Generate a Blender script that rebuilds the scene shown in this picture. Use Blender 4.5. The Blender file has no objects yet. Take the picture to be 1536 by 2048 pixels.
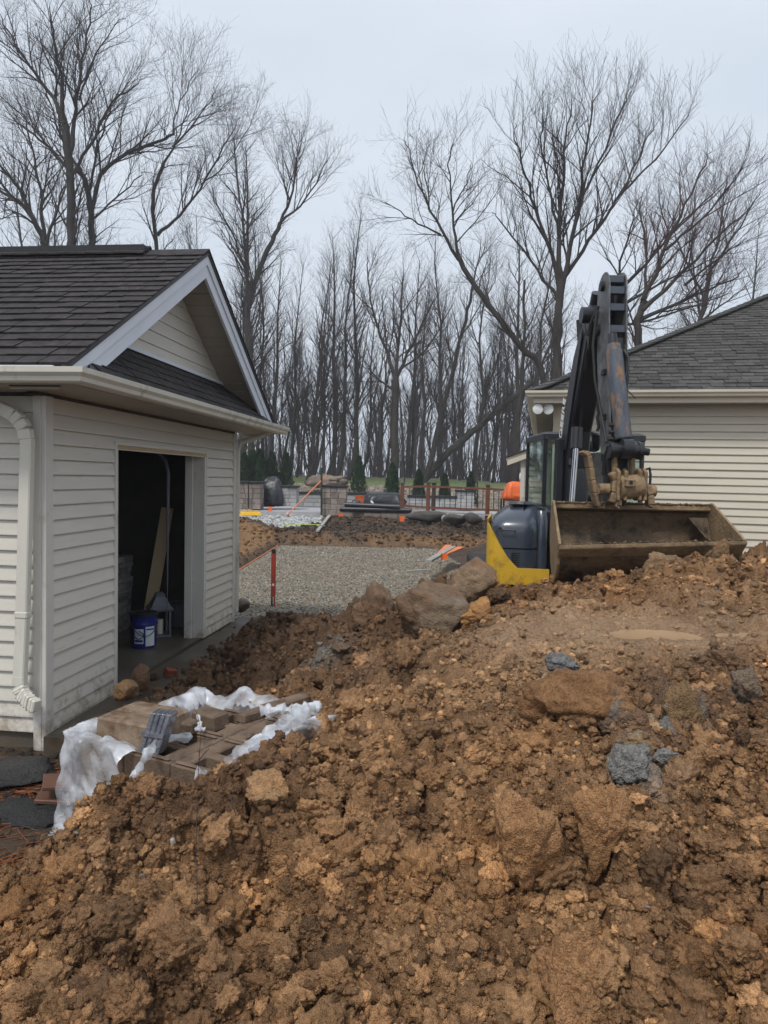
import bpy, bmesh, math, random
import numpy as np
from mathutils import Vector, Matrix

# ---------------------------------------------------------------- camera, sky, sun, exposure
SC = bpy.context.scene
COL = SC.collection
FPX, EYE, PITCH, ROLL = 1420.0, 1.84, 2.7, 1.2
cam_d = bpy.data.cameras.new('camera')
cam_d.sensor_fit = 'VERTICAL'; cam_d.sensor_height = 36.0; cam_d.sensor_width = 27.0
cam_d.lens = FPX / 2048 * 36.0
cam_d.clip_start = 0.05; cam_d.clip_end = 2000
cam = bpy.data.objects.new('camera', cam_d); COL.objects.link(cam)
CAMROT = Matrix.Rotation(math.radians(90 - PITCH), 3, 'X') @ Matrix.Rotation(math.radians(ROLL), 3, 'Z')
cam.matrix_world = Matrix.Translation((0, 0, EYE)) @ CAMROT.to_4x4()
SC.camera = cam

world = bpy.data.worlds.new('World'); SC.world = world; world.use_nodes = True
nt = world.node_tree; nt.nodes.clear()
wo = nt.nodes.new('ShaderNodeOutputWorld'); bg = nt.nodes.new('ShaderNodeBackground')
sky = nt.nodes.new('ShaderNodeTexSky'); sky.sky_type = 'NISHITA'; sky.sun_disc = False
sky.sun_elevation = math.radians(52); sky.sun_rotation = math.radians(200); sky.dust_density = 4.0
tc = nt.nodes.new('ShaderNodeTexCoord')
nz = nt.nodes.new('ShaderNodeTexNoise'); nz.inputs['Scale'].default_value = 2.2; nz.inputs['Detail'].default_value = 5; nz.inputs['Roughness'].default_value = .5
mp = nt.nodes.new('ShaderNodeMapping'); mp.inputs['Scale'].default_value = (1, 1, 3.2)
nt.links.new(tc.outputs['Generated'], mp.inputs['Vector']); nt.links.new(mp.outputs[0], nz.inputs['Vector'])
cr = nt.nodes.new('ShaderNodeValToRGB')                    # the grey cloud deck
cr.color_ramp.elements[0].position = .28; cr.color_ramp.elements[0].color = (.735, .82, .93, 1)
cr.color_ramp.elements[1].position = .74; cr.color_ramp.elements[1].color = (.87, .935, 1.03, 1)
nt.links.new(nz.outputs['Fac'], cr.inputs['Fac'])
sc_ = nt.nodes.new('ShaderNodeMixRGB'); sc_.blend_type = 'MULTIPLY'; sc_.inputs['Fac'].default_value = 1
sc_.inputs['Color2'].default_value = (6.5, 6.5, 6.5, 1); nt.links.new(cr.outputs[0], sc_.inputs['Color1'])
mx = nt.nodes.new('ShaderNodeMixRGB'); mx.inputs['Fac'].default_value = .93
nt.links.new(sky.outputs[0], mx.inputs['Color1']); nt.links.new(sc_.outputs[0], mx.inputs['Color2'])
nt.links.new(mx.outputs[0], bg.inputs['Color']); bg.inputs['Strength'].default_value = 0.1
nt.links.new(bg.outputs[0], wo.inputs['Surface'])

sun_d = bpy.data.lights.new('sun', 'SUN'); sun_d.energy = 1.5; sun_d.angle = math.radians(10); sun_d.color = (1, .97, .93)
sun = bpy.data.objects.new('sun', sun_d); COL.objects.link(sun)
sun.rotation_euler = (math.radians(34), 0, math.radians(-28))
SC.view_settings.view_transform = 'Standard'; SC.view_settings.look = 'None'
SC.view_settings.gamma = 1.0; SC.view_settings.exposure = 0.58; SC.view_settings.use_curve_mapping = False
SC.render.engine = 'CYCLES'
SC.cycles.use_denoising = True
SC.cycles.max_bounces = 6; SC.cycles.diffuse_bounces = 3; SC.cycles.glossy_bounces = 3
SC.cycles.transparent_max_bounces = 12; SC.cycles.transmission_bounces = 4
SC.cycles.use_adaptive_sampling = True; SC.cycles.adaptive_threshold = 0.015

# ---------------------------------------------------------------- helpers
def W(px, py, d):
    """photo pixel (1536 x 2048) and distance north of the camera -> world point"""
    v = CAMROT @ Vector(((px - 768) / FPX, -(py - 1024) / FPX, -1))
    return Vector((0, 0, EYE)) + v * (d / v.y)
def Wz(px, py, z):
    v = CAMROT @ Vector(((px - 768) / FPX, -(py - 1024) / FPX, -1))
    return Vector((0, 0, EYE)) + v * ((z - EYE) / v.z)

MATS = {}
def mat(name, c1, c2=None, scale=4.0, rough=.7, rough2=None, bump=0.0, bscale=60.0, rnd=0.0, metal=0.0, spec=.4,
        dirt=None, splash=None, stretch=None, detail=6.0, alpha=None, transl=0, coat=0):
    """procedural surface: two tones mixed by noise, fine bump, optional dirt (colour, low, high, scale), per-object variation"""
    m = bpy.data.materials.new(name); m.use_nodes = True
    n = m.node_tree.nodes; l = m.node_tree.links
    b = n['Principled BSDF']
    g = n.new('ShaderNodeNewGeometry')
    vec = g.outputs['Position']
    if stretch:
        mpn = n.new('ShaderNodeMapping'); mpn.inputs['Scale'].default_value = stretch
        l.new(vec, mpn.inputs['Vector']); vec = mpn.outputs[0]
    t = n.new('ShaderNodeTexNoise'); t.inputs['Scale'].default_value = scale; t.inputs['Detail'].default_value = detail
    t.inputs['Roughness'].default_value = .6
    l.new(vec, t.inputs['Vector'])
    rp = n.new('ShaderNodeMapRange'); rp.inputs['From Min'].default_value = .3; rp.inputs['From Max'].default_value = .7
    l.new(t.outputs['Fac'], rp.inputs['Value'])
    mixn = n.new('ShaderNodeMixRGB'); mixn.inputs['Color1'].default_value = (*c1, 1); mixn.inputs['Color2'].default_value = (*(c2 or c1), 1)
    l.new(rp.outputs[0], mixn.inputs['Fac'])
    colour = mixn.outputs[0]
    if rnd:
        oi = n.new('ShaderNodeObjectInfo'); hs = n.new('ShaderNodeHueSaturation')
        r2 = n.new('ShaderNodeMapRange'); r2.inputs['To Min'].default_value = 1 - rnd; r2.inputs['To Max'].default_value = 1 + rnd
        l.new(oi.outputs['Random'], r2.inputs['Value']); l.new(r2.outputs[0], hs.inputs['Value']); l.new(colour, hs.inputs['Color'])
        colour = hs.outputs[0]
    rv = None
    if dirt:
        dc, lo, hi, ds = dirt[:3], *dirt[3:6]
        t2 = n.new('ShaderNodeTexNoise'); t2.inputs['Scale'].default_value = ds; t2.inputs['Detail'].default_value = 8; t2.inputs['Roughness'].default_value = .65
        l.new(vec, t2.inputs['Vector'])
        r3 = n.new('ShaderNodeMapRange'); r3.inputs['From Min'].default_value = lo; r3.inputs['From Max'].default_value = hi
        l.new(t2.outputs['Fac'], r3.inputs['Value'])
        m2 = n.new('ShaderNodeMixRGB'); m2.inputs['Color2'].default_value = (*dc, 1)
        l.new(r3.outputs[0], m2.inputs['Fac']); l.new(colour, m2.inputs['Color1']); colour = m2.outputs[0]
    if splash:                                   # mud splashed up from the ground: (colour, height)
        sx = n.new('ShaderNodeSeparateXYZ'); l.new(g.outputs['Position'], sx.inputs[0])
        t6 = n.new('ShaderNodeTexNoise'); t6.inputs['Scale'].default_value = 9; t6.inputs['Detail'].default_value = 9; t6.inputs['Roughness'].default_value = .75
        l.new(g.outputs['Position'], t6.inputs['Vector'])
        hz_ = n.new('ShaderNodeMapRange'); hz_.inputs['From Min'].default_value = splash[4]; hz_.inputs['From Max'].default_value = splash[3]; hz_.inputs['To Min'].default_value = -.25; hz_.inputs['To Max'].default_value = .22
        l.new(sx.outputs['Z'], hz_.inputs['Value'])
        ad = n.new('ShaderNodeMath'); ad.operation = 'ADD'; l.new(t6.outputs['Fac'], ad.inputs[0]); l.new(hz_.outputs[0], ad.inputs[1])
        r7 = n.new('ShaderNodeMapRange'); r7.inputs['From Min'].default_value = .56; r7.inputs['From Max'].default_value = .78; r7.inputs['To Max'].default_value = .75; l.new(ad.outputs[0], r7.inputs['Value'])
        m7 = n.new('ShaderNodeMixRGB'); m7.inputs['Color2'].default_value = (*splash[:3], 1); l.new(r7.outputs[0], m7.inputs['Fac']); l.new(colour, m7.inputs['Color1']); colour = m7.outputs[0]
    l.new(colour, b.inputs['Base Color'])
    b.inputs['Roughness'].default_value = rough; b.inputs['Metallic'].default_value = metal
    b.inputs['Specular IOR Level'].default_value = spec
    if coat: b.inputs['Coat Weight'].default_value = coat; b.inputs['Coat Roughness'].default_value = .15
    if rough2 is not None:
        r4 = n.new('ShaderNodeMapRange'); r4.inputs['To Min'].default_value = rough; r4.inputs['To Max'].default_value = rough2
        l.new(rp.outputs[0], r4.inputs['Value']); l.new(r4.outputs[0], b.inputs['Roughness'])
    if bump:
        t5 = n.new('ShaderNodeTexNoise'); t5.inputs['Scale'].default_value = bscale; t5.inputs['Detail'].default_value = 5
        l.new(vec, t5.inputs['Vector'])
        bp = n.new('ShaderNodeBump'); bp.inputs['Strength'].default_value = 1.0; bp.inputs['Distance'].default_value = bump
        l.new(t5.outputs['Fac'], bp.inputs['Height']); l.new(bp.outputs[0], b.inputs['Normal'])
    if alpha is not None: b.inputs['Alpha'].default_value = alpha
    MATS[name] = m
    return m

def thing(name, label, cat, loc=(0, 0, 0), rotz=0.0, group=None):
    o = bpy.data.objects.new(name, None); COL.objects.link(o)
    o.location = loc; o.rotation_euler = (0, 0, rotz); o.empty_display_size = .1
    o['label'] = label; o['category'] = cat
    if group: o['group'] = group
    return o
def tag(o, label, cat, group=None):
    o['label'] = label; o['category'] = cat
    if group: o['group'] = group
    return o
def kind(o, k, label=None):
    o['kind'] = k
    if label: o['label'] = label
    return o

def link(name, me, parent=None, loc=None, rot=None, scl=None):
    o = bpy.data.objects.new(name, me); COL.objects.link(o)
    if parent is not None: o.parent = parent
    if loc is not None: o.location = loc
    if rot is not None: o.rotation_euler = rot
    if scl is not None: o.scale = scl
    return o

def np_mesh(name, V, F, material, smooth=False, colors=None):
    """V (n,3), F (m,k) arrays -> mesh data, fast"""
    V = np.asarray(V, np.float32); F = np.asarray(F, np.int32)
    me = bpy.data.meshes.new(name)
    me.vertices.add(len(V)); me.vertices.foreach_set('co', V.ravel())
    k = F.shape[1]
    me.loops.add(F.size); me.loops.foreach_set('vertex_index', F.ravel())
    me.polygons.add(len(F)); me.polygons.foreach_set('loop_start', np.arange(0, F.size, k, dtype=np.int32))
    try: me.polygons.foreach_set('loop_total', np.full(len(F), k, np.int32))
    except Exception: pass
    if smooth: me.polygons.foreach_set('use_smooth', np.ones(len(F), bool))
    me.update(calc_edges=True)
    if colors is not None:
        a = me.color_attributes.new('Col', 'FLOAT_COLOR', 'POINT')
        c = np.ones((len(V), 4), np.float32); c[:, :np.shape(colors)[1]] = colors
        a.data.foreach_set('color', c.ravel())
    if material: me.materials.append(material)
    return me

class MB:
    """collects boxes, prisms, tubes and lathes; build() makes ONE mesh object"""
    def __init__(s): s.V = []; s.F = []
    def add(s, V, F):
        o = len(s.V); s.V += [tuple(v) for v in V]; s.F += [tuple(i + o for i in f) for f in F]; return s
    def box(s, lo, hi, M=None):
        (a, b, c), (d, e, f) = lo, hi
        V = [(a, b, c), (d, b, c), (d, e, c), (a, e, c), (a, b, f), (d, b, f), (d, e, f), (a, e, f)]
        if M is not None: V = [M @ Vector(v) for v in V]
        return s.add(V, [(0, 3, 2, 1), (4, 5, 6, 7), (0, 1, 5, 4), (1, 2, 6, 5), (2, 3, 7, 6), (3, 0, 4, 7)])
    def hexa(s, B, T):
        """bottom quad B and top quad T, both counter-clockwise seen from above"""
        return s.add(list(B) + list(T), [(0, 3, 2, 1), (4, 5, 6, 7), (0, 1, 5, 4), (1, 2, 6, 5), (2, 3, 7, 6), (3, 0, 4, 7)])
    def prism(s, prof, f, t0, t1):
        """prof: 2-D outline; f(u, v, t) -> point; extruded between t0 and t1"""
        n = len(prof)
        V = [f(u, v, t0) for u, v in prof] + [f(u, v, t1) for u, v in prof]
        F = [tuple(range(n))[::-1], tuple(range(n, 2 * n))] + [(i, (i + 1) % n, n + (i + 1) % n, n + i) for i in range(n)]
        return s.add(V, F)
    def bar(s, p, q, w, h=None, up=(0, 0, 1)):
        """rectangular bar from p to q"""
        h = h or w; p = Vector(p); q = Vector(q); d = (q - p).normalized(); upv = Vector(up)
        x = d.cross(upv)
        if x.length < 1e-3: x = d.cross(Vector((0, 1, 0)))
        x.normalize(); y = x.cross(d)
        c = lambda P: [P + x * (a * w / 2) + y * (b * h / 2) for a, b in ((-1, -1), (1, -1), (1, 1), (-1, 1))]
        return s.add(c(p) + c(q), [(0, 1, 2, 3), (7, 6, 5, 4), (0, 4, 5, 1), (1, 5, 6, 2), (2, 6, 7, 3), (3, 7, 4, 0)])
    def tube(s, pts, r, n=10, caps=True):
        pts = [Vector(p) for p in pts]; m = len(pts)
        rs = r if isinstance(r, (list, tuple)) else [r] * m
        ref = Vector((0, 0, 1)); o = len(s.V); V = []
        d0 = (pts[-1] - pts[0]).normalized()
        if abs(d0.z) > .8: ref = Vector((1, .13, 0))
        for i, p in enumerate(pts):
            d = (pts[min(i + 1, m - 1)] - pts[max(i - 1, 0)]).normalized()
            x = d.cross(ref).normalized(); y = x.cross(d)
            for k in range(n):
                a = 2 * math.pi * k / n
                V.append(p + (x * math.cos(a) + y * math.sin(a)) * rs[i])
        F = [(i * n + k, i * n + (k + 1) % n, (i + 1) * n + (k + 1) % n, (i + 1) * n + k) for i in range(m - 1) for k in range(n)]
        if caps: F += [tuple(range(n))[::-1], tuple((m - 1) * n + k for k in range(n))]
        return s.add(V, F)
    def lathe(s, prof, c=(0, 0, 0), n=20, M=None):
        """prof: (r, z) pairs turned round z through c"""
        V = []
        for r, z in prof:
            for k in range(n):
                a = 2 * math.pi * k / n; v = Vector((c[0] + r * math.cos(a), c[1] + r * math.sin(a), c[2] + z))
                V.append(M @ v if M is not None else v)
        m = len(prof)
        F = [(i * n + k, i * n + (k + 1) % n, (i + 1) * n + (k + 1) % n, (i + 1) * n + k) for i in range(m - 1) for k in range(n)]
        F += [tuple(range(n))[::-1], tuple((m - 1) * n + k for k in range(n))]
        return s.add(V, F)
    def mesh(s, name, material, bev=0.0, smooth=False, seg=1):
        me = bpy.data.meshes.new(name); me.from_pydata([tuple(v) for v in s.V], [], s.F)
        bm = bmesh.new(); bm.from_mesh(me)
        bmesh.ops.recalc_face_normals(bm, faces=bm.faces)
        if bev:
            ed = [e for e in bm.edges if len(e.link_faces) == 2 and e.calc_face_angle(0) > .5]
            bmesh.ops.bevel(bm, geom=ed, offset=bev, segments=seg, profile=.5, affect='EDGES', clamp_overlap=True)
        bm.to_mesh(me); bm.free()
        if smooth:
            me.polygons.foreach_set('use_smooth', np.ones(len(me.polygons), bool))
            try: me.set_sharp_from_angle(angle=math.radians(38))
            except Exception: pass
        if material: me.materials.append(material)
        return me
    def build(s, name, material, parent=None, bev=0.0, smooth=False, seg=1):
        return link(name, s.mesh(name, material, bev, smooth, seg), parent)

# ---- numpy noise
def _hash(*a, seed=0):
    h = np.full(np.broadcast(*a).shape, (seed * 2654435761) & 0xffffffff, np.uint64)
    for i, v in enumerate(a):
        h = (h ^ (v.astype(np.int64).astype(np.uint64) & np.uint64(0xffffffff))) * np.uint64(0x9E3779B1) & np.uint64(0xffffffff)
        h ^= h >> np.uint64(15)
        h = h * np.uint64(0x85EBCA77) & np.uint64(0xffffffff)
        h ^= h >> np.uint64(13)
    return h.astype(np.float64) / 4294967295.0
def vnoise(x, y, z, seed=0):
    """smooth value noise, -1..1"""
    xi, yi, zi = np.floor(x), np.floor(y), np.floor(z)
    fx, fy, fz = x - xi, y - yi, z - zi
    fx, fy, fz = [t * t * t * (t * (t * 6 - 15) + 10) for t in (fx, fy, fz)]
    r = 0
    for a in (0, 1):
        for b in (0, 1):
            for c in (0, 1):
                w = (fx if a else 1 - fx) * (fy if b else 1 - fy) * (fz if c else 1 - fz)
                r = r + w * _hash(xi + a, yi + b, zi + c, seed=seed)
    return r * 2 - 1
def fbm(x, y, z, oct=4, seed=0, gain=.5):
    r = 0; a = 1; n = 0
    for i in range(oct):
        r = r + a * vnoise(x * 2 ** i + 17.3 * i, y * 2 ** i - 9.1 * i, z * 2 ** i + 3.7 * i, seed + i); n += a; a *= gain
    return r / n
def domes(x, y, cell, seed=0, rmin=.35, rmax=.72, keep=.85):
    """rounded lumps of uneven size: the highest dome over each point, 0..1 x radius"""
    X = x / cell; Y = y / cell; xi = np.floor(X); yi = np.floor(Y); h = np.zeros_like(X)
    for a in (-1, 0, 1):
        for b in (-1, 0, 1):
            cx, cy = xi + a, yi + b
            ox = cx + _hash(cx, cy, seed=seed); oy = cy + _hash(cx, cy, seed=seed + 1)
            r = rmin + (rmax - rmin) * _hash(cx, cy, seed=seed + 2)
            on = _hash(cx, cy, seed=seed + 3) < keep
            d2 = ((X - ox) ** 2 + (Y - oy) ** 2) / (r * r)
            h = np.maximum(h, np.where(on, r * np.sqrt(np.maximum(0, 1 - d2)), 0))
    return h * cell

def ico(sub):
    bm = bmesh.new(); bmesh.ops.create_icosphere(bm, subdivisions=sub, radius=1)
    V = np.array([v.co[:] for v in bm.verts]); F = np.array([[v.index for v in f.verts] for f in bm.faces]); bm.free()
    return V, F
ICO = {k: ico(k) for k in (1, 2, 3, 4, 5)}
def rock_shape(sub, seed, cuts=9, rough=.18, flat=.55, freq=1.6, top=1.0):
    """irregular lump: sphere cut by random planes, then roughened"""
    rg = np.random.RandomState(seed); V, F = ICO[sub]; V = V.copy()
    N = rg.normal(size=(cuts, 3)); N /= np.linalg.norm(N, axis=1)[:, None]
    D = flat + (top - flat) * rg.rand(cuts)
    dot = V @ N.T
    s = np.where(dot > 1e-3, D[None] / np.maximum(dot, 1e-3), 9).min(axis=1)
    s = np.minimum(1, s)
    n = fbm(V[:, 0] * freq + seed, V[:, 1] * freq, V[:, 2] * freq, 6 if sub > 2 else 3, seed, .58)
    return V * (s * (1 + rough * n))[:, None], F
# ---------------------------------------------------------------- materials
def vcol_mat(name, rough=.8, rough2=.8, bump=.01, bscale=40, vary=.35, vscale=25, spec=.35, bump2=0, bscale2=200, obj_rnd=0, rscale=3.0):
    """earth-like surface: colour attribute modulated by fine noise, with bump and uneven wetness"""
    m = bpy.data.materials.new(name); m.use_nodes = True
    n = m.node_tree.nodes; l = m.node_tree.links; b = n['Principled BSDF']
    a = n.new('ShaderNodeVertexColor'); a.layer_name = 'Col'
    g = n.new('ShaderNodeNewGeometry')
    t = n.new('ShaderNodeTexNoise'); t.inputs['Scale'].default_value = vscale; t.inputs['Detail'].default_value = 8; t.inputs['Roughness'].default_value = .65
    l.new(g.outputs['Position'], t.inputs['Vector'])
    r = n.new('ShaderNodeMapRange'); r.inputs['From Min'].default_value = .25; r.inputs['From Max'].default_value = .75
    r.inputs['To Min'].default_value = 1 - vary; r.inputs['To Max'].default_value = 1 + vary
    l.new(t.outputs['Fac'], r.inputs['Value'])
    hs = n.new('ShaderNodeHueSaturation'); l.new(a.outputs['Color'], hs.inputs['Color']); l.new(r.outputs[0], hs.inputs['Value'])
    l.new(hs.outputs[0], b.inputs['Base Color'])
    t3 = n.new('ShaderNodeTexNoise'); t3.inputs['Scale'].default_value = rscale; t3.inputs['Detail'].default_value = 4
    l.new(g.outputs['Position'], t3.inputs['Vector'])
    r3 = n.new('ShaderNodeMapRange'); r3.inputs['From Min'].default_value = .4; r3.inputs['From Max'].default_value = .62
    r3.inputs['To Min'].default_value = rough; r3.inputs['To Max'].default_value = rough2
    l.new(t3.outputs['Fac'], r3.inputs['Value'])
    wet = n.new('ShaderNodeMath'); wet.operation = 'MULTIPLY'; l.new(r3.outputs[0], wet.inputs[0]); l.new(a.outputs['Alpha'], wet.inputs[1]); l.new(wet.outputs[0], b.inputs['Roughness'])
    b.inputs['Specular IOR Level'].default_value = spec
    t2 = n.new('ShaderNodeTexNoise'); t2.inputs['Scale'].default_value = bscale; t2.inputs['Detail'].default_value = 7; t2.inputs['Roughness'].default_value = .7
    l.new(g.outputs['Position'], t2.inputs['Vector'])
    bp = n.new('ShaderNodeBump'); bp.inputs['Strength'].default_value = 1; bp.inputs['Distance'].default_value = bump
    l.new(t2.outputs['Fac'], bp.inputs['Height'])
    if bump2:
        v = n.new('ShaderNodeTexVoronoi'); v.inputs['Scale'].default_value = bscale2; l.new(g.outputs['Position'], v.inputs['Vector'])
        b2 = n.new('ShaderNodeBump'); b2.inputs['Strength'].default_value = 1; b2.inputs['Distance'].default_value = bump2; b2.invert = True
        l.new(v.outputs['Distance'], b2.inputs['Height']); l.new(bp.outputs[0], b2.inputs['Normal']); bp = b2
    l.new(bp.outputs[0], b.inputs['Normal'])
    MATS[name] = m; return m

M_DIRT = vcol_mat('dug clay soil', rough=.5, rough2=.9, bump=.022, bscale=60, vary=.45, vscale=45, spec=.35, bump2=.007, bscale2=130)
M_GROUND = vcol_mat('trodden soil', rough=.45, rough2=.9, bump=.03, bscale=12, vary=.3, vscale=9, spec=.3)
M_STONE = vcol_mat('loose stone', rough=.6, rough2=.85, bump=.002, bscale=90, vary=.2, vscale=20)
M_BOULDER = vcol_mat('muddy boulder', rough=.4, rough2=.85, bump=.02, bscale=22, vary=.35, vscale=12, spec=.35, bump2=.004, bscale2=70)
M_SIDING = mat('beige vinyl siding', (.585, .555, .49), (.645, .61, .54), splash=(.20, .13, .07, -.1, .75), scale=2.0, rough=.42, bump=.0012, bscale=30, stretch=(1, 1, 12), dirt=(.25, .2, .13, .62, .85, 2.3))
M_SIDING2 = mat('cream vinyl siding', (.565, .515, .41), (.625, .575, .465), scale=1.5, rough=.45, bump=.001, bscale=30, stretch=(1, 1, 12), dirt=(.33, .26, .16, .66, .92, 1.5))
M_TRIM = mat('almond trim', (.58, .56, .51), (.64, .62, .565), splash=(.20, .13, .07, -.1, .6), scale=3, rough=.4, dirt=(.25, .2, .12, .6, .85, 3))
M_WHITE = mat('white aluminium trim', (.62, .65, .71), (.68, .71, .77), scale=3, rough=.35, dirt=(.35, .35, .36, .66, .95, 4))
M_GUTTER = mat('stained almond gutter', (.58, .555, .48), (.66, .635, .555), scale=3, rough=.35, dirt=(.09, .08, .06, .56, .8, 5), stretch=(1, 1, .35))
M_GUTTER2 = mat('cream gutter', (.62, .56, .45), (.68, .62, .5), scale=3, rough=.35, dirt=(.22, .18, .12, .66, .9, 4))
M_SOFFIT = mat('tan soffit', (.34, .30, .24), (.38, .34, .27), scale=3, rough=.5)
M_SHINGLE = mat('charcoal asphalt shingle', (.014, .0105, .0105), (.030, .023, .022), scale=14, rough=.85, rough2=.65, bump=.003, bscale=400, rnd=.35, spec=.45)
M_SHINGLE2 = mat('weathered brown grey shingle', (.050, .047, .044), (.086, .081, .076), scale=10, rough=.9, bump=.003, bscale=300, rnd=.3, spec=.25)
M_DRIP = mat('dark drip edge', (.03, .03, .032), (.045, .045, .048), rough=.45)
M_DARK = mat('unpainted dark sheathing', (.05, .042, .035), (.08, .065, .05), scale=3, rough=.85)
M_CONC = mat('wet stained concrete', (.06, .05, .04), (.13, .115, .09), scale=1.6, rough=.25, rough2=.6, bump=.004, bscale=50, dirt=(.09, .055, .03, .45, .7, 1.3))
M_WOOD = mat('bare pine board', (.42, .31, .17), (.50, .38, .22), scale=3, rough=.65, stretch=(1, 1, .15))
M_BLACKPAINT = mat('black machine paint', (.012, .013, .016), (.02, .021, .025), scale=5, rough=.32, spec=.5, dirt=(.12, .085, .05, .64, .85, 6))
M_BLUEBLACK = mat('sky tinted black hood', (.030, .040, .058), (.042, .054, .075), scale=4, rough=.3, spec=.6, coat=.5, dirt=(.10, .09, .08, .62, .95, 18))  # black paint, base colour lifted bluish to stand for reflected sky
M_YELLOW = mat('machine yellow paint', (.62, .37, .025), (.68, .42, .035), splash=(.16, .10, .05, .62, 1.15), scale=5, rough=.35, spec=.5, dirt=(.14, .095, .045, .52, .78, 7))
M_WORN = mat('worn grey steel plate', (.05, .052, .056), (.24, .245, .25), scale=4, rough=.45, metal=.3, dirt=(.05, .036, .026, .48, .72, 9))
M_CYL = mat('blue grey cylinder paint', (.055, .068, .09), (.11, .125, .15), scale=6, rough=.38, metal=.1, dirt=(.26, .15, .07, .50, .62, 14), stretch=(1, 1, .35))
M_CHROME = mat('chrome rod', (.5, .5, .52), (.6, .6, .62), rough=.15, metal=1.0)
M_MUDSTEEL = mat('mud caked steel', (.19, .13, .07), (.31, .21, .115), scale=9, rough=.6, rough2=.85, bump=.012, bscale=30, dirt=(.05, .038, .028, .5, .75, 6))
M_BUCKET_IN = mat('muddy shaded bucket plate', (.085, .052, .027), (.20, .13, .066), scale=5, rough=.4, rough2=.8, bump=.02, bscale=18, dirt=(.03, .02, .013, .42, .62, 5))  # mud patches, darkened further to paint in the shade inside the bucket
M_RUBBER = mat('black rubber', (.012, .012, .012), (.025, .025, .024), rough=.6)
M_GLASS = mat('dark cab glass', (.012, .02, .02), (.016, .026, .026), rough=.04, spec=.9, coat=1.0)
M_LAMP = mat('frosted lamp glass', (.6, .6, .58), (.68, .68, .66), rough=.25)
M_BLOCK = mat('brown concrete block', (.115, .075, .05), (.20, .14, .095), scale=9, rough=.6, rough2=.85, bump=.006, bscale=90, rnd=.15, dirt=(.055, .035, .025, .5, .72, 6))
M_PAVER = mat('tan smooth paver', (.16, .11, .075), (.30, .225, .155), scale=8, rough=.35, rough2=.7, bump=.004, bscale=80, dirt=(.10, .05, .022, .46, .66, 7))
M_WALLBLOCK = mat('grey tan wall block', (.19, .155, .13), (.29, .245, .215), scale=7, rough=.85, bump=.006, bscale=60, rnd=.3)
M_WALLGREY = mat('light grey wall block', (.30, .295, .29), (.38, .375, .37), scale=7, rough=.85, bump=.005, bscale=60, rnd=.22)
M_CAP = mat('black stone coping', (.018, .019, .022), (.03, .031, .035), scale=8, rough=.35)
M_RAIL = mat('reddish brown railing', (.135, .052, .028), (.17, .066, .036), scale=5, rough=.45)
M_BLACK = mat('matt black metal', (.012, .012, .013), (.02, .02, .02), rough=.5)
M_TARP = mat('black vinyl cover', (.016, .018, .022), (.03, .033, .04), scale=5, rough=.35, bump=.02, bscale=7)
M_ORANGE = mat('orange tarpaulin', (.72, .13, .03), (.82, .17, .045), scale=5, rough=.45, bump=.015, bscale=8)
M_ORANGEPAINT = mat('orange painted wood', (.70, .20, .07), (.76, .27, .12), scale=6, rough=.55)
M_RED = mat('red painted metal', (.30, .035, .022), (.36, .05, .03), scale=6, rough=.45, dirt=(.1, .06, .04, .55, .8, 8))
M_TOOLYEL = mat('yellow plastic', (.75, .42, .02), (.8, .48, .03), rough=.4)
M_GREY = mat('grey weathered lumber', (.30, .29, .27), (.38, .37, .34), scale=5, rough=.7, stretch=(1, .2, 1))
M_LIME = mat('lime string', (.45, .62, .10), (.5, .68, .13), rough=.6)
M_BARK = mat('grey brown bark', (.032, .027, .024), (.068, .060, .052), scale=7, rough=.95, bump=.02, bscale=16, stretch=(1, 1, .25), spec=.15)
M_TWIG = mat('twig', (.038, .029, .028), (.062, .047, .045), scale=1, rough=.9, spec=.15)
M_CONIFER = mat('arborvitae leaf', (.012, .032, .012), (.032, .062, .022), scale=6, rough=.7, rnd=.25)
M_BLUECAN = mat('blue painted tin', (.012, .018, .16), (.018, .026, .21), rough=.25, spec=.6)
M_LABEL = mat('white paper label', (.55, .58, .62), (.62, .65, .69), rough=.5)
M_LANTERN = mat('grey lantern metal', (.09, .095, .12), (.13, .135, .16), rough=.45)
M_CANDLE = mat('cream candle wax', (.62, .58, .48), (.66, .62, .52), rough=.5)

# ---------------------------------------------------------------- ground
def smooth(a, b, x): 
    t = np.clip((x - a) / (b - a), 0, 1); return t * t * (3 - 2 * t)
def ground_z(X, Y):
    """lie of the land: digging level in front, cut bank behind the pad, patio, planted slope, lawn and woods"""
    z = np.full_like(X, -.14)
    pad = smooth(-3.3, -3.05, X) * (1 - smooth(2.6, 3.2, X)) * smooth(9.6, 10.0, Y)
    bank = smooth(20.6, 21.3, Y) * .34 + smooth(21.3, 24.2, Y) * .22
    left = (1 - smooth(-4.3, -3.1, X)) * smooth(10, 12, Y) * .42
    right = smooth(2.2, 4.0, X) * smooth(9.5, 12, Y) * .55
    z = z + np.maximum(np.maximum(bank, left * (1 - smooth(20, 24, Y)) + bank), right)
    z = z - .10 * pad * (1 - smooth(20.3, 20.8, Y))
    z = z + smooth(27.5, 37, Y) * 1.05 + smooth(37, 60, Y) * .45
    z = z - smooth(4, 14, X) * smooth(30, 60, Y) * .35
    return z
xs = np.concatenate([-np.geomspace(900, 7, 40), np.arange(-6.9, 8, .085), np.geomspace(8.1, 900, 40)])
ys = np.concatenate([np.linspace(-40, .5, 12), np.arange(.7, 9, .16), np.arange(9, 27, .085), np.geomspace(27.1, 62, 90), np.geomspace(63, 1500, 30)])
GX, GY = np.meshgrid(xs, ys)
GZ = ground_z(GX, GY)
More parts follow.
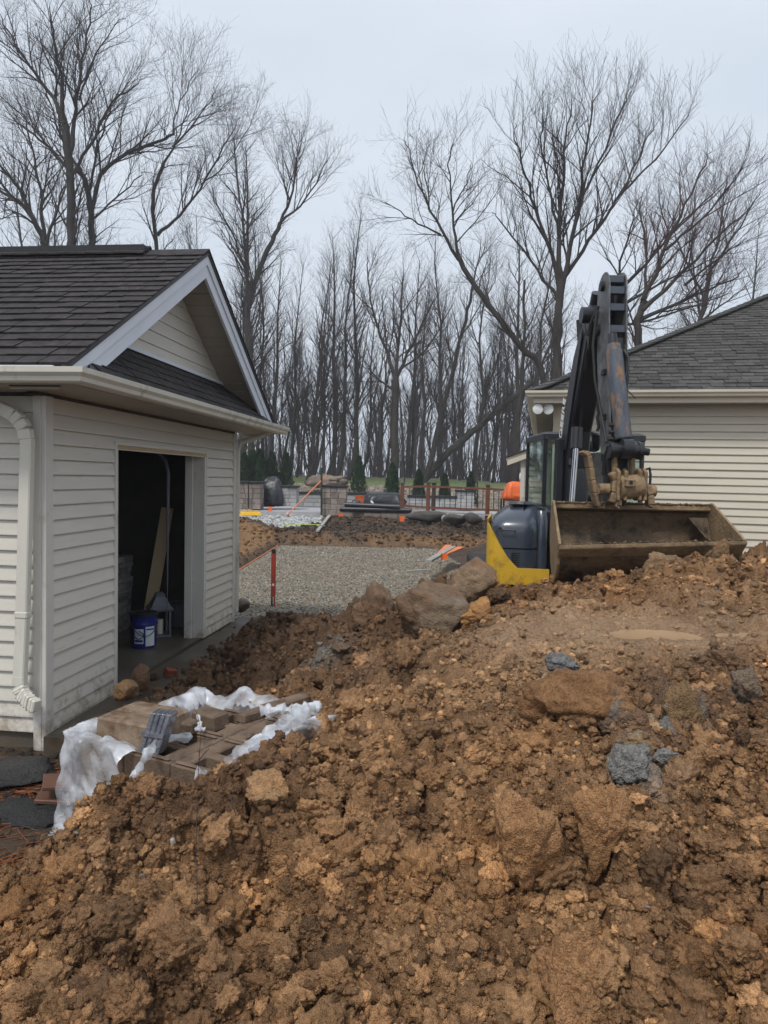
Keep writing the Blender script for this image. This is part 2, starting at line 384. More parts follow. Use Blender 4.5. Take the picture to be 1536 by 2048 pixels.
soil = (1 - smooth(24, 26, GY)) * smooth(-40, 5, GY) * (1 - smooth(8, 12, np.abs(GX)))
GZ = GZ + soil * (.05 * fbm(GX * 1.6, GY * 1.6, GX * 0, 4, 3) + .045 * fbm(GX * 5, GY * 5, GX * 0, 3, 9))
lumps = soil * np.maximum(smooth(20.4, 21.2, GY), smooth(9.5, 11, GY) * (1 - smooth(-3.3, -2.9, GX)))
GZ = GZ + lumps * (.7 * domes(GX + .1 * fbm(GX * 3, GY * 3, GX * 0, 2, 5), GY, .42, 21, keep=.55) * .32 + domes(GX, GY, .2, 31, keep=.6) * .35)
GZ = GZ + (1 - soil) * smooth(27, 60, GY) * .07 * fbm(GX * .5, GY * .5, GX * 0, 3, 8)
def colr(*c): return np.array(c)
C_TOPSOIL, C_CLAY, C_TAN, C_GREYCLAY = colr(.062, .042, .028), colr(.22, .125, .058), colr(.36, .215, .10), colr(.27, .28, .30)
C_GRASS, C_BED, C_LITTER = colr(.115, .15, .045), colr(.22, .185, .145), colr(.085, .066, .048)
def mixc(A, B, t): return A * (1 - t[..., None]) + B * t[..., None]
LIME = [tuple(Wz(x, y, .42)[:2]) for x, y in ((462, 1022), (520, 1014), (600, 1018), (650, 1030), (645, 1042), (560, 1045), (500, 1040), (462, 1040))]
nse = fbm(GX * .9, GY * .9, GX * 0, 4, 77)
gc = np.broadcast_to(C_TOPSOIL, GX.shape + (3,)).copy()
gc = mixc(gc, np.broadcast_to(C_CLAY, gc.shape), np.clip(smooth(20.5, 20.8, GY) * (1 - smooth(20.95, 21.25, GY + .5 * nse)) * (.8 + 1.2 * nse) + smooth(-.05, .5, nse) * .2 * smooth(9, 12, GY), 0, 1))
gc = mixc(gc, np.broadcast_to(C_CLAY * 1.1, gc.shape), np.clip((1 - smooth(-3.5, -3.1, GX)) * smooth(-4.6, -3.7, GX) * smooth(10, 13, GY) * (1 - smooth(20.5, 22, GY)) * 1.2, 0, 1))
_lx, _ly = GX.ravel(), GY.ravel(); _in = np.zeros(len(_lx), bool)
for _i in range(len(LIME)):
    (x0, y0), (x1, y1) = LIME[_i], LIME[(_i + 1) % len(LIME)]
    _in ^= ((y0 > _ly) != (y1 > _ly)) & (_lx < (x1 - x0) * (_ly - y0) / (y1 - y0 + 1e-12) + x0)
gc = mixc(gc, np.broadcast_to(colr(.42, .42, .415), gc.shape), _in.reshape(GX.shape) * 1.0)
gc = mixc(gc, np.broadcast_to(C_BED, gc.shape), smooth(24.6, 25.4, GY))
gc = mixc(gc, np.broadcast_to(C_GRASS, gc.shape), smooth(36.2, 36.9, GY + .8 * nse))
gc = mixc(gc, np.broadcast_to(C_LITTER, gc.shape), smooth(52, 56, GY + 2 * nse))
nx_, ny_ = len(xs), len(ys)
idx = np.arange(nx_ * ny_).reshape(ny_, nx_)
GF = np.stack([idx[:-1, :-1], idx[:-1, 1:], idx[1:, 1:], idx[1:, :-1]], -1).reshape(-1, 4)
ground = link('ground', np_mesh('ground', np.stack([GX, GY, GZ], -1).reshape(-1, 3), GF, M_GROUND, True, gc.reshape(-1, 3)))
kind(ground, 'structure', 'dark topsoil, clay bank, planted slope and lawn running to the woods')

# ---------------------------------------------------------------- the mound of dug soil
ctrl = []
def cp(px, py, d): p = W(px, py, d); ctrl.append((p.x, p.y, p.z))
for a in [(0, 2048, 2.2), (380, 2048, 2.22), (768, 2048, 2.2), (1150, 2048, 2.15), (1536, 2048, 2.05),
          (0, 1860, 2.65), (0, 1720, 3.3), (110, 1720, 3.0), (160, 1690, 2.92), (260, 1800, 2.58), (500, 1800, 2.6), (768, 1800, 2.6), (1100, 1800, 2.5), (1450, 1800, 2.4),
          (190, 1572, 3.05), (300, 1545, 3.12), (420, 1538, 3.18), (560, 1522, 3.3), (660, 1482, 3.5),
          (300, 1660, 2.92), (500, 1650, 2.98), (768, 1600, 3.05), (768, 1450, 3.75), (690, 1370, 4.5), (600, 1392, 4.9), (600, 1310, 6.2), (450, 1340, 6.2), (500, 1285, 7.3), (575, 1238, 8.4),
          (770, 1270, 5.9), (700, 1228, 6.9), (880, 1190, 6.6), (980, 1208, 6.2), (1060, 1190, 6.3), (900, 1300, 4.9),
          (1000, 1250, 4.7), (1250, 1250, 4.3), (1500, 1250, 4.0), (1250, 1155, 6.0), (1120, 1176, 6.3), (1450, 1132, 6.1), (1536, 1122, 6.7),
          (1536, 1500, 3.0), (1200, 1500, 3.05), (1200, 1350, 3.7), (1536, 1350, 3.45), (1000, 1400, 3.75), (1000, 1600, 2.95), (1350, 1650, 2.7), (1536, 1650, 2.6)]: cp(*a)
ctrl += [(-.7, 1.0, .0), (.2, 1.0, .02), (1.2, 1.0, .08), (2.6, 1.6, .35), (3.5, 2.6, .7), (4.6, 4.2, 1.05), (5.5, 6.2, 1.1), (-2.4, 1.6, -.12), (-3.2, 2.4, -.22), (-2.7, 3.4, -.3),
         (-2.05, 3.75, -.32), (-1.75, 3.55, -.28), (-1.5, 3.62, -.2), (-1.0, 3.66, -.12), (-.6, 3.85, .06), (-1.7, 4.6, -.3), (-1.1, 4.6, -.22), (-.4, 4.75, .25), (-1.9, 5.6, -.2), (-1.2, 5.6, .0), (-2.2, 7.0, -.25),
         (-1.75, 7.4, -.08), (-1.6, 9.2, -.25), (-.7, 8.4, .06), (0, 8.4, -.05), (.6, 8.2, .2), (1.0, 8.0, .35), (1.4, 9.5, -.2), (0, 10.2, -.7), (2.4, 7.5, .78), (3.4, 8.2, .8), (2.1, 8.7, .1), (2.5, 10.4, .1),
         (5, 8.2, 1.0), (5.5, 10, .7), (-3.5, 6, -.5), (-4, 10, -.9), (7, 5, 1.0), (7.5, 9, .6), (6, 3, .6)]
ctrl = np.array(ctrl)
def tps(r2): return .5 * r2 * np.log(r2 + 1e-9)
_d2 = ((ctrl[:, None, :2] - ctrl[None, :, :2]) ** 2).sum(-1)
_K = tps(_d2) + np.eye(len(ctrl)) * .012
_Pm = np.c_[np.ones(len(ctrl)), ctrl[:, :2]]
_A = np.block([[_K, _Pm], [_Pm.T, np.zeros((3, 3))]])
_w = np.linalg.solve(_A, np.r_[ctrl[:, 2], 0, 0, 0])
def mound_base(X, Y):
    z = _w[-3] + _w[-2] * X + _w[-1] * Y
    for (cx, cy, _), wt in zip(ctrl, _w): z = z + wt * tps((X - cx) ** 2 + (Y - cy) ** 2)
    return z
CENTRE_MUD = W(1270, 1245, 4.35)
PUDDLES = [(W(1310, 1240, 4.4), .26, .17), (W(1500, 1222, 4.4), .18, .14)]
MUD_Z = float(mound_base(np.array([CENTRE_MUD.x]), np.array([CENTRE_MUD.y]))[0])
def mud_flat(X, Y):
    """1 on the slick trodden top of the mound"""
    return np.clip(1.5 * np.exp(-(((X - CENTRE_MUD.x) / 1.1) ** 2 + ((Y - CENTRE_MUD.y) / .62) ** 2)) * (1 + .2 * fbm(X * 2.2, Y * 2.2, X * 0, 3, 71)), 0, 1)
def mound_surface(X, Y):
    z = mound_base(X, Y)
    flat = mud_flat(X, Y)
    z = z + (MUD_Z + .02 * (Y - CENTRE_MUD.y) - z) * flat * .85
    am = 1 - .82 * flat
    Z0 = z * 1.0
    wx = X + .05 * fbm(X * 6, Y * 6, Z0 * 6, 2, 50); wy = Y + .05 * fbm(X * 6 + 9, Y * 6, Z0 * 6, 2, 51)
    wx2 = X + .012 * fbm(X * 26, Y * 26, Z0 * 26, 2, 52); wy2 = Y + .012 * fbm(X * 26 + 9, Y * 26, Z0 * 26, 2, 53)
    z = z + am * .11 * fbm(X * 1.9, Y * 1.9, Z0, 3, 4) + am * .085 * fbm(X * 4.3, Y * 4.3, Z0 * 4, 3, 5)
    n1 = np.abs(fbm(X * 9, Y * 9, Z0 * 9, 3, 6, .55)); n2 = np.abs(fbm(X * 34, Y * 34, Z0 * 34, 2, 7, .6))
    z = z + am * .60 * domes(wx, wy, .40, 60, .20, .5, .6)
    z = z + am * .62 * domes(wx, wy, .19, 70, .22, .56, .6)
    z = z + am * .95 * domes(wx2, wy2, .095, 80, .25, .58, .7)
    z = z + am * .95 * domes(wx2, wy2, .048, 90, .26, .6, .8)
    z = z + (1 - .6 * flat) * .6 * domes(wx2, wy2, .024, 100, .28, .6, .85)
    z = z + am * (.10 * n1 + .016 * n2)
    rut = np.abs(fbm(X * 2.6 + 3, Y * 2.6, Z0 * 2, 3, 17))
    z = z - am * .10 * (1 - smooth(0, .12, rut))
    z = z - .085
    for pc, rx, ry in PUDDLES:                      # shallow basins that hold the rain
        e2 = ((X - pc.x) / rx) ** 2 + ((Y - pc.y) / ry) ** 2 + .9 * fbm(X * 8, Y * 8, X * 0, 3, 88)
        wgt = np.exp(-np.maximum(e2, 0) ** 2 * .35); z = z + (MUD_Z - .130 - z) * np.clip(wgt * 1.25, 0, 1)
    return z, flat
NR, NC = 800, 700
tY = np.geomspace(1.15, 11.2, NR); tT = np.concatenate([np.linspace(-1.2, -.625, 40), np.linspace(-.615, .615, NC - 80), np.linspace(.625, 1.2, 40)])
MX = tY[:, None] * tT[None]; MY = np.broadcast_to(tY[:, None], MX.shape).copy()
MZ, FLAT = mound_surface(MX, MY)
_ox = .5 * tY[:, None] * .006
MXd = MX + .012 * fbm(MX * 16, MY * 16, MZ * 16, 2, 33); MYd = MY + .012 * fbm(MX * 16 + 5, MY * 16, MZ * 16, 2, 34)
GREY_SPOTS = [(*W(1275, 1520, 2.95)[:2], .10), (*W(1370, 1430, 3.3)[:2], .10), (*W(1235, 1455, 3.2)[:2], .07), (*W(1110, 1330, 3.85)[:2], .07), (*W(1385, 1308, 3.8)[:2], .06), (*W(640, 1315, 5.8)[:2], .22), (*W(1215, 1340, 3.7)[:2], .05), (*W(700, 1340, 5.0)[:2], .12), (*W(1470, 1370, 3.4)[:2], .05)]
def soil_colour(X, Y, Z, flat):
    a = fbm(X * 1.3, Y * 1.3, Z * 2, 4, 200); b = fbm(X * 4, Y * 4, Z * 4, 4, 201); c = fbm(X * 14, Y * 14, Z * 14, 3, 202); d = fbm(X * 2.2 + 7, Y * 2.2, Z * 3, 3, 203)
    col = mixc(np.broadcast_to(colr(.168, .087, .038), X.shape + (3,)), np.broadcast_to(colr(.44, .245, .113), X.shape + (3,)), np.clip(.5 + .55 * b + .55 * c, 0, 1))
    col = mixc(col, np.broadcast_to(colr(.092, .045, .021), col.shape), np.clip(.12 + 1.4 * a, 0, .75))
    col = mixc(col, np.broadcast_to(colr(.34, .165, .060), col.shape), np.clip(1.5 * (d - .15), 0, .45))
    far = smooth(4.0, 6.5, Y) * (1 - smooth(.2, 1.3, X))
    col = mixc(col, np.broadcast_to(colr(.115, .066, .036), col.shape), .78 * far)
    g = np.zeros_like(X)
    for gx, gy, gr in GREY_SPOTS: g = np.maximum(g, np.exp(-(((X - gx) ** 2 + (Y - gy) ** 2) / gr ** 2)) * 1.5 * (.55 + .9 * b))
    col = mixc(col, np.broadcast_to(colr(.225, .21, .19), col.shape), np.clip(g, 0, .85))
    col = mixc(col, np.broadcast_to(colr(.40, .255, .145), col.shape), np.clip(flat * (.7 + .4 * b), 0, .9))
    return col
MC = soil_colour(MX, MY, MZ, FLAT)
WET = 1 - np.clip(FLAT * (.55 + .9 * fbm(MX * 3, MY * 3, MX * 0, 3, 91)) + .55 * np.clip(2 * fbm(MX * 1.7, MY * 1.7, MZ * 2, 3, 92), 0, 1), 0, .8)
MC4 = np.concatenate([MC, WET[..., None]], -1)
mi = np.arange(NR * NC).reshape(NR, NC)
MF = np.stack([mi[:-1, :-1], mi[:-1, 1:], mi[1:, 1:], mi[1:, :-1]], -1).reshape(-1, 4)
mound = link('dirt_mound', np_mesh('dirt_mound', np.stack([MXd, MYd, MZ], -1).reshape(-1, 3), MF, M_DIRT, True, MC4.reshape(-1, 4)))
kind(mound, 'structure', 'big mound of freshly dug brown clay soil')

def surf_z(x, y):
    z, _ = mound_surface(np.array([x]), np.array([y])); return max(float(z[0]), float(ground_z(np.array([x]), np.array([y]))[0]))

# loose crumbs and clods lying all over the mound: nobody could count them
def scatter(name, P, S, C, shapes, material, seed, squash=(.7, 1.0), sink=.25, label=''):
    rg = np.random.RandomState(seed); n = len(P); Vs = []; Fs = []; Cs = []; off = 0
    which = rg.randint(len(shapes), size=n)
    q = rg.normal(size=(n, 4)); q /= np.linalg.norm(q, axis=1)[:, None]
    w_, x_, y_, z_ = q.T
    R = np.stack([np.stack([1 - 2 * (y_ * y_ + z_ * z_), 2 * (x_ * y_ - z_ * w_), 2 * (x_ * z_ + y_ * w_)], -1),
                  np.stack([2 * (x_ * y_ + z_ * w_), 1 - 2 * (x_ * x_ + z_ * z_), 2 * (y_ * z_ - x_ * w_)], -1),
                  np.stack([2 * (x_ * z_ - y_ * w_), 2 * (y_ * z_ + x_ * w_), 1 - 2 * (x_ * x_ + y_ * y_)], -1)], -2)
    for k, (V, F) in enumerate(shapes):
        sel = np.nonzero(which == k)[0]
        if not len(sel): continue
        sc = np.stack([S[sel] * rg.uniform(.75, 1.3, len(sel)), S[sel] * rg.uniform(.75, 1.3, len(sel)), S[sel] * rg.uniform(*squash, len(sel))], -1)
        v = np.einsum('nij,nvj->nvi', R[sel], V[None] * sc[:, None, :])
        v[..., 2] *= .85
        v = v + P[sel][:, None, :] + np.array([0, 0, 1.0]) * (S[sel] * (.5 - sink))[:, None, None]
        m = len(sel); nv = len(V)
        f = F[None] + (np.arange(m) * nv)[:, None, None] + off
        Vs.append(v.reshape(-1, 3)); Fs.append(f.reshape(-1, 3)); off += m * nv
        Cs.append(np.repeat(C[sel], nv, axis=0))
    o = link(name, np_mesh(name, np.concatenate(Vs), np.concatenate(Fs), material, True, np.concatenate(Cs)))
    return kind(o, 'stuff', label)
rg = np.random.RandomState(5)
def pick(n, y0, y1):
    r0, r1 = np.searchsorted(tY, [y0, y1]); i = rg.randint(r0, r1, n); j = rg.randint(0, NC, n)
    pz_ = np.zeros(n, bool)
    for pc, rx, ry in PUDDLES: pz_ |= (((MX[i, j] - pc.x) / rx) ** 2 + ((MY[i, j] - pc.y) / ry) ** 2) < 1.1
    dens_ = np.clip(.8 + 1.2 * fbm(MX[i, j] * 2.3, MY[i, j] * 2.3, MZ[i, j] * 2, 3, 501), .5, 1)
    keepm = (rg.rand(n) > .93 * FLAT[i, j]) & ~pz_ & (rg.rand(n) < dens_); i, j = i[keepm], j[keepm]
    P = np.stack([MXd[i, j], MYd[i, j], MZ[i, j]], -1)
    ok = P[:, 2] > ground_z(P[:, 0], P[:, 1]) - .02
    C = MC[i, j] * np.exp(rg.normal(.05, .28, (len(i), 1)))
    return P[ok], C[ok]
shapes1 = [rock_shape(2, 340 + k, 7, .4, .5, 2.4) for k in range(10)]
shapes0 = [rock_shape(1, 420 + k, 6, .3, .6, 2.4) for k in range(10)]
def clod_shape(sub, seed, knob=.85):
    """crumbly aggregate: a cut lump covered in rounded knobs with creases between"""
    rg_ = np.random.RandomState(seed); V, F = rock_shape(sub, seed, 7, .18, .55, 1.5)
    r = np.linalg.norm(V, axis=1)[:, None]; D = V / r; s_ = seed * 3.1
    b = np.abs(fbm(D[:, 0] * 2.6 + s_, D[:, 1] * 2.6, D[:, 2] * 2.6, 3, seed, .55)) + .5 * np.abs(fbm(D[:, 0] * 6 + s_, D[:, 1] * 6, D[:, 2] * 6, 2, seed + 5, .55))
    return V * (.80 + knob * b)[:, None] * np.array([rg_.uniform(.8, 1.2), rg_.uniform(.8, 1.2), rg_.uniform(.65, 1.0)]), F
M_CLOD = vcol_mat('loose clay clod', rough=.5, rough2=.9, bump=.012, bscale=70, vary=.4, vscale=45, spec=.35, bump2=.005, bscale2=150)
_nt = M_CLOD.node_tree
_at = _nt.nodes.new('ShaderNodeAttribute'); _at.attribute_type = 'INSTANCER'; _at.attribute_name = 'tint'
for l_ in list(_nt.links):
    if l_.from_node.type == 'VERTEX_COLOR':
        to = l_.to_socket; _nt.links.remove(l_)
        if to.name == 'Color': _nt.links.new(_at.outputs['Color'], to)
        else: to.default_value = 1.0
def instanced(name, P, S, C, sub, seed, label, sink, nshape=12, material=None):
    """points carrying size, turn and tint; geometry nodes put one of the clod shapes on each"""
    rg_ = np.random.RandomState(seed); n = len(P)
    col_ = bpy.data.collections.new(name + '_shapes')
    for k in range(nshape):
        V, F = clod_shape(sub, seed * 50 + k); o = bpy.data.objects.new(name + '_shape', np_mesh(name + '_shape', V, F, material or M_CLOD, True)); col_.objects.link(o)
    me = bpy.data.meshes.new(name); P = P + np.array([0, 0, 1.0]) * (S * (.4 - sink))[:, None]
    me.vertices.add(n); me.vertices.foreach_set('co', P.astype(np.float32).ravel())
    a = me.attributes.new('scl', 'FLOAT', 'POINT'); a.data.foreach_set('value', S.astype(np.float32))
    a = me.attributes.new('rot', 'FLOAT_VECTOR', 'POINT'); a.data.foreach_set('vector', np.stack([rg_.uniform(-.6, .6, n), rg_.uniform(-.6, .6, n), rg_.uniform(0, 6.28, n)], -1).astype(np.float32).ravel())
    a = me.attributes.new('pick', 'INT', 'POINT'); a.data.foreach_set('value', rg_.randint(0, nshape, n).astype(np.int32))
    a = me.attributes.new('tint', 'FLOAT_COLOR', 'POINT'); a.data.foreach_set('color', np.c_[C, np.ones(n)].astype(np.float32).ravel())
    o = link(name, me); md = o.modifiers.new('clods', 'NODES')
    ng = bpy.data.node_groups.new(name + '_nodes', 'GeometryNodeTree'); ng.interface.new_socket('Geometry', in_out='INPUT', socket_type='NodeSocketGeometry'); ng.interface.new_socket('Geometry', in_out='OUTPUT', socket_type='NodeSocketGeometry')
    N = ng.nodes; gi = N.new('NodeGroupInput'); go = N.new('NodeGroupOutput'); ip = N.new('GeometryNodeInstanceOnPoints'); ci = N.new('GeometryNodeCollectionInfo')
    ci.inputs['Collection'].default_value = col_; ci.inputs['Separate Children'].default_value = True; ci.inputs['Reset Children'].default_value = True
    def na(nm, ty): q = N.new('GeometryNodeInputNamedAttribute'); q.data_type = ty; q.inputs['Name'].default_value = nm; return q.outputs['Attribute']
    er = N.new('FunctionNodeEulerToRotation'); L_ = ng.links
    L_.new(gi.outputs[0], ip.inputs['Points']); L_.new(ci.outputs[0], ip.inputs['Instance']); ip.inputs['Pick Instance'].default_value = True
    L_.new(na('pick', 'INT'), ip.inputs['Instance Index']); L_.new(na('rot', 'FLOAT_VECTOR'), er.inputs[0]); L_.new(er.outputs[0], ip.inputs['Rotation']); L_.new(na('scl', 'FLOAT'), ip.inputs['Scale'])
    L_.new(ip.outputs[0], go.inputs[0]); md.node_group = ng
    return kind(o, 'stuff', label)
P0, C0 = pick(70000, 1.6, 7.5); S0 = .0045 + .009 * rg.rand(len(P0)) ** 1.5
P1, C1 = pick(24000, 1.6, 7.5); S1 = .012 + .020 * rg.rand(len(P1)) ** 2
P2, C2 = pick(2000, 1.7, 7.0); S2 = .03 + .055 * rg.rand(len(P2)) ** 2.5
instanced('soil_crumbs', P0, S0, C0, 2, 1, 'small crumbs of brown clay soil strewn over the mound', .15)
instanced('soil_clods', P1, S1, C1, 3, 2, 'walnut sized clods of brown clay soil on the mound', .25)
instanced('soil_lumps', P2, S2, C2, 4, 3, 'fist sized crumbly lumps of clay soil on the mound', .45)
# a thin scatter of bluish pebbles
P4, C4 = pick(170, 1.8, 7); S4 = .006 + .012 * rg.rand(len(P4)); C4 = np.where(rg.rand(len(P4))[:, None] < .6, np.array([[.15, .15, .155]]), np.array([[.33, .29, .24]])) * rg.uniform(.7, 1.3, (len(P4), 1))
scatter('pebbles', P4, S4, C4, shapes1, M_STONE, 4, sink=.2, label='small grey pebbles in the soil of the mound')

# boulders and big clods: each a thing
def lump(name, label, cat, px, py, d, size, seed, c1, c2, cuts=10, rough=.2, flat=.55, sub=5, rot=0, sink=0.0, material=None, freq=1.6, mud=None, group=None):
    if 'boulder' == cat: V, F = rock_shape(sub, seed, 15, .20, .42, 2.2, .72); V = V * 1.28
    elif 'clay' in cat or 'soil' in cat:
        V, F = rock_shape(sub, seed, 13, .30, .45, 2.2, .85); V = V * 1.25; D_ = V / np.linalg.norm(V, axis=1)[:, None]
        V = V * (1 + .16 * np.abs(fbm(D_[:, 0] * 3 + seed, D_[:, 1] * 3, D_[:, 2] * 3, 4, seed + 3, .6)) + .05 * fbm(D_[:, 0] * 11 + seed, D_[:, 1] * 11, D_[:, 2] * 11, 3, seed + 4))[:, None]
    else: V, F = rock_shape(sub, seed, cuts, rough, flat, freq)
    V = V * np.array(size)
    cr_, sr_ = math.cos(rot), math.sin(rot)
    V = V @ np.array([[cr_, sr_, 0], [-sr_, cr_, 0], [0, 0, 1]])
    n = fbm(V[:, 0] * 9 + seed, V[:, 1] * 9, V[:, 2] * 9, 4, seed + 1)
    if sub >= 4:
        nrm = V / np.linalg.norm(V, axis=1)[:, None]
        V = V + nrm * (.012 * fbm(V[:, 0] * 30, V[:, 1] * 30, V[:, 2] * 30, 3, seed + 2))[:, None]
    t = np.clip(.5 + 1.2 * n, 0, 1)
    C = np.array(c1)[None] * (1 - t[:, None]) + np.array(c2)[None] * t[:, None]
    if mud is not None:
        mk = np.clip((fbm(V[:, 0] * 4 + seed, V[:, 1] * 4, V[:, 2] * 4, 4, seed + 5) - .0) * 4 , 0, 1)[:, None]
        C = C * (1 - mk) + np.array(mud)[None] * mk
    p = W(px, py, d)
    o = link(name, np_mesh(name, V, F, material or M_BOULDER, True, C), None, (p.x, p.y, p.z - sink))
    tag(o, label, cat, group); return o
TANC, BRN, ORC, GRYC = (.47, .245, .11), (.25, .125, .052), (.36, .18, .06), (.20, .19, .172)
lump('boulder', 'big grey boulder with flat angular face caked in mud, in front', 'boulder', 856, 1236, 5.75, (.34, .30, .31), 111, (.15, .105, .066), (.22, .155, .10), 8, .09, .36, mud=(.15, .09, .05))
lump('boulder', 'mud covered boulder sloping up beside the gravel pad', 'boulder', 748, 1228, 6.6, (.25, .24, .22), 12, (.16, .10, .06), (.22, .145, .09), 6, .10, .3, rot=.5, mud=(.16, .09, .05))
lump('boulder', 'rear tan boulder leaning against the yellow machine side', 'boulder', 940, 1172, 6.5, (.33, .32, .31), 113, (.20, .135, .08), (.26, .175, .105), 7, .12, .34, rot=-.5, mud=(.19, .11, .06))
lump('soil_lump', 'orange brown muddy lump below the rear boulder gap', 'soil lump', 955, 1232, 5.5, (.15, .14, .12), 14, BRN, ORC, 8, .5, .45, freq=2.4)
lump('soil_lump', 'tall tan clod with flaking face at centre of mound front', 'soil lump', 1048, 1690, 2.60, (.12, .11, .17), 15, TANC, (.42, .22, .095), 9, 0.53, .42, rot=.3, freq=2.2, material=M_DIRT)
lump('soil_lump', 'long upright tan clod next to the flaking one', 'soil lump', 1205, 1645, 2.64, (.09, .09, .175), 16, (.38, .20, .085), TANC, 9, 0.42, .42, rot=.2, freq=2.2, material=M_DIRT)
lump('soil_lump', 'wedge shaped tan clod low at the front of the mound', 'soil lump', 1152, 1955, 2.22, (.15, .12, .14), 17, TANC, (.43, .225, .10), 7, 0.46, .42, rot=.2, freq=2.2, material=M_DIRT)
lump('soil_lump', 'large brown lump with dark hollow above the grey clay', 'soil lump', 1185, 1420, 3.42, (.25, .2, .16), 18, BRN, (.34, .178, .078), 10, 0.66, .42, freq=2.2, material=M_DIRT)
lump('clay_lump', 'blue grey clay lump highest of the grey ones', 'clay lump', 1366, 1440, 3.22, (.09, .07, .12), 19, GRYC, (.18, .18, .18), 7, 0.47, .42, rot=.4, freq=2.2, material=M_DIRT, mud=(.26, .16, .075), sink=-.008)
lump('clay_lump', 'pale grey clay lump with jagged edge lowest of the grey ones', 'clay lump', 1265, 1530, 2.95, (.10, .075, .07), 20, (.19, .18, .165), (.28, .27, .25), 6, 0.57, .42, rot=.7, freq=2.2, material=M_DIRT, mud=(.27, .17, .085), sink=-.008)
lump('clay_lump', 'grey and ochre clay lump between the other grey lumps', 'clay lump', 1280, 1480, 3.12, (.13, .09, .075), 21, (.33, .21, .10), (.28, .25, .21), 7, 0.53, .42, rot=.1, freq=2.2, material=M_DIRT, sink=-.008)
lump('clay_lump', 'flat grey clay slab beside the highest grey lump', 'clay lump', 1330, 1462, 3.14, (.07, .06, .05), 35, GRYC, (.30, .29, .275), 6, .3, .5, rot=.9, material=M_DIRT, mud=(.30, .165, .075), sink=-.008)
lump('clay_lump', 'thin grey clay chip just below the lowest grey lump', 'clay lump', 1330, 1530, 2.95, (.055, .04, .035), 36, GRYC, (.30, .29, .275), 6, .3, .5, rot=.3, material=M_DIRT, mud=(.30, .165, .075), sink=-.03)
lump('clay_lump', 'small grey clay lump below the puddles', 'clay lump', 1120, 1330, 3.85, (.09, .06, .045), 22, GRYC, (.22, .22, .225), 7, 0.47, .42, rot=-.3, freq=2.2, material=M_DIRT, sink=-.008)
lump('soil_lump', 'muddy clod wedged under the bucket corner', 'soil lump', 1432, 1118, 6.05, (.12, .10, .13), 23, BRN, (.28, .175, .09), 8, 0.47, .42, freq=2.2, material=M_DIRT)
lump('soil_lump', 'orange clay lump under the bucket lip', 'soil lump', 1395, 1150, 5.9, (.14, .10, .10), 24, (.33, .17, .055), (.27, .16, .075), 8, 0.47, .42, freq=2.2, material=M_DIRT)
lump('soil_lump', 'broad tan clod leaning against the bucket underside', 'soil lump', 1340, 1135, 5.95, (.2, .14, .13), 25, (.25, .155, .08), (.32, .2, .105), 7, 0.42, .42, rot=.4, freq=2.2, material=M_DIRT)
lump('soil_lump', 'rounded tan lump near top of mound front beside pallet', 'soil lump', 545, 1575, 3.05, (.09, .08, .065), 26, TANC, (.40, .25, .125), 9, 0.38, .42, freq=2.2, material=M_DIRT)
lump('soil_lump', 'brown lump at right margin of the mound near puddles', 'soil lump', 1490, 1370, 3.4, (.07, .06, .085), 27, (.22, .16, .11), (.28, .2, .14), 8, 0.38, .42, freq=2.2, material=M_DIRT)
lump('rock', 'rounded ochre rock on wet concrete by the doorway, nearer one', 'rock', 252, 1382, 5.35, (.10, .09, .085), 28, (.16, .085, .035), (.22, .14, .08), 9, .15, .65, sub=4)
lump('rock', 'brown upright rock on wet concrete by the doorway, farther one', 'rock', 283, 1352, 5.75, (.075, .08, .125), 29, (.11, .06, .03), (.15, .09, .05), 8, .15, .6, sub=4)
m = MB(); m.hexa([(-.06, -.035, -.03), (.06, -.04, -.03), (.05, .04, -.03), (-.055, .035, -.03)], [(-.05, -.04, .04), (.045, -.035, .05), (.05, .03, .03), (-.06, .03, .045)]); o = m.build('brick_shard', mat('broken red brick', (.17, .035, .018), (.24, .055, .028), scale=20, rough=.7, bump=.004, bscale=80), None, bev=.006); o.location = Wz(341, 1346, .02); o.rotation_euler = (.3, .2, .7); tag(o, 'broken red brick piece on wet concrete before the doorway', 'brick')
# puddles on the slick top
M_PUDDLE = mat('murky puddle water', (.36, .235, .13), (.42, .28, .16), scale=3, rough=.12, spec=.5, bump=.002, bscale=14)  # murky tan, its colour lightened to carry the bright reflection
def puddle(label, k):
    pc, rx, ry = PUDDLES[k]; lev = MUD_Z - .104; nx, ny = 90, 60
    gx, gy = np.meshgrid(np.linspace(pc.x - 1.3 * rx, pc.x + 1.3 * rx, nx), np.linspace(pc.y - 1.3 * ry, pc.y + 1.3 * ry, ny))
    low = mound_surface(gx, gy)[0] < lev + .003; near = ((gx - pc.x) / (1.12 * rx)) ** 2 + ((gy - pc.y) / (1.12 * ry)) ** 2 < 1; wet_ = low & near
    for q_, (pq, qx, qy) in enumerate(PUDDLES):
        if q_ != k: wet_ &= (((gx - pq.x) / qx) ** 2 + ((gy - pq.y) / qy) ** 2) > (((gx - pc.x) / rx) ** 2 + ((gy - pc.y) / ry) ** 2)
    cell = wet_[:-1, :-1] & wet_[:-1, 1:] & wet_[1:, 1:] & wet_[1:, :-1]; ii = np.arange(nx * ny).reshape(ny, nx); r_, c_ = np.nonzero(cell)
    F = np.stack([ii[r_, c_], ii[r_, c_ + 1], ii[r_ + 1, c_ + 1], ii[r_ + 1, c_]], -1); used = np.unique(F); rem = np.full(nx * ny, -1); rem[used] = np.arange(len(used))
    V = np.stack([gx.ravel()[used], gy.ravel()[used], np.full(len(used), lev)], -1)
    tag(link('puddle', np_mesh('puddle', V, rem[F], M_PUDDLE)), label, 'puddle')
puddle('larger murky puddle on top of the mound below the bucket', 0)
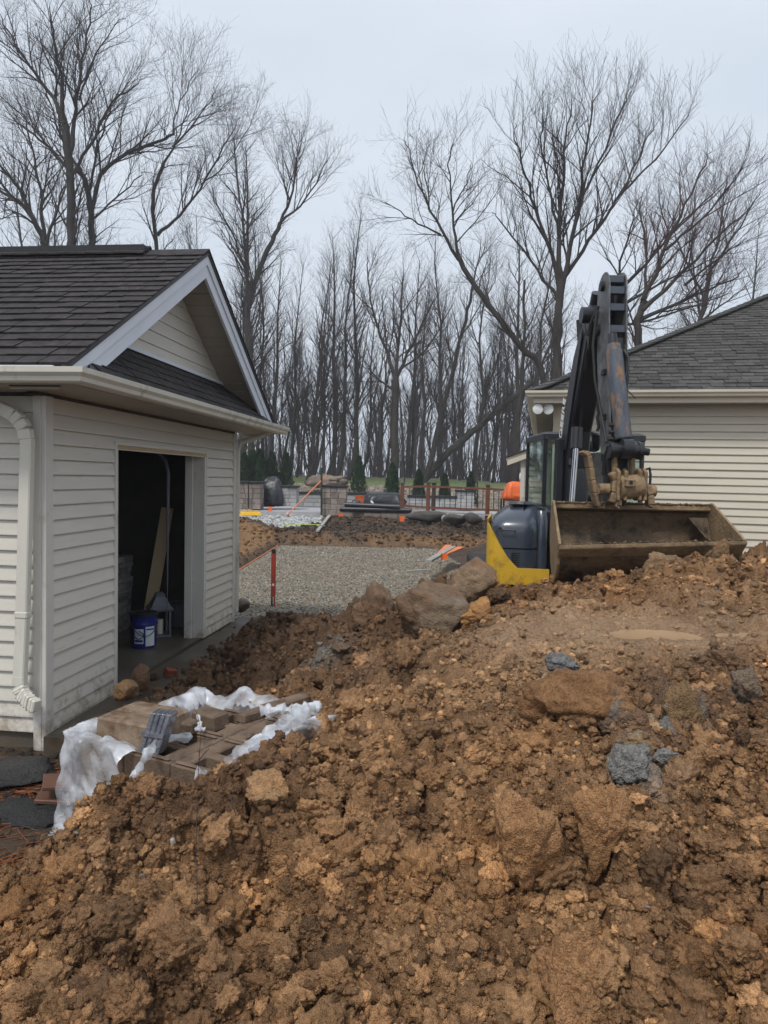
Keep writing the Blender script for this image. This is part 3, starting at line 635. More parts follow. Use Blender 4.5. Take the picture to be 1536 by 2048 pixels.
puddle('murky puddle on the mound top at the right margin', 1)

# clods of topsoil and clay on the cut bank behind and beside the pad
rg = np.random.RandomState(31); n = 5200
bx = rg.uniform(-4.6, 4.2, n); by = rg.uniform(20.7, 24.4, n); sel = rg.rand(n) < .28; by = np.where(sel, rg.uniform(10.5, 22, n), by); bx = np.where(sel, rg.uniform(-4.6, -3.05, n), bx)
jx = np.clip(np.searchsorted(xs, bx), 0, nx_ - 1); jy = np.clip(np.searchsorted(ys, by), 0, ny_ - 1)
bz = GZ[jy, jx]; bc = gc[jy, jx] * rg.uniform(.6, 1.5, (n, 1))
instanced('bank_clods', np.stack([bx, by, bz], -1), .014 + .05 * rg.rand(n) ** 4, bc, 3, 9, 'clods of dark topsoil and clay on the cut bank behind the pad', .3)
# ---------------------------------------------------------------- shed / small garage on the left
SA = Vector((-2.36, 4.93, 0.0)); SROT = math.atan2(.9935, .1144); SL = 4.06; SH = 2.36
shed = thing('garage', 'small beige sided garage with dark shingle roof and open doorway', 'garage', SA, SROT)
SINV = (Matrix.Translation(SA) @ Matrix.Rotation(SROT, 4, 'Z')).inverted()
def sl(p): return SINV @ Vector(p)          # world -> garage frame (x along front wall, y inward, z up)
SD = 3.7                                    # depth of the building
D0, D1, DH = 1.0, 3.03, 2.06                # door opening
MB().box((.02, .02, -.35), (SL - .02, SD, 0.0)).build('floor_slab', M_CONC, shed)
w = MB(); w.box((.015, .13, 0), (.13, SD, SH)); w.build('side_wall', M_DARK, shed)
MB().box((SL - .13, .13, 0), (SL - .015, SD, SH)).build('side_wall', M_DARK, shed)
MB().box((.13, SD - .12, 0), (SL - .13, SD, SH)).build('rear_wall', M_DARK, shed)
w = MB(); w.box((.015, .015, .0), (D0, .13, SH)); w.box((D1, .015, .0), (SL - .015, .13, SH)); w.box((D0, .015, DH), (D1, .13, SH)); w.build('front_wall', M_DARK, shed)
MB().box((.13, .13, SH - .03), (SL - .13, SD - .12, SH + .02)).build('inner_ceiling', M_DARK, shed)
C = .107
def plank_mesh(L, h, material, name='siding_plank'):
    """lapped siding course: runs along +x from 0, outward -y, butt edge at z=0"""
    m = MB(); prof = [(0, .016), (-.014, .016), (-.017, 0), (-.027, 0), (-.0265, .008), (-.004, h), (0, h)]
    m.prism(prof, lambda u, v, t: (t, u, v), 0, L); return m.mesh(name, material)
pm = {}
def plank(parent, x0, x1, z, material=M_SIDING, h=C, y=0.013, rot=0, org=(0, 0), key=''):
    k = (round(x1 - x0, 3), round(h, 3), material.name)
    if k not in pm: pm[k] = plank_mesh(x1 - x0, h + .004, material)
    if rot == 0: return link('siding_plank', pm[k], parent, (x0, y, z))
    return link('siding_plank', pm[k], parent, (org[0], org[1], z), (random.uniform(-.001, .001), 0, rot))
random.seed(3)
nc = int(SH / C)
for i in range(nc + 1):
    z = .0 + i * C; h = min(C, SH - z)
    if h < .03: continue
    if z + h <= DH + .07:
        plank(shed, .07, D0 - .03, z, h=h); plank(shed, D1 + .03, SL - .07, z, h=h)
    else:
        plank(shed, .07, SL - .07, z, h=h)
    plank(shed, 0, SD - .08, z, h=h, rot=-math.pi / 2, org=(.013, SD - .01))   # left-hand wall: outward is -x
MB().box((SL - .013, .08, 0), (SL + .004, SD, SH)).build('wall_cladding', M_SIDING, shed)
# corner posts
m = MB(); m.box((-.022, -.022, -.13), (.075, .012, SH)); m.box((-.022, .0125, -.13), (.012, .075, SH)); m.build('corner_post', M_TRIM, shed, bev=.004)
m = MB(); m.box((SL - .075, -.022, -.04), (SL + .022, .012, SH)); m.box((SL - .012, .0125, -.04), (SL + .022, .075, SH)); m.build('corner_post', M_TRIM, shed, bev=.004)
m = MB(); m.box((.08, -.012, -.10), (D0 - .03, .012, -.002)); m.build('starter_plank', M_SIDING, shed)
# door surround
m = MB(); m.box((D0 - .03, -.022, -.06), (D0 - .004, .03, DH + .045)); m.build('door_trim', M_TRIM, shed, bev=.003)
m = MB(); m.box((D1 + .004, -.022, .02), (D1 + .032, .03, DH + .045)); m.build('door_trim', M_TRIM, shed, bev=.003)
m = MB(); m.box((D0 - .004, -.022, DH + .012), (D1 + .004, .03, DH + .045)); m.build('door_trim', M_TRIM, shed, bev=.003)
m = MB(); m.box((D1 - .03, -.018, 0.0), (D1 + .003, .115, DH - .02)); m.build('door_jamb', M_TRIM, shed, bev=.004)
m = MB(); m.box((D1 - .055, .117, -.01), (D1 + .01, .205, DH - .02)); m.build('door_jamb', M_TRIM, shed, bev=.004)
m = MB(); m.box((D0 - .003, -.018, 0.0), (D0 + .02, .13, DH - .02)); m.build('door_jamb', M_TRIM, shed, bev=.004)
m = MB(); m.box((D0 - .003, -.018, DH - .018), (D1 + .003, .13, DH + .011)); m.build('door_head', M_WOOD, shed, bev=.004)
# overhead-door track inside
tr = MB(); xt = D1 - .10
tr.tube([(xt, .38, .03), (xt, .38, 1.85), (xt, .41, 1.98), (xt, .50, 2.08), (xt, .64, 2.13), (xt, 2.4, 2.14)], .022, 8); tr.build('door_track', M_LANTERN, shed, smooth=True)
# roof
XA = SL / 2; ZA = 3.97; XE = -.38; ZE = 2.52; RK = -.37; RB = SD + .3
sx, sz = (XA - XE), (ZA - ZE); sl_len = math.hypot(sx, sz); ux, uz = sx / sl_len, sz / sl_len
nxl, nzl = -uz, ux                          # normal of the left slope in x-z
rd = MB(); rd.prism([(XE, ZE), (XA, ZA), (XA, ZA - .06), (XE, ZE - .06)], lambda u, v, t: (u, t, v), RK + .03, RB)
rd.build('roof_deck', M_DRIP, shed)
rd = MB(); rd.prism([(SL - XE, ZE), (XA, ZA), (XA, ZA - .06), (SL - XE, ZE - .06)], lambda u, v, t: (u, t, v), RK + .03, RB); rd.build('roof_deck', M_DRIP, shed)
rs = MB(); rs.prism([(SL - XE + .03, ZE - .01), (XA, ZA + .012), (XA, ZA + .001), (SL - XE + .03, ZE - .02)], lambda u, v, t: (u, t, v), RK - .045, RB); rs.build('roof_covering', M_SHINGLE, shed)
EXP = .14
def shingle_mesh(name, wdt, exp, mat_, ux, uz, axis):
    """tab lying on the slope; axis 'x-': slope rises along +x, tab width along +y"""
    m = MB(); L = exp * 1.25; t0 = .018; t1 = .002
    nx, nz = -uz, ux
    P = lambda a, w, t: (a * ux + t * nx, w, a * uz + t * nz)
    g = .004
    prof = [(0, g), (0, wdt - g), (L, wdt - g), (L, g)]
    B = [P(a, w_, 0) for a, w_ in prof]; T = [P(0, g, t0), P(0, wdt - g, t0), P(L, wdt - g, t1), P(L, g, t1)]
    m.hexa(B, T); me = m.mesh(name, mat_); return me
sh_me = [shingle_mesh('shingle', w_, EXP, M_SHINGLE, ux, uz, 'x') for w_ in (.16, .2, .24, .29)]
rows = int(sl_len / EXP) + 1
random.seed(8)
for r in range(rows):
    a = r * EXP - .03; y = RK - .045; first = True
    while y < 2.35:
        k = random.randrange(4); w_ = (.16, .2, .24, .29)[k]
        if first: y -= random.uniform(0, .0)
        a2 = min(a + random.uniform(-.004, .004), sl_len - EXP * 1.25 + .02)
        tt = .002 + (.004 if random.random() < .45 else 0)
        o = link('shingle', sh_me[k], shed, (XE + a2 * ux + tt * nxl, y, ZE + a2 * uz + tt * nzl)); first = False
        y += w_
m = MB(); m.prism([(XE - .02, ZE), (XA, ZA + .012), (XA, ZA + .001), (XE - .02, ZE - .008)], lambda u, v, t: (u, t, v), 2.62, RB); m.build('roof_covering', M_SHINGLE, shed)
# ridge vent caps
yv = RK + .55
while yv < 2.8:
    m = MB(); zt = ZA + .05
    m.prism([(XA - .17, zt - .105), (XA, zt), (XA + .17, zt - .105), (XA + .17, zt - .09), (XA, zt + .016), (XA - .17, zt - .09)], lambda u, v, t: (u, t, v + (.006 if t > yv + .1 else 0)), yv, yv + .295)
    m.build('ridge_cap', M_SHINGLE, shed); yv += .285
m = MB(); m.prism([(XA - .155, ZA - .07), (XA, ZA + .02), (XA + .155, ZA - .07), (XA, ZA + .03)], lambda u, v, t: (u, t, v), RK - .04, yv); m.build('ridge_cap', M_SHINGLE, shed)
m = MB(); m.box((XA - .13, RK + .56, ZA - .06), (XA + .13, 2.8, ZA + .042)); m.build('ridge_vent', M_BLACK, shed)
# rake boards (two stepped boards per side), drip edge
def rake(side):
    f = (lambda u: u) if side < 0 else (lambda u: SL - u)
    def strip(o0, o1, y0, y1, name, mt, xe=XE):
        m = MB(); sl_ = uz / ux; zc = ZE - .03 if o0 >= .03 else -9
        zr = lambda x, o: ZE + (x - XE) * sl_ - o
        if zc < 0: prof = [(xe, zr(xe, o0)), (XA, ZA - o0), (XA, ZA - o1), (xe, zr(xe, o1))]
        else:
            x0_ = XE + max(0, o0 - .03) / sl_; x1_ = XE + (o1 - .03) / sl_
            prof = [(x0_, zr(x0_, o0)), (XA, ZA - o0), (XA, ZA - o1), (x1_, zc)]
        m.prism(prof, lambda u, v, t: (f(u), t, v), y0, y1); return m.build(name, mt, shed)
    strip(-.012, .03, RK - .035, RK + .0, 'drip_edge', M_DRIP, XE - .03)
    strip(.03, .12, RK - .022, RK + .028, 'rake_board', M_WHITE)
    strip(.12, .245, RK - .008, RK + .02, 'rake_board', M_WHITE)
rake(-1); rake(1)
# rake soffit boards under the right-hand and left-hand overhang
nb = 18
for side in (-1, 1):
    f = (lambda u: u) if side < 0 else (lambda u: SL - u)
    for i in range(nb):
        a0 = i / nb; a1 = (i + .92) / nb
        q = lambda a, o: (XE + (XA - XE) * a, ZE + (ZA - ZE) * a - o)
        m = MB(); m.prism([q(a0, .16), q(a1, .16), q(a1, .145), q(a0, .145)], lambda u, v, t: (f(u), t, v), RK + .03, .0)
        m.build('soffit_board', M_SOFFIT, shed)
    m = MB(); m.prism([(XE, ZE - .143), (XA, ZA - .143), (XA, ZA - .135), (XE, ZE - .135)], lambda u, v, t: (f(u), t, v), RK + .03, .0); m.build('soffit_backing', M_DRIP, shed)
# gable wall planks
zb = 2.90; i = 0
while zb + i * .125 < ZA - .2:
    z0 = zb + i * .125; z1 = min(z0 + .128, ZA - .17)
    off = lambda z: (z + .165 - ZE) / (uz / ux) + XE
    x0a, x0b = off(z0), off(z1)
    m = MB(); V = [(x0a, -.016, z0), (SL - x0a, -.016, z0), (SL - x0b, -.004, z1), (x0b, -.004, z1)]
    V2 = [(x0a, .012, z0), (SL - x0a, .012, z0), (SL - x0b, .012, z1), (x0b, .012, z1)]
    m.add(V + V2, [(0, 1, 2, 3), (7, 6, 5, 4), (0, 4, 5, 1), (1, 5, 6, 2), (2, 6, 7, 3), (3, 7, 4, 0)]); m.build('siding_plank', M_SIDING, shed); i += 1
m = MB(); m.prism([(XE + .3, SH), (XA, ZA - .18), (SL - XE - .3, SH)], lambda u, v, t: (u, t, v), .013, .1); m.build('gable_wall', M_DARK, shed)
# pent roof across the gable foot
PY0, PZ0, PY1, PZ1 = -.475, 2.505, .0, 2.92
def pent_x(z): return XE + (z - ZE + .10) / (uz / ux)
xa_, xb_ = pent_x(PZ0), pent_x(PZ1)
m = MB(); m.hexa([(xa_, PY0, PZ0 - .05), (SL - xa_, PY0, PZ0 - .05), (SL - xb_, PY1, PZ1 - .05), (xb_, PY1, PZ1 - .05)], [(xa_, PY0, PZ0 - .02), (SL - xa_, PY0, PZ0 - .02), (SL - xb_, PY1, PZ1 - .02), (xb_, PY1, PZ1 - .02)]); m.build('pent_roof_deck', M_DRIP, shed)
pl = math.hypot(PY1 - PY0, PZ1 - PZ0); py_, pz_ = (PY1 - PY0) / pl, (PZ1 - PZ0) / pl
pent_me = []
for w_ in (.17, .22, .28):
    m = MB(); L = .165
    Pp = lambda a, x, t: (x, a * py_ - t * pz_, a * pz_ + t * py_)
    m.hexa([Pp(0, .003, 0), Pp(0, w_ - .003, 0), Pp(L, w_ - .003, 0), Pp(L, .003, 0)], [Pp(0, .003, .013), Pp(0, w_ - .003, .013), Pp(L, w_ - .003, .002), Pp(L, .003, .002)])
    pent_me.append((w_, m.mesh('pent_shingle', M_SHINGLE)))
for r in range(5):
    a = -.02 + r * .125; x = pent_x(PZ0 + (a + .16) * pz_) + .02; x_end = SL - x
    while x < x_end - .1:
        w_, me = random.choice(pent_me); tt = random.uniform(0, .006) - .018
        link('pent_shingle', me, shed, (x, PY0 + a * py_ - tt * pz_, PZ0 + a * pz_ + tt * py_)); x += w_
m = MB(); m.box((xb_ + .03, -.03, PZ1 - .02), (SL - xb_ - .03, -.005, PZ1 + .012)); m.build('wall_flashing', M_WHITE, shed)
# soffit, fascia, gutters
m = MB(); m.box((-.42, -.455, 2.385), (SL + .40, .02, 2.40)); m.build('eave_soffit', M_SOFFIT, shed)
m = MB(); m.box((-.42, .021, 2.385), (.0, RB, 2.40)); m.build('eave_soffit', M_SOFFIT, shed)
m = MB(); m.box((-.42, -.475, 2.39), (SL + .40, -.456, 2.47)); m.build('fascia', M_TRIM, shed)
m = MB(); m.box((-.44, -.455, 2.39), (-.421, RB, 2.47)); m.build('fascia', M_TRIM, shed)
gp = [(0, 0), (.07, 0), (.085, .012), (.092, .045), (.115, .075), (.118, .118), (.108, .118), (.104, .08), (.082, .052), (.076, .012), (.01, .01), (.006, .11), (0, .11)]
def gutter_sweep(path, nrm, z0, name, mt, parent):
    """gutter profile swept along an L-shaped eave with a mitred corner; nrm: outward offset direction at each path point"""
    gp_ = [(u, .03 + v * .76) for u, v in gp]; m = MB(); n = len(gp); V = [(p[0] + d_[0] * u, p[1] + d_[1] * u, z0 + v) for p, d_ in zip(path, nrm) for u, v in gp_]
    F = [(i * n + k, i * n + (k + 1) % n, (i + 1) * n + (k + 1) % n, (i + 1) * n + k) for i in range(len(path) - 1) for k in range(n)]
    F += [tuple(range(n))[::-1], tuple((len(path) - 1) * n + k for k in range(n))]; m.add(V, F); return m.build(name, mt, parent)
gutter_sweep([(SL + .44, -.478), (-.442, -.478), (-.442, RB)], [(0, -1), (-1, -1), (-1, 0)], 2.357, 'gutter', M_GUTTER, shed)
m = MB(); m.box((.0, -.545, 2.472), (SL + .36, -.477, 2.480)); m.build('gutter_guard', M_WHITE, shed)
# perforated gutter guard along the left-hand eave: a grid of thin bars
m = MB()
for k in range(60):
    y = -.36 + k * .03; m.box((-.53, y, 2.478), (-.40, y + .011, 2.486))
for k in range(5):
    x = -.53 + k * .027; m.box((x, -.36, 2.4795), (x + .01, 1.5, 2.4875))
o = m.build('gutter_guard', M_WHITE, shed)
MB().box((-.556, -.40, 2.475), (-.535, 1.5, 2.484)).build('gutter_lip', M_WHITE, shed)
# downspout near the corner: corrugated elbows and two straight lengths
def dspt(pts, w_, h_, name, parent=shed):
    m = MB()
    for p, q in zip(pts[:-1], pts[1:]): m.bar(sl(p), sl(q), w_, h_, up=(1, 0, 0.01))
    return m.build(name, M_GUTTER, parent, bev=.008)
dd = 4.83
dspt([W(-60, 790, dd - .05), W(20, 826, dd)], .085, .06, 'downspout_elbow')
el = [W(14, 823, dd), W(28, 830, dd), W(40, 842, dd), W(50, 858, dd), W(53, 880, dd)]
dspt(el, .09, .066, 'downspout_elbow')
dspt([W(55, 876, dd), W(46, 1226, dd)], .083, .06, 'downspout')
dspt([W(46, 1222, dd), W(46, 1236, dd)], .094, .07, 'downspout_joint')
dspt([W(46, 1232, dd), W(40, 1362, dd)], .083, .06, 'downspout')
pts = [W(40, 1350, dd), W(40, 1372, dd), W(44, 1386, dd - .02), W(52, 1397, dd - .05), W(62, 1406, dd - .09), W(74, 1413, dd - .12)]
dspt(pts, .086, .062, 'downspout_elbow')
for k in range(9):
    t = k / 8; a = pts[1].lerp(pts[-1], t) + Vector((0, 0, .02 * -math.sin(t * 3.1)))
    i0 = min(int(t * 4), 3) + 1; b0 = pts[i0].lerp(pts[i0 + 1], t * 4 - int(t * 4)) if i0 < 5 else pts[5]
    b1 = b0 + (pts[i0 + 1] - pts[i0]).normalized() * .008 if i0 < 5 else b0 + (pts[5] - pts[4]).normalized() * .008
    dspt([b0, b1], .094, .07, 'elbow_rib')
e0 = Vector((SL + .06, -.42, 2.40))
m = MB(); m.tube([e0, e0 + Vector((0, .1, -.06)), e0 + Vector((0, .36, -.14)), e0 + Vector((0, .40, -.24)), e0 + Vector((0, .40, -2.3))], .032, 8); m.build('downspout', M_GUTTER, shed, smooth=True)

# wet concrete apron before the door
ap = MB(); T = [(-.05, -.02), (SL + .3, -.02), (SL + .3, -.5), (3.4, -.75), (2.6, -.85), (1.6, -.8), (.7, -.5), (-.05, -.3)]
ap.prism(T, lambda u, v, t: Matrix.Translation(SA) @ Matrix.Rotation(SROT, 4, 'Z') @ Vector((u, v, t)), -.3, -.012)
kind(ap.build('concrete_apron', M_CONC), 'structure', 'wet muddy concrete apron before the garage doorway')

# things standing in the doorway
def lantern(p):
    t = thing('lantern', 'grey metal lantern with white candle on the garage floor', 'lantern', p, .5)
    MB().box((-.11, -.11, 0), (.11, .11, .03)).build('base', M_LANTERN, t, bev=.005)
    for sx_ in (-1, 1):
        for sy_ in (-1, 1): MB().box((sx_ * .095 - .011, sy_ * .095 - .011, .03), (sx_ * .095 + .011, sy_ * .095 + .011, .30)).build('post', M_LANTERN, t)
    m = MB(); q = lambda r, z: [(-r, -r, z), (r, -r, z), (r, r, z), (-r, r, z)]
    rs_ = [(.125, .30), (.13, .325), (.10, .36), (.07, .42), (.052, .455), (.052, .48), (.03, .50)]
    V = [v for r, z in rs_ for v in q(r, z)]
    F = [(0, 3, 2, 1)] + [(4 * i + k, 4 * i + (k + 1) % 4, 4 * i + 4 + (k + 1) % 4, 4 * i + 4 + k) for i in range(len(rs_) - 1) for k in range(4)] + [tuple(4 * (len(rs_) - 1) + k for k in range(4))]
    m.add(V, F); m.build('roof', M_LANTERN, t)
    MB().tube([(0, 0, .49), (-.03, 0, .53), (0, 0, .56), (.03, 0, .53), (0, 0, .49)], .006, 6).build('ring', M_LANTERN, t)
    MB().lathe([(.038, .03), (.04, .035), (.04, .19), (.036, .195)]).build('candle', M_CANDLE, t, smooth=True)
lantern(Wz(319, 1272, 0))
p = Wz(287, 1293, 0)
bk = thing('paint_pail', 'dark blue metal pail with white labels standing in the garage doorway', 'pail', p)
MB().lathe([(.118, 0), (.125, .006), (.128, .04), (.131, .045), (.135, .24), (.139, .25), (.139, .262), (.136, .27), (.142, .335), (.146, .34), (.146, .355)], n=28).build('can', M_BLUECAN, bk, smooth=True)
MB().lathe([(.147, .345), (.150, .35), (.150, .368), (.13, .372), (.13, .362)], n=28).build('lid', M_BLACK, bk, smooth=True)
def wraplabel(a0, a1, z0, z1, r, mt, name='label'):
    n = 10; V = []
    for k in range(n + 1):
        a = a0 + (a1 - a0) * k / n
        V += [(r * math.cos(a), r * math.sin(a), z0), (r * math.cos(a), r * math.sin(a), z1)]
    m = MB(); m.add(V, [(2 * i, 2 * i + 2, 2 * i + 3, 2 * i + 1) for i in range(n)]); return m.build(name, mt, bk)
wraplabel(-1.95, -1.25, .06, .215, .1375, M_LABEL); wraplabel(-1.1, -.35, .03, .235, .1375, M_LABEL)
wraplabel(-1.9, -1.3, .075, .10, .1385, M_BLUECAN, 'label_band'); wraplabel(-1.05, -.4, .20, .215, .1385, M_BLUECAN, 'label_band')
m = MB(); m.tube([(.138 * math.cos(-1.6 + .35 * math.sin(a)) , .1395 * math.sin(-1.6 + .25 * math.sin(a)), .15 + .04 * math.cos(a)) for a in np.linspace(0, 5.2, 16)], .005, 5); m.build('label_swirl', M_BLUECAN, bk)
m = MB(); m.tube([(.149 * math.cos(a), .149 * math.sin(a), .30 - .16 * math.sin((a + 2.4) / 2.6 * math.pi) ** 1.0) for a in np.linspace(-2.4, .2, 14)], .004, 5); m.build('bail_handle', M_BLACK, bk)
# leaning board
a = Wz(293, 1262, .0); b = W(335, 1016, a.y + .25)
m = MB(); m.bar(a, b, .14, .035, up=(.25, -.95, .1)); tag(m.build('leaning_board', M_WOOD, bev=.003), 'long pine board leaning inside the dark garage', 'board')
# stacked ledger-stone panels
st = thing('stone_veneer_stack', 'stack of grey stone veneer pieces inside the garage by the doorway edge', 'stone stack', Wz(243, 1262, 0), SROT)
random.seed(4); z = 0
M_VENEER = mat('grey stone veneer', (.16, .15, .145), (.26, .25, .24), scale=9, rough=.8, rnd=.35, bump=.004, bscale=60)
while z < .86:
    h = random.choice((.045, .06, .075)); x = -.27
    while x < .2:
        w_ = random.uniform(.14, .3); MB().box((x, random.uniform(-.02, .02), z), (min(x + w_ - .004, .27), .2, z + h - .004)).build('stone', M_VENEER, st, bev=.004); x += w_
    z += h
# dark cabinet, net and tub in the gloom
p = sl(Wz(262, 1225, 0)); cab_p = Wz(285, 1236, 0) + Vector((-.05, .75, 0))
ca = thing('storage_cabinet', 'tall dark navy cabinet in the gloom of the garage', 'cabinet', (Matrix.Translation(SA) @ Matrix.Rotation(SROT, 4, 'Z')) @ Vector((2.0, 1.15, 0)), SROT)
M_NAVY = mat('navy painted panel', (.018, .022, .04), (.025, .03, .052), rough=.4)
MB().box((-.45, 0, 0), (.45, .4, 1.75)).build('body', M_NAVY, ca, bev=.01)
for k in (0, 1):
    d_ = MB().box((-.44 + .445 * k, -.02, .06), (-.01 + .445 * k, -.001, 1.72)).build('door', M_NAVY, ca, bev=.006)
    MB().bar((-.03 + .06 * k, -.045, .85), (-.03 + .06 * k, -.045, 1.0), .015).build('handle', M_BLACK, d_)
p = sl(Wz(352, 1262, 0))
tb = MB(); tb.lathe([(.13, 0), (.15, .02), (.17, .26), (.18, .27), (.18, .285), (.16, .285), (.145, .03)], n=20); o = tb.build('tub', M_LANTERN, None, smooth=True); o.location = Wz(349, 1262, 0) + Vector((.0, .3, 0)); tag(o, 'plain grey tub standing behind the lantern near the door track', 'tub')

# stone step under the downspout and the dark bed beside the garage
def slab_stone(name, label, p, size, seed, c, rot=0):
    V, F = rock_shape(5, seed, 14, .22, .5, 2.2, .9); V = np.sign(V) * np.abs(V) ** .8; V = V * np.array(size) * 1.2
    cr_, sr_ = math.cos(rot), math.sin(rot); V = V @ np.array([[cr_, sr_, 0], [-sr_, cr_, 0], [0, 0, 1]])
    o = link(name, np_mesh(name, V, F, M_BOULDER, True, np.broadcast_to(np.array(c), V.shape) * (1 + .3 * fbm(V[:, 0] * 8, V[:, 1] * 8, V[:, 2] * 8, 3, seed))[:, None]), None, p); return tag(o, label, 'stone')
slab_stone('stone_block', 'dark wet stone block under the downspout outlet', Wz(18, 1425, .02) + Vector((0, 0, -.07)), (.28, .22, .11), 61, (.05, .042, .035), .1)
slab_stone('flat_stone', 'flat dark rounded stone on the ground left of the pallet', Wz(10, 1550, -.08), (.26, .2, .045), 62, (.035, .033, .032), .3)
slab_stone('flat_stone', 'black lump of wet stone in the needle litter left of the mound', Wz(60, 1628, -.11), (.24, .12, .05), 63, (.018, .018, .018), -.2)
slab_stone('corner_stone', 'small dark stone at the far foot of the garage corner', Wz(481, 1212, .05), (.10, .12, .08), 64, (.10, .075, .055))
# fallen pine needles and twigs on the dark bed
rg = np.random.RandomState(12); n = 1500
P = np.stack([rg.uniform(-2.75, -1.45, n), rg.uniform(3.15, 4.75, n), np.zeros(n)], -1)
P[:, 2] = np.maximum(ground_z(P[:, 0], P[:, 1]) + .055 * 0, mound_surface(P[:, 0], P[:, 1])[0]) + .012 + .02 * rg.rand(n)
ang = rg.uniform(0, np.pi, n); L = rg.uniform(.03, .10, n); dz = rg.uniform(-.12, .12, n)
Dv = np.stack([np.cos(ang), np.sin(ang), dz], -1) * L[:, None]; Sd = np.stack([-np.sin(ang), np.cos(ang), np.zeros(n)], -1) * .0022; Up = np.array([0, 0, .0035])
V = np.stack([P - Dv - Sd, P - Dv + Sd, P - Dv + Up, P + Dv - Sd, P + Dv + Sd, P + Dv + Up], 1).reshape(-1, 3)
base_f = np.array([[0, 1, 4], [0, 4, 3], [1, 2, 5], [1, 5, 4], [2, 0, 3], [2, 3, 5]])
F = (base_f[None] + (np.arange(n) * 6)[:, None, None]).reshape(-1, 3)
NC_ = np.repeat(np.where(rg.rand(n)[:, None] < .6, np.array([[.26, .085, .032]]), np.array([[.12, .065, .035]])), 6, axis=0)
kind(link('pine_needles', np_mesh('pine_needles', V, F, M_STONE, False, NC_)), 'stuff', 'fallen reddish pine needles on dark soil beside the pallet')

# ---------------------------------------------------------------- house on the right
HROT = math.radians(-12.5); _g = W(1050, 787, 10.2); HC = Vector((_g.x, _g.y, 0)) - Matrix.Rotation(HROT, 3, 'Z') @ Vector((-.44, -.42, 0)); HC.z = .35
house = thing('house', 'long cream sided house with weathered hip roof behind the excavator', 'house', HC, HROT)
HE = 2.62                                    # eave height above its base
HL, HW = 13.0, 9.0
MB().box((.02, .02, -.6), (HL, HW, HE + .05)).build('wall', M_SIDING2, house)
MB().box((.0, .0, -.62), (HL + .02, HW + .02, -.02)).build('foundation', mat('grey foundation', (.25, .24, .22), (.3, .29, .27), rough=.9), house)
k = 0
while k * C < HE:
    h = min(C, HE - k * C)
    cut = random.choice((1.3, 2.1, 2.7, 3.4, 4.2)) + random.uniform(-.2, .2)
    link('siding_plank', plank_mesh(cut + .02, h + .004, M_SIDING2), house, (.08, .0145, k * C)); link('siding_plank', plank_mesh(8.0 - cut, h + .004, M_SIDING2), house, (.08 + cut, .017, k * C)); k += 1
m = MB(); m.box((-.03, -.03, 0), (.09, .016, HE)); m.box((-.03, .0165, 0), (.016, .11, HE)); m.build('corner_post', mat('tan corner trim', (.50, .43, .31), (.55, .475, .345), rough=.45), house, bev=.004)
OV = .30
m = MB(); m.box((-OV, -OV, HE), (HL, .03, HE + .016)); m.build('eave_soffit', M_SOFFIT, house)
m = MB(); m.box((-OV, .031, HE), (.0, HW, HE + .016)); m.build('eave_soffit', M_SOFFIT, house)
m = MB(); m.box((-OV - .02, -OV - .02, HE + .0), (HL, -OV, HE + .15)); m.build('fascia', M_GUTTER2, house)
m = MB(); m.box((-OV - .02, -OV + .001, HE + .0), (-OV, HW, HE + .15)); m.build('fascia', M_GUTTER2, house)
gutter_sweep([(HL, -OV - .022), (-OV - .022, -OV - .022), (-OV - .022, HW)], [(0, -1), (-1, -1), (-1, 0)], HE + .045, 'gutter', M_GUTTER2, house)
MB().box((-OV - .14, -OV - .055, HE + .158), (HL, -OV + .02, HE + .17)).build('gutter_guard', M_WHITE, house)
# hip roof: the front slope as shingles, the left-hand slope behind the hip
RM = .54; RZ = HE + .16; RH = HW / 2 + OV
E0 = (-OV - .03, -OV - .03)
m = MB(); top = RH
Vr = [(E0[0], E0[1], RZ), (HL, E0[1], RZ), (HL, E0[1] + top, RZ + top * RM), (E0[0] + top, E0[1] + top, RZ + top * RM), (E0[0], E0[1] + 2 * top, RZ), (HL, E0[1] + 2 * top, RZ)]
m.add(Vr, [(0, 1, 2, 3), (0, 3, 4), (3, 2, 5, 4), (0, 4, 5, 1)]); m.build('roof_deck', M_SHINGLE2, house)
q = math.hypot(1, RM); ry, rz = 1 / q, RM / q
def tabv(a, x, t): return (x, a * ry - t * rz, a * rz + t * ry)
tabs = []
for w_ in (.17, .22, .3):
    L = .165; m = MB(); m.hexa([tabv(0, .004, 0), tabv(0, w_ - .004, 0), tabv(L, w_ - .004, 0), tabv(L, .004, 0)], [tabv(0, .004, .014), tabv(0, w_ - .004, .014), tabv(L, w_ - .004, .003), tabv(L, .004, .003)])
    tabs.append((w_, m))
tab_me = [(w_, m.mesh('shingle', M_SHINGLE2)) for w_, m in tabs]
random.seed(21); rest = {0: MB(), 1: MB(), 2: MB()}; count = 0; a = -.03; r = 0
while a * ry < RH - .1:
    xh = E0[0] + a * ry + .06; x = xh
    while x < 7.0 + a * .45:
        ki = random.randrange(3); w_ = tabs[ki][0]; tt = .003 + (.006 if random.random() < .4 else 0)
        loc = (x, E0[1] + a * ry - tt * rz, RZ + a * rz + tt * ry)
        if count < 296 and x < 4.6 + a * .4: link('shingle', tab_me[ki][1], house, loc); count += 1
        else: rest[random.randrange(3)].add([Vector(v) + Vector(loc) for v in tabs[ki][1].V], tabs[ki][1].F)
        x += w_
    a += .138; r += 1
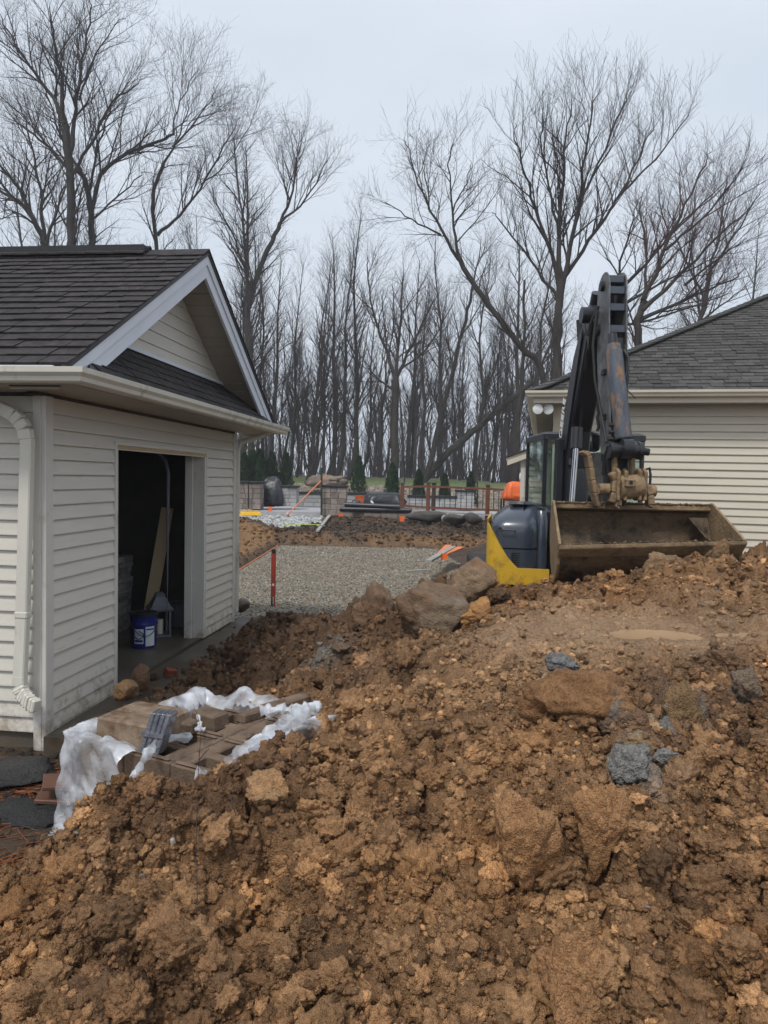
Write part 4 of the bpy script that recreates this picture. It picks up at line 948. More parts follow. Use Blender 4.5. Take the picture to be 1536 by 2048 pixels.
for k_, mm in rest.items():
    sm = mat('weathered shingle ' + 'abc'[k_], *[tuple(c * (.82, 1.0, 1.15)[k_] for c in col_) for col_ in ((.050, .047, .044), (.086, .081, .076))], scale=10, rough=.9, bump=.003, bscale=300, spec=.25)
    o = mm.build('shingles', sm, house); o['kind'] = 'stuff'
h0 = Vector((E0[0], E0[1], RZ + .02)); hd = Vector((1, 1, RM)); n_h = 34
for k in range(n_h):
    p0 = h0 + hd * (k * .145); p1 = h0 + hd * (k * .145 + .185)
    m = MB(); m.bar(p0 + Vector((0, 0, .012)), p1, .26, .018); m.build('hip_cap', M_SHINGLE2, house)
# lower wing at the back left with its own little gable and eave
M_SID3 = M_SIDING2
WX0, WX1, WY = -.56, .0, 3.4
MB().box((WX0 + .02, WY + .02, -.2), (WX1, WY + 3, 2.02)).build('wing_wall', M_SIDING2, house)
for k in range(19):
    kk = ('wing', k % 1)
    if kk not in pm: pm[kk] = plank_mesh(.56 - .05, C + .004, M_SIDING2)
    link('siding_plank', pm[kk], house, (WX0 + .05, WY + .017, k * C))
m = MB(); m.box((WX0 - .02, WY - .02, 0), (WX0 + .055, WY + .06, 2.0)); m.build('corner_post', M_TRIM, house)
m = MB(); m.add([(WX0 - .28, WY - .12, 1.80), (.35, WY - .12, 2.25), (.35, WY + .1, 2.25), (WX0 - .28, WY + .1, 1.80), (WX0 - .28, WY - .12, 1.95), (.35, WY - .12, 2.40), (.35, WY + .1, 2.40), (WX0 - .28, WY + .1, 1.95)], [(0, 3, 2, 1), (4, 5, 6, 7), (0, 1, 5, 4), (1, 2, 6, 5), (2, 3, 7, 6), (3, 0, 4, 7)]); m.build('wing_rake', M_GUTTER2, house)
m = MB(); m.add([(WX0 - .30, WY - .16, 1.955), (.35, WY - .16, 2.405), (.35, WY + 3, 2.405), (WX0 - .30, WY + 3, 1.955), (WX0 - .30, WY - .16, 1.975), (.35, WY - .16, 2.43), (.35, WY + 3, 2.43), (WX0 - .30, WY + 3, 1.975)], [(0, 3, 2, 1), (4, 5, 6, 7), (0, 1, 5, 4), (1, 2, 6, 5), (2, 3, 7, 6), (3, 0, 4, 7)]); m.build('wing_roof', M_SHINGLE2, house)
# second eave seen beyond the front one
m = MB(); m.box((-.40, 1.6, 2.13), (.0, 3.2, 2.25)); m.build('return_eave', M_GUTTER2, house)
m = MB(); m.box((-.32, 1.7, 2.251), (.0, 3.2, 2.30)); m.build('return_roof', M_SHINGLE2, house)
# flood lights under the eave corner
def flood(x, y, z, ax):
    f = MB(); M = Matrix.Translation((x, y, z)) @ Matrix.Rotation(ax, 4, 'Z') @ Matrix.Rotation(math.radians(80), 4, 'X')
    f.lathe([(.02, -.10), (.03, -.09), (.05, -.03), (.072, .01), (.075, .03)], n=16, M=M); o = f.build('flood_light', M_LAMP, house, smooth=True)
    f = MB(); f.lathe([(.07, .031), (.05, .04), (.0, .043)], n=16, M=M); f.build('lens', M_LAMP, o, smooth=True)
    f = MB(); f.tube([Vector((x, y, z)) + (M.to_3x3() @ Vector((0, 0, -.1))), (x + .01, y + .1, z + .085)], .014, 6); f.build('bracket', M_WHITE, o)
flood(-.26, -.28, HE - .09, .15); flood(-.10, -.24, HE - .09, -.25)
flood(-.33, 1.55, 2.02, .1); flood(-.2, 1.55, 2.02, -.2)
# ---------------------------------------------------------------- excavator
XO = Vector((2.2, 8.7, -.12))
ex = thing('excavator', 'compact yellow and black excavator with raised arm and muddy wide bucket', 'excavator', XO)
def xw(px, py, d): return W(px, py, d) - XO
def xl(*p): return Vector(p) - XO            # world -> machine frame
# undercarriage
for sgn in (-1, 1):
    cx = XO.x + .0 + sgn * .82
    n = 22; prof = []
    for k in range(n):
        a = 2 * math.pi * k / n; prof.append((math.cos(a) * .32 + (.85 if math.cos(a) > 0 else -.85), .33 + math.sin(a) * .32))
    m = MB(); m.prism(prof, lambda u, v, t: xl(cx + t, 8.75 + u, -.12 + v), -.2, .2); tk = m.build('track', M_RUBBER, ex, bev=.01)
    for k in range(16):
        u = -1.05 + k * .14; m = MB(); m.box(xl(cx - .205, 8.75 + u - .03, .51), xl(cx + .205, 8.75 + u + .03, .555)); m.build('track_pad', M_MUDSTEEL, tk)
    for k in range(5):
        m = MB(); m.tube([xl(cx - .21, 8.15 + k * .3, .12), xl(cx + .21, 8.15 + k * .3, .12)], .09, 12); m.build('roller', M_BLACK, tk)
MB().box(xl(1.65, 8.1, .3), xl(2.75, 9.4, .6)).build('undercarriage_frame', M_BLACK, ex, bev=.02)
MB().lathe([(.5, .48), (.5, .62)], c=tuple(xl(2.2, 8.75, 0) - Vector((0, 0, .12 - .12))), n=28).build('slew_ring', M_BLACK, ex)
MB().box(xl(1.15, 7.95, .62), xl(3.2, 9.75, .84)).build('deck', M_BLACK, ex, bev=.03)
# blade at the rear hidden side kept simple but present
# right-hand hood: rounded black cover over yellow side
def loft(secs, name, mt, parent, smooth_=True, caps=True):
    n = len(secs[0]); V = [v for s in secs for v in s]
    F = [(i * n + k, i * n + (k + 1) % n, (i + 1) * n + (k + 1) % n, (i + 1) * n + k) for i in range(len(secs) - 1) for k in range(n)]
    if caps: F += [tuple(range(n))[::-1], tuple((len(secs) - 1) * n + k for k in range(n))]
    m = MB(); m.add(V, F); return m.build(name, mt, parent, smooth=smooth_)
def rrect(x0, x1, y0, y1, r, z, n=5, fr=None):
    fr = fr or xl
    pts = []
    for (cx, cy, a0) in ((x1 - r, y1 - r, 0), (x0 + r, y1 - r, 90), (x0 + r, y0 + r, 180), (x1 - r, y0 + r, 270)):
        for k in range(n + 1):
            a = math.radians(a0 + 90 * k / n); pts.append(fr(cx + r * math.cos(a), cy + r * math.sin(a), z))
    return pts
_hc, _hs = math.cos(math.radians(-10)), math.sin(math.radians(-10))
def xh(x, y, z):
    """hood frame: turned a little about its front corner"""
    dx, dy = x - HX0, y - HY0; return xl(HX0 + dx * _hc - dy * _hs, HY0 + dx * _hs + dy * _hc, z)
HX0, HX1, HY0, HY1 = W(972, 1100, 7.75).x, W(1098, 1100, 7.75).x, 7.72, 9.55
# black cover
secs = [rrect(HX0 + .035, HX1 - .10, HY0 + .02, HY1, .16, z) for z in (.98, 1.02)]
cz = 1.02
cover = []
for t in np.linspace(0, 1, 9):
    z = 1.115 + .445 * t; inset = .20 * max(0, t - .45) ** 2 / .3; cover.append(rrect(HX0 + .02 + inset * 1.2, HX1 - .13, HY0 + .01 + inset * 1.5, HY1 - inset, .17, z, fr=xh))
cover.append(rrect(HX0 + .22, HX1 - .17, HY0 + .28, HY1 - .2, .14, 1.585, fr=xh))
loft(cover, 'hood_cover', M_BLUEBLACK, ex)
low = [rrect(HX0 + .03, HX1 - .13, HY0 + .012, HY1, .16, z, fr=xh) for z in (.80, 1.10)]
loft(low, 'lower_cover', M_BLUEBLACK, ex)
# yellow side/corner: a sheet wrapped round the hood corner with a slanting edge
m = MB(); n = 14; out = []
def hood_pt(t, z, off):
    # t 0..1 from the side (rear) round the front left corner to the front face
    r = .17; pts = [(HX0, 9.5), (HX0, 8.6), (HX0, HY0 + r)]
    pts += [(HX0 + r - r * math.cos(a), HY0 + r - r * math.sin(a)) for a in np.linspace(.2, math.pi / 2, 6)]
    pts += [(HX0 + r + .06, HY0), (HX1 - .02, HY0)]
    s = t * (len(pts) - 1); i = min(int(s), len(pts) - 2); f = s - i
    x = pts[i][0] * (1 - f) + pts[i + 1][0] * f; y = pts[i][1] * (1 - f) + pts[i + 1][1] * f
    cx_, cy_ = (HX0 + HX1) / 2, 8.6; d = Vector((x - cx_, y - cy_)).normalized()
    return xh(x + d.x * off, y + d.y * off, z)
N = 40; V = []; zt = []
for k in range(N + 1):
    t = k / N; p = hood_pt(t, 0, 0); wx = p.x + XO.x; fx = (wx - HX0) / (HX1 - HX0) if t > .25 else 0; fy = (p.y + XO.y) if t > .25 else 9
    top = 1.42 if fy > HY0 + .16 else max(.90, 1.42 - .52 * min(1, max(0, fx - .02) / .42) ** .8)
    if fx > .42: top = .90
    zt.append(top)
    for off in (.012, -.02):
        V += [hood_pt(t, .72, off), hood_pt(t, top, off)]
F = []
for k in range(N):
    a = 4 * k; b = 4 * (k + 1)
    F += [(a, b, b + 1, a + 1), (a + 2, a + 3, b + 3, b + 2), (a + 1, b + 1, b + 3, a + 3), (a, a + 2, b + 2, b)]
F += [(0, 1, 3, 2), (4 * N, 4 * N + 2, 4 * N + 3, 4 * N + 1)]
m.add(V, F); m.build('yellow_side_panel', M_YELLOW, ex, smooth=True)
m = MB(); m.box(xl(HX0 + .10, HY0 - .02, .66), xl(HX1 + .02, HY0 + .1, .765)); pn = m.build('yellow_skirt', M_YELLOW, ex, bev=.015)
for k in range(2): 
    m = MB(); c = xl(HX0 + .22 + .07 * k, HY0 - .028, .73 - .02 * k); m.tube([c, c + Vector((0, .02, 0))], .018, 12); m.build('bolt', M_BLACK, pn)
m = MB(); c = W(1003, 1057, 7.70) - XO; m.tube([c, c + Vector((0, .06, 0))], .028, 16); m.build('fuel_cap', M_CHROME, ex)
m = MB(); c2 = c + Vector((-.012, -.004, -.0)); m.tube([c2, c2 + Vector((0, .03, 0))], .017, 12); m.build('lock', M_BLACK, ex)
# seam band between hood and cab: black vertical moulding
loft([rrect(HX1 - .135, HX1 - .02, HY0 - .0, 9.3, .05, z) for z in (.78, 1.2, 1.42)] + [rrect(HX1 - .13, HX1 - .02, HY0 + .06, 9.2, .05, 1.52)], 'hood_seam_band', M_BLUEBLACK, ex)
loft([rrect(HX1 - .01, HX1 + .30, 7.95, 9.2, .04, z) for z in (.80, 1.50)] + [rrect(HX1 + .01, HX1 + .28, 8.0, 9.2, .04, 1.54)], 'engine_cover', M_BLACKPAINT, ex)
MB().box(xl(HX1 + .03, 7.90, 1.10), xl(HX1 + .15, 7.949, 1.24)).build('foot_step', M_BLACK, ex, bev=.01)
# cab
a = W(1087, 880, 8.65); b = W(1289, 880, 8.65); CX0, CX1, CY0, CY1, CZ0, CZ1 = a.x, b.x, 8.62, 9.7, .84, 2.44
def pillar(x0, x1, y0, y1, name='cab_pillar'): MB().box(xl(x0, y0, CZ0), xl(x1, y1, CZ1 - .08)).build(name, M_BLACKPAINT, ex, bev=.012)
P_ = .05
pillar(CX0, CX0 + P_, CY0, CY0 + P_); pillar(CX1 - P_, CX1, CY0, CY0 + P_); pillar(CX0, CX0 + P_, CY1 - P_, CY1); pillar(CX1 - P_, CX1, CY1 - P_, CY1)
loft([rrect(CX0 - .02, CX1 + .02, CY0 - .02, CY1 + .02, .07, z) for z in (CZ1 - .085, CZ1 - .02)] + [rrect(CX0 + .03, CX1 - .03, CY0 + .03, CY1 - .03, .07, CZ1 + .01)], 'cab_roof', M_BLACKPAINT, ex)
MB().box(xl(CX0 + .005, CY0 + .005, CZ0), xl(CX1 - .005, CY1 - .005, 1.05)).build('cab_lower', M_BLACKPAINT, ex, bev=.01)
M_CABGLASS = bpy.data.materials.new('tinted cab glass'); M_CABGLASS.use_nodes = True
_n = M_CABGLASS.node_tree.nodes; _l = M_CABGLASS.node_tree.links; _b = _n['Principled BSDF']
_b.inputs['Base Color'].default_value = (.72, .84, .82, 1); _b.inputs['Transmission Weight'].default_value = 1.0; _b.inputs['Roughness'].default_value = .02; _b.inputs['IOR'].default_value = 1.45
def pane(lo, hi, name='window_pane'): MB().box(xl(*lo), xl(*hi)).build(name, M_CABGLASS, ex)
pane((CX0 + P_, CY0 + .03, 1.05), (CX1 - P_, CY0 + .036, CZ1 - .09), 'windscreen')
pane((CX0 + .02, CY0 + P_, 1.05), (CX0 + .026, CY1 - P_, CZ1 - .09))
pane((CX1 - .036, CY0 + P_, 1.05), (CX1 - .03, CY1 - P_, CZ1 - .09)); pane((CX0 + P_, CY1 - .036, 1.25), (CX1 - P_, CY1 - .03, CZ1 - .09))
# seat inside
m = MB(); m.box(xl(2.25, 8.95, 1.05), xl(2.8, 9.45, 1.35)); m.box(xl(2.27, 9.38, 1.351), xl(2.78, 9.52, 2.0)); m.build('operator_seat', M_RUBBER, ex, bev=.04)
for dx in (-.3, .3): 
    m = MB(); m.tube([xl(2.52 + dx, 8.8, 1.05), xl(2.52 + dx, 8.78, 1.55)], .02, 8); m.build('control_lever', M_BLACK, ex)
# cab work light / mirror beside the boom
c = W(1208, 884, 8.15) - XO
# mirror
mc = W(1183, 884, 8.25) - XO
m = MB(); M = Matrix.Translation(mc) @ Matrix.Rotation(math.radians(-14), 4, 'Z')
pr = [(-.115, .02), (-.09, .10), (-.02, .125), (.07, .10), (.10, .05), (.095, -.09), (.05, -.115), (-.07, -.105), (-.105, -.06)]
m.prism(pr, lambda u, v, t: M @ Vector((u, t, v)), 0, .06); mr = m.build('mirror', M_BLACK, ex, bev=.012)
m = MB(); pr2 = [(-.035, -.07), (.075, -.085), (.085, .07), (.0, .09), (-.035, .06)]
M_MIRROR = mat('mirror glass', (.8, .83, .86), (.8, .83, .86), rough=.03, metal=1.0)
m.prism(pr2, lambda u, v, t: M @ Vector((u, t + .1 * v, v)), -.012, -.002); m.build('mirror_glass', M_MIRROR, mr)
m = MB(); m.tube([mc + Vector((.08, .04, .06)), mc + Vector((.2, .05, .1)), mc + Vector((.3, .2, .08))], .014, 8); m.build('mirror_arm', M_BLACK, mr)

# boom: gooseneck profile in the y-z plane
BX = 2.23; BT = .125
def yz(px, py, d): p = W(px, py, d); return (p.y, p.z)
def ext(name, prof, x0, x1, mt, bev=.012, parent=None, smooth_=False):
    m = MB(); m.prism(prof, lambda u, v, t: xl(t, u, v), x0, x1); return m.build(name, mt, parent or ex, bev=bev, smooth=smooth_)
boom_prof = [(8.2, 1.12), (8.35, .98), (8.5, 1.12), (8.52, 1.6), (8.50, 2.1), (8.36, 2.75), (8.05, 3.3), (7.72, 3.66), (7.58, 3.72), (7.47, 3.64), (7.5, 3.5), (7.75, 3.05), (7.95, 2.72), (8.15, 2.42), (8.22, 2.0), (8.2, 1.5)]
boom = ext('boom', boom_prof, BX - BT, BX + BT, M_BLACKPAINT, .02)
ext('boom_side_plate', [(8.25, 2.2), (8.46, 2.25), (8.32, 2.72), (8.02, 3.24), (7.76, 3.5), (7.72, 3.4), (8.0, 2.8)], BX - BT - .022, BX - BT - .001, M_BLACKPAINT, .006)
# lettering on the boom side
fc = bpy.data.curves.new('lettering', 'FONT'); fc.body = 'DEERE'; fc.size = .17; fc.extrude = .002; fc.materials.append(mat('white lettering', (.7, .7, .7), (.75, .75, .75), rough=.5))
ft_c = bpy.data.objects.new('lettering_curve', fc); COL.objects.link(ft_c)
ft_me = bpy.data.meshes.new_from_object(ft_c.evaluated_get(bpy.context.evaluated_depsgraph_get())); bpy.data.objects.remove(ft_c)
ft = link('lettering', ft_me, ex)
# baseline runs up the boom; face outward (-x)
bdir = Vector((0, -.30, .95)).normalized(); outv = Vector((-1, 0, 0)); upv = outv.cross(bdir)
ft.matrix_local = Matrix.Translation(xl(BX - BT - .0245, 8.44, 2.34)) @ Matrix((bdir, upv, outv)).transposed().to_4x4()
m = MB(); m.box(xl(BX - .24, 8.05, .8), xl(BX + .24, 8.5, 1.25)); m.build('swing_post', M_BLACKPAINT, ex, bev=.04)
# dark upright between hood and boom (boom foot guard)
m = MB(); m.box(xl(2.02, 8.32, 1.0), xl(2.10, 8.52, 2.36)); m.build('boom_foot_guard', M_BLACKPAINT, ex, bev=.02)
# boom lift cylinder: chrome rod below, black barrel above
p0 = W(1143, 1010, 7.72) - XO; p1 = W(1152, 895, 7.74) - XO; p2 = W(1160, 740, 7.9) - XO
m = MB(); m.tube([p0, p1], .030, 16); m.build('lift_rod', M_CHROME, ex, smooth=True)
m = MB(); m.tube([p1 - (p1 - p0) * .02, p1 + (p2 - p1) * .25], [.06, .062], 16); m.build('lift_barrel', M_BLACKPAINT, ex, smooth=True)
m = MB(); m.tube([p0 + Vector((0, 0, -.02)), p0 + Vector((0, 0, .02))], .065, 16); m.build('rod_collar', M_MUDSTEEL, ex, smooth=True)
# stick (dipper): two worn side plates with rounded head, cross bars between, box below
a = W(1213, 640, 7.28); SX0 = a.x - .012; SX1 = SX0 + .155
def circ(cy, cz, r, a0, a1, n=10): return [(cy + r * math.cos(t), cz + r * math.sin(t)) for t in np.linspace(math.radians(a0), math.radians(a1), n)]
head = circ(7.36, 3.86, .205, 200, 10, 1)
stick_prof = [(6.99, 1.62), (6.90, 1.70), (6.93, 2.2), (7.04, 2.9), (7.12, 3.5), (7.135, 3.76)] + circ(7.335, 3.78, .20, 175, 20, 9) + [(7.56, 3.6), (7.50, 3.3), (7.46, 3.05), (7.33, 2.5), (7.20, 2.0), (7.12, 1.70), (7.06, 1.62)]
ext('stick_plate', stick_prof, SX0 - .014, SX0, M_WORN, .004)
ext('stick_plate', stick_prof, SX1, SX1 + .014, M_WORN, .004)
low_prof = [(7.0, 1.66), (6.945, 1.72), (6.975, 2.2), (7.085, 2.9), (7.15, 3.3), (7.42, 3.05), (7.29, 2.5), (7.16, 2.0), (7.08, 1.70)]
ext('stick_box', low_prof, SX0 + .001, SX1 - .001, M_BLACKPAINT, .01)
for z, y in ((3.89, 7.20), (3.77, 7.165), (3.60, 7.15), (3.38, 7.12)):
    m = MB(); m.box(xl(SX0 + .001, y, z - .045), xl(SX1 - .001, y + .06, z + .03)); m.build('cross_bar', M_BLUEBLACK, ex, bev=.006)
ext('stick_rear_plate', [(7.5, 3.9), (7.53, 3.9), (7.55, 3.4), (7.52, 3.4)], SX0 + .002, SX1 - .002, M_BLACKPAINT, 0)
for y, z, r in ((7.44, 3.42, .06), (7.33, 3.84, .05)):
    m = MB(); m.tube([xl(SX0 - .05, y, z), xl(SX1 + .05, y, z)], r, 16); m.build('pin', M_BLACK, ex, smooth=True)
m = MB(); m.tube([xl(BX - .2, 7.56, 3.6), xl(BX + .2, 7.56, 3.6)], .085, 16); m.build('boom_pin', M_BLACKPAINT, ex, smooth=True)
# stick cylinder behind
m = MB(); m.tube([xl(BX - .02, 7.62, 3.85), xl(BX - .02, 8.3, 2.9)], .06, 14); m.build('stick_cylinder', M_BLACKPAINT, ex, smooth=True)
# bucket cylinder down the front
q0 = W(1226, 690, 7.02) - XO; q1 = W(1247, 878, 6.83) - XO; q2 = W(1253, 905, 6.80) - XO
m = MB(); m.tube([q0, q0 + (q1 - q0) * .06, q0 + (q1 - q0) * .07, q0 + (q1 - q0) * .96, q1], [.07, .07, .082, .082, .075], 20); m.build('bucket_cylinder', M_CYL, ex, smooth=True)
m = MB(); m.tube([q0 + Vector((0, 0, .0)), q0 + Vector((-.004, .02, .11))], [.05, .045], 14); m.build('cylinder_head', M_BLACKPAINT, ex, smooth=True)
m = MB(); m.tube([q1, q1 + (q1 - q0) * .012], .098, 20); m.build('gland_nut', M_BLACK, ex, smooth=True)
m = MB(); m.tube([q1, q2], .038, 14); m.build('bucket_rod', M_CHROME, ex, smooth=True)
# hoses
def hose(pts, r, name='hose'): MB().tube(pts, r, 7).build(name, M_RUBBER, ex, smooth=True)
hose([W(1250, 690, 7.05) - XO, W(1254, 740, 7.0) - XO, W(1250, 760, 6.98) - XO, W(1252, 775, 6.95) - XO], .014)
hose([W(1196, 612, 7.3) - XO, W(1182, 650, 7.35) - XO, W(1180, 700, 7.5) - XO, W(1172, 640, 7.7) - XO], .02)
hose([W(1158, 640, 7.9) - XO, W(1160, 680, 7.9) - XO, W(1168, 720, 7.8) - XO], .03)
pts = [W(1196 + 1.5 * math.sin(k * 2.1), 790 + k * 9, 7.25) - XO for k in range(9)]
hose(pts, .016)
hose([W(1255, 780, 6.95) - XO, W(1266, 792, 6.85) - XO, W(1271, 797, 6.85) - XO], .005)
hose([W(1289, 940, 6.9) - XO, W(1299, 936, 6.88) - XO, W(1301, 950, 6.88) - XO, W(1299, 985, 6.88) - XO], .013)
for k in range(3):
    p = W(1224 - k, 850 + 14 * k, 6.86) - XO; m = MB(); m.tube([p + Vector((-.03, 0, 0)), p + Vector((.02, 0, 0))], .022, 8); m.build('hose_clamp', M_BLACK, ex)
# bucket linkage
l0 = W(1217, 900, 6.80) - XO; l1 = W(1283, 902, 6.80) - XO
m = MB(); m.tube([l0, l0.lerp(l1, .12), l0.lerp(l1, .121), l0.lerp(l1, .87), l0.lerp(l1, .871), l1], [.085, .085, .075, .075, .085, .085], 18); m.build('link_pin_boss', M_BLACKPAINT, ex, smooth=True)
m = MB(); m.tube([l1, l1 + Vector((.07, 0, -.01))], .035, 12); m.build('pin_end', M_BLACK, ex)
m = MB(); p = W(1253, 898, 6.74) - XO; m.tube([p + Vector((-.05, 0, 0)), p + Vector((.05, 0, 0))], .1, 18); m.build('rod_eye', M_BLACKPAINT, ex, smooth=True)
for px0, px1, pw in ((1228, 1229, .05), (1264, 1264, .05)):
    m = MB(); m.bar(W(px0, 905, 6.80) - XO, W(px1, 962, 6.84) - XO, pw, .07, up=(0, 1, 0)); m.build('link_bar', M_MUDSTEEL, ex, bev=.015)
m = MB(); m.bar(W(1214, 915, 6.9) - XO, W(1216, 985, 6.92) - XO, .07, .1, up=(0, 1, 0)); m.build('link_bar', M_BLACKPAINT, ex, bev=.015)
# quick coupler
c0 = W(1237, 975, 6.80) - XO; c1 = W(1283, 972, 6.80) - XO
m = MB(); m.tube([c0, c1], .118, 20); m.build('coupler_body', M_MUDSTEEL, ex, smooth=True)
for px in (1234, 1248, 1277, 1287):
    p = W(px, 968, 6.79) - XO
    m = MB(); m.prism([(-.07, -.16), (.1, -.16), (.14, -.02), (.08, .13), (.0, .155), (-.07, .12)], lambda u, v, t: p + Vector((t, u, v)), -.016, .016); m.build('coupler_plate', M_MUDSTEEL, ex, bev=.01)
p = W(1262, 966, 6.64) - XO
m = MB(); m.box((p.x - .045, p.y, p.z - .035), (p.x + .045, p.y + .05, p.z + .035)); lt = m.build('coupler_lug', M_MUDSTEEL, ex, bev=.006)
m = MB(); m.tube([p + Vector((0, -.004, .005)), p + Vector((0, .01, .005))], .018, 12); m.build('lug_hole', M_BLACK, lt)
for pts in ([(1222, 945), (1230, 960), (1226, 985), (1222, 1005)], [(1229, 975), (1236, 990), (1234, 1012), (1230, 1016)], [(1292, 970), (1298, 990), (1300, 1010), (1298, 1014)]):
    ps = [W(x, y, 6.82) - XO for x, y in pts]; m = MB(); 
    for a_, b_ in zip(ps[:-1], ps[1:]): m.bar(a_, b_, .06, .12, up=(0, 1, 0))
    m.build('bucket_ear', M_MUDSTEEL, ex, bev=.012)
for px, py in ((1207, 978), (1300, 982)):
    p = W(px, py, 6.82) - XO; m = MB(); m.tube([p + Vector((-.05, 0, 0)), p + Vector((.05, 0, 0))], .055, 14); m.build('pin', M_MUDSTEEL, ex, smooth=True)
# curved thumb / guard left of the linkage
th = [(1163, 908), (1168, 904), (1175, 912), (1179, 935), (1183, 960), (1188, 985), (1195, 1012)]
m = MB()
ps = [W(x, y, 6.95) - XO for x, y in th]
for a_, b_ in zip(ps[:-1], ps[1:]): m.bar(a_, b_, .045, .16, up=(0, 1, 0))
m.build('thumb_edge', M_MUDSTEEL, ex, bev=.008)
m = MB(); pl_ = [W(x, y, 7.12) - XO for x, y in ((1178, 906), (1206, 904), (1208, 1008), (1192, 1010))]
m.hexa([v + Vector((0, .02, 0)) for v in pl_], pl_); m.build('thumb_plate', M_WORN, ex, bev=.004)

# bucket: curved shell between two side plates, opening towards the camera
bl = W(1108, 1012, 7.05); br = W(1421, 1003, 7.12); ll = W(1121, 1094, 6.30); lr = W(1487, 1086, 6.42)
def bpt(s, f, z):
    """s across 0..1, f 0 (lip) .. 1 (back) along depth, z height; taper and yaw follow the corners"""
    front = ll.lerp(lr, s); back = bl.lerp(br, s); p = front.lerp(back, f); return Vector((p.x, p.y, z + (lr.z - ll.z) * s * (1 - f))) - XO
ZL, ZT = ll.z, bl.z
prof = [(0, ZL), (.03, ZL - .03), (.10, ZL - .17), (.24, ZL - .30), (.46, ZL - .36), (.75, ZL - .34), (1.02, ZL - .22), (1.2, ZL - .02), (1.24, ZL + .15), (1.15, ZT - .02), (1.0, ZT)]
inner = [(.02, ZL + .012), (.12, ZL - .10), (.26, ZL - .25), (.46, ZL - .31), (.74, ZL - .29), (.99, ZL - .18), (1.15, ZL), (1.18, ZL + .14), (1.1, ZT - .05), (.99, ZT - .03)]
def strip_shell(pr, name, mt, ns=24, th_=.0):
    m = MB(); V = []; F = []
    n = len(pr)
    for i in range(ns + 1):
        for f, z in pr: V.append(bpt(.004 + .992 * i / ns, f, z))
    for i in range(ns):
        for k in range(n - 1): F.append((i * n + k, i * n + k + 1, (i + 1) * n + k + 1, (i + 1) * n + k))
    return V, F
V1, F1 = strip_shell(prof, '', None); V2, F2 = strip_shell(inner, '', None)
m = MB(); m.add(V1, F1); m.build('bucket_shell', M_BUCKET_IN, ex, smooth=True)
m = MB(); m.add(V2, F2); m.build('bucket_inner', M_BUCKET_IN, ex, smooth=True)
side = prof + [(.93, ZT + .03)]
for s0, s1 in ((-.012, .004), (.996, 1.012)):
    m = MB(); sp = [(-.02, ZL + .03)] + prof[1:-1] + [(1.0, ZT + .06), (.93, ZT + .05)]
    n = len(sp); V = [bpt(s0, f, z) for f, z in sp] + [bpt(s1, f, z) for f, z in sp]
    m.add(V, [tuple(range(n))[::-1], tuple(range(n, 2 * n))] + [(i, (i + 1) % n, n + (i + 1) % n, n + i) for i in range(n)])
    m.build('bucket_side', M_MUDSTEEL, ex, bev=.004)
# thick top rim and cutting edge, with mud on them
m = MB(); m.bar(bpt(.0, 1.0, ZT + .005), bpt(1.0, 1.0, ZT + .005), .06, .06); m.build('bucket_rim', M_MUDSTEEL, ex, bev=.012)
m = MB(); q = [bpt(s, f, z) for s, f, z in ((-.01, -.06, ZL - .015), (1.01, -.06, ZL - .015), (1.01, .10, ZL - .12), (-.01, .10, ZL - .12))]; q2_ = [bpt(s, f, z) for s, f, z in ((-.01, -.06, ZL + .022), (1.01, -.06, ZL + .022), (1.01, .11, ZL - .075), (-.01, .11, ZL - .075))]
m.hexa(q, q2_); m.build('cutting_edge', M_MUDSTEEL, ex, bev=.006)
m = MB(); q = [bpt(s, f, z) for s, f, z in ((.86, 1.0, ZT - .09), (.985, 1.0, ZT - .09), (.985, .86, ZT - .30), (.955, .86, ZT - .30))]
m.hexa([v + Vector((0, .03, 0)) for v in q], q); m.build('bucket_gusset', M_BUCKET_IN, ex)
# mud stuck along rim and lip
rg = np.random.RandomState(9); n = 1100; s_ = rg.rand(n); on_lip = rg.rand(n) < .4
Pm = np.array([list(bpt(s, (-.02 + .1 * u if L_ else 1.0 - .05 * u), (ZL + .03 - .06 * u if L_ else ZT + .035))) for s, L_, u in zip(s_, on_lip, rg.rand(n))]) + np.array(XO)
mudo = scatter('caked_mud', Pm, .006 + .014 * rg.rand(n) ** 2, np.broadcast_to(np.array([.22, .145, .08]), (n, 3)) * rg.uniform(.6, 1.3, (n, 1)), shapes0, M_DIRT, 77)
mudo.parent = ex; mudo.matrix_parent_inverse = Matrix.Translation(XO).inverted()

# more hydraulic hoses and clamps along boom and stick
hose([W(1194, 620, 7.2) - XO, W(1186, 690, 7.22) - XO, W(1190, 760, 7.2) - XO, W(1203, 830, 7.1) - XO, W(1213, 885, 6.95) - XO], .014)
hose([W(1190, 640, 7.3) - XO, W(1176, 700, 7.6) - XO, W(1166, 780, 7.9) - XO, W(1160, 860, 8.1) - XO], .018)
hose([W(1176, 660, 7.6) - XO, W(1160, 700, 7.9) - XO, W(1150, 760, 8.2) - XO, W(1143, 850, 8.3) - XO, W(1140, 930, 8.2) - XO], .02)
hose([W(1248, 700, 7.0) - XO, W(1257, 715, 6.95) - XO, W(1256, 760, 6.92) - XO, W(1250, 785, 6.92) - XO], .012)
hose([W(1226, 885, 6.8) - XO, W(1215, 893, 6.75) - XO, W(1209, 915, 6.8) - XO, W(1206, 950, 6.85) - XO], .012)
for z in (2.1, 2.5, 2.95):
    m = MB(); yy = 7.02 + (z - 2.0) * .12; m.box(xl(SX0 - .045, yy, z - .03), xl(SX0 - .015, yy + .09, z + .03)); m.build('hose_clamp', M_BLACK, ex, bev=.006)

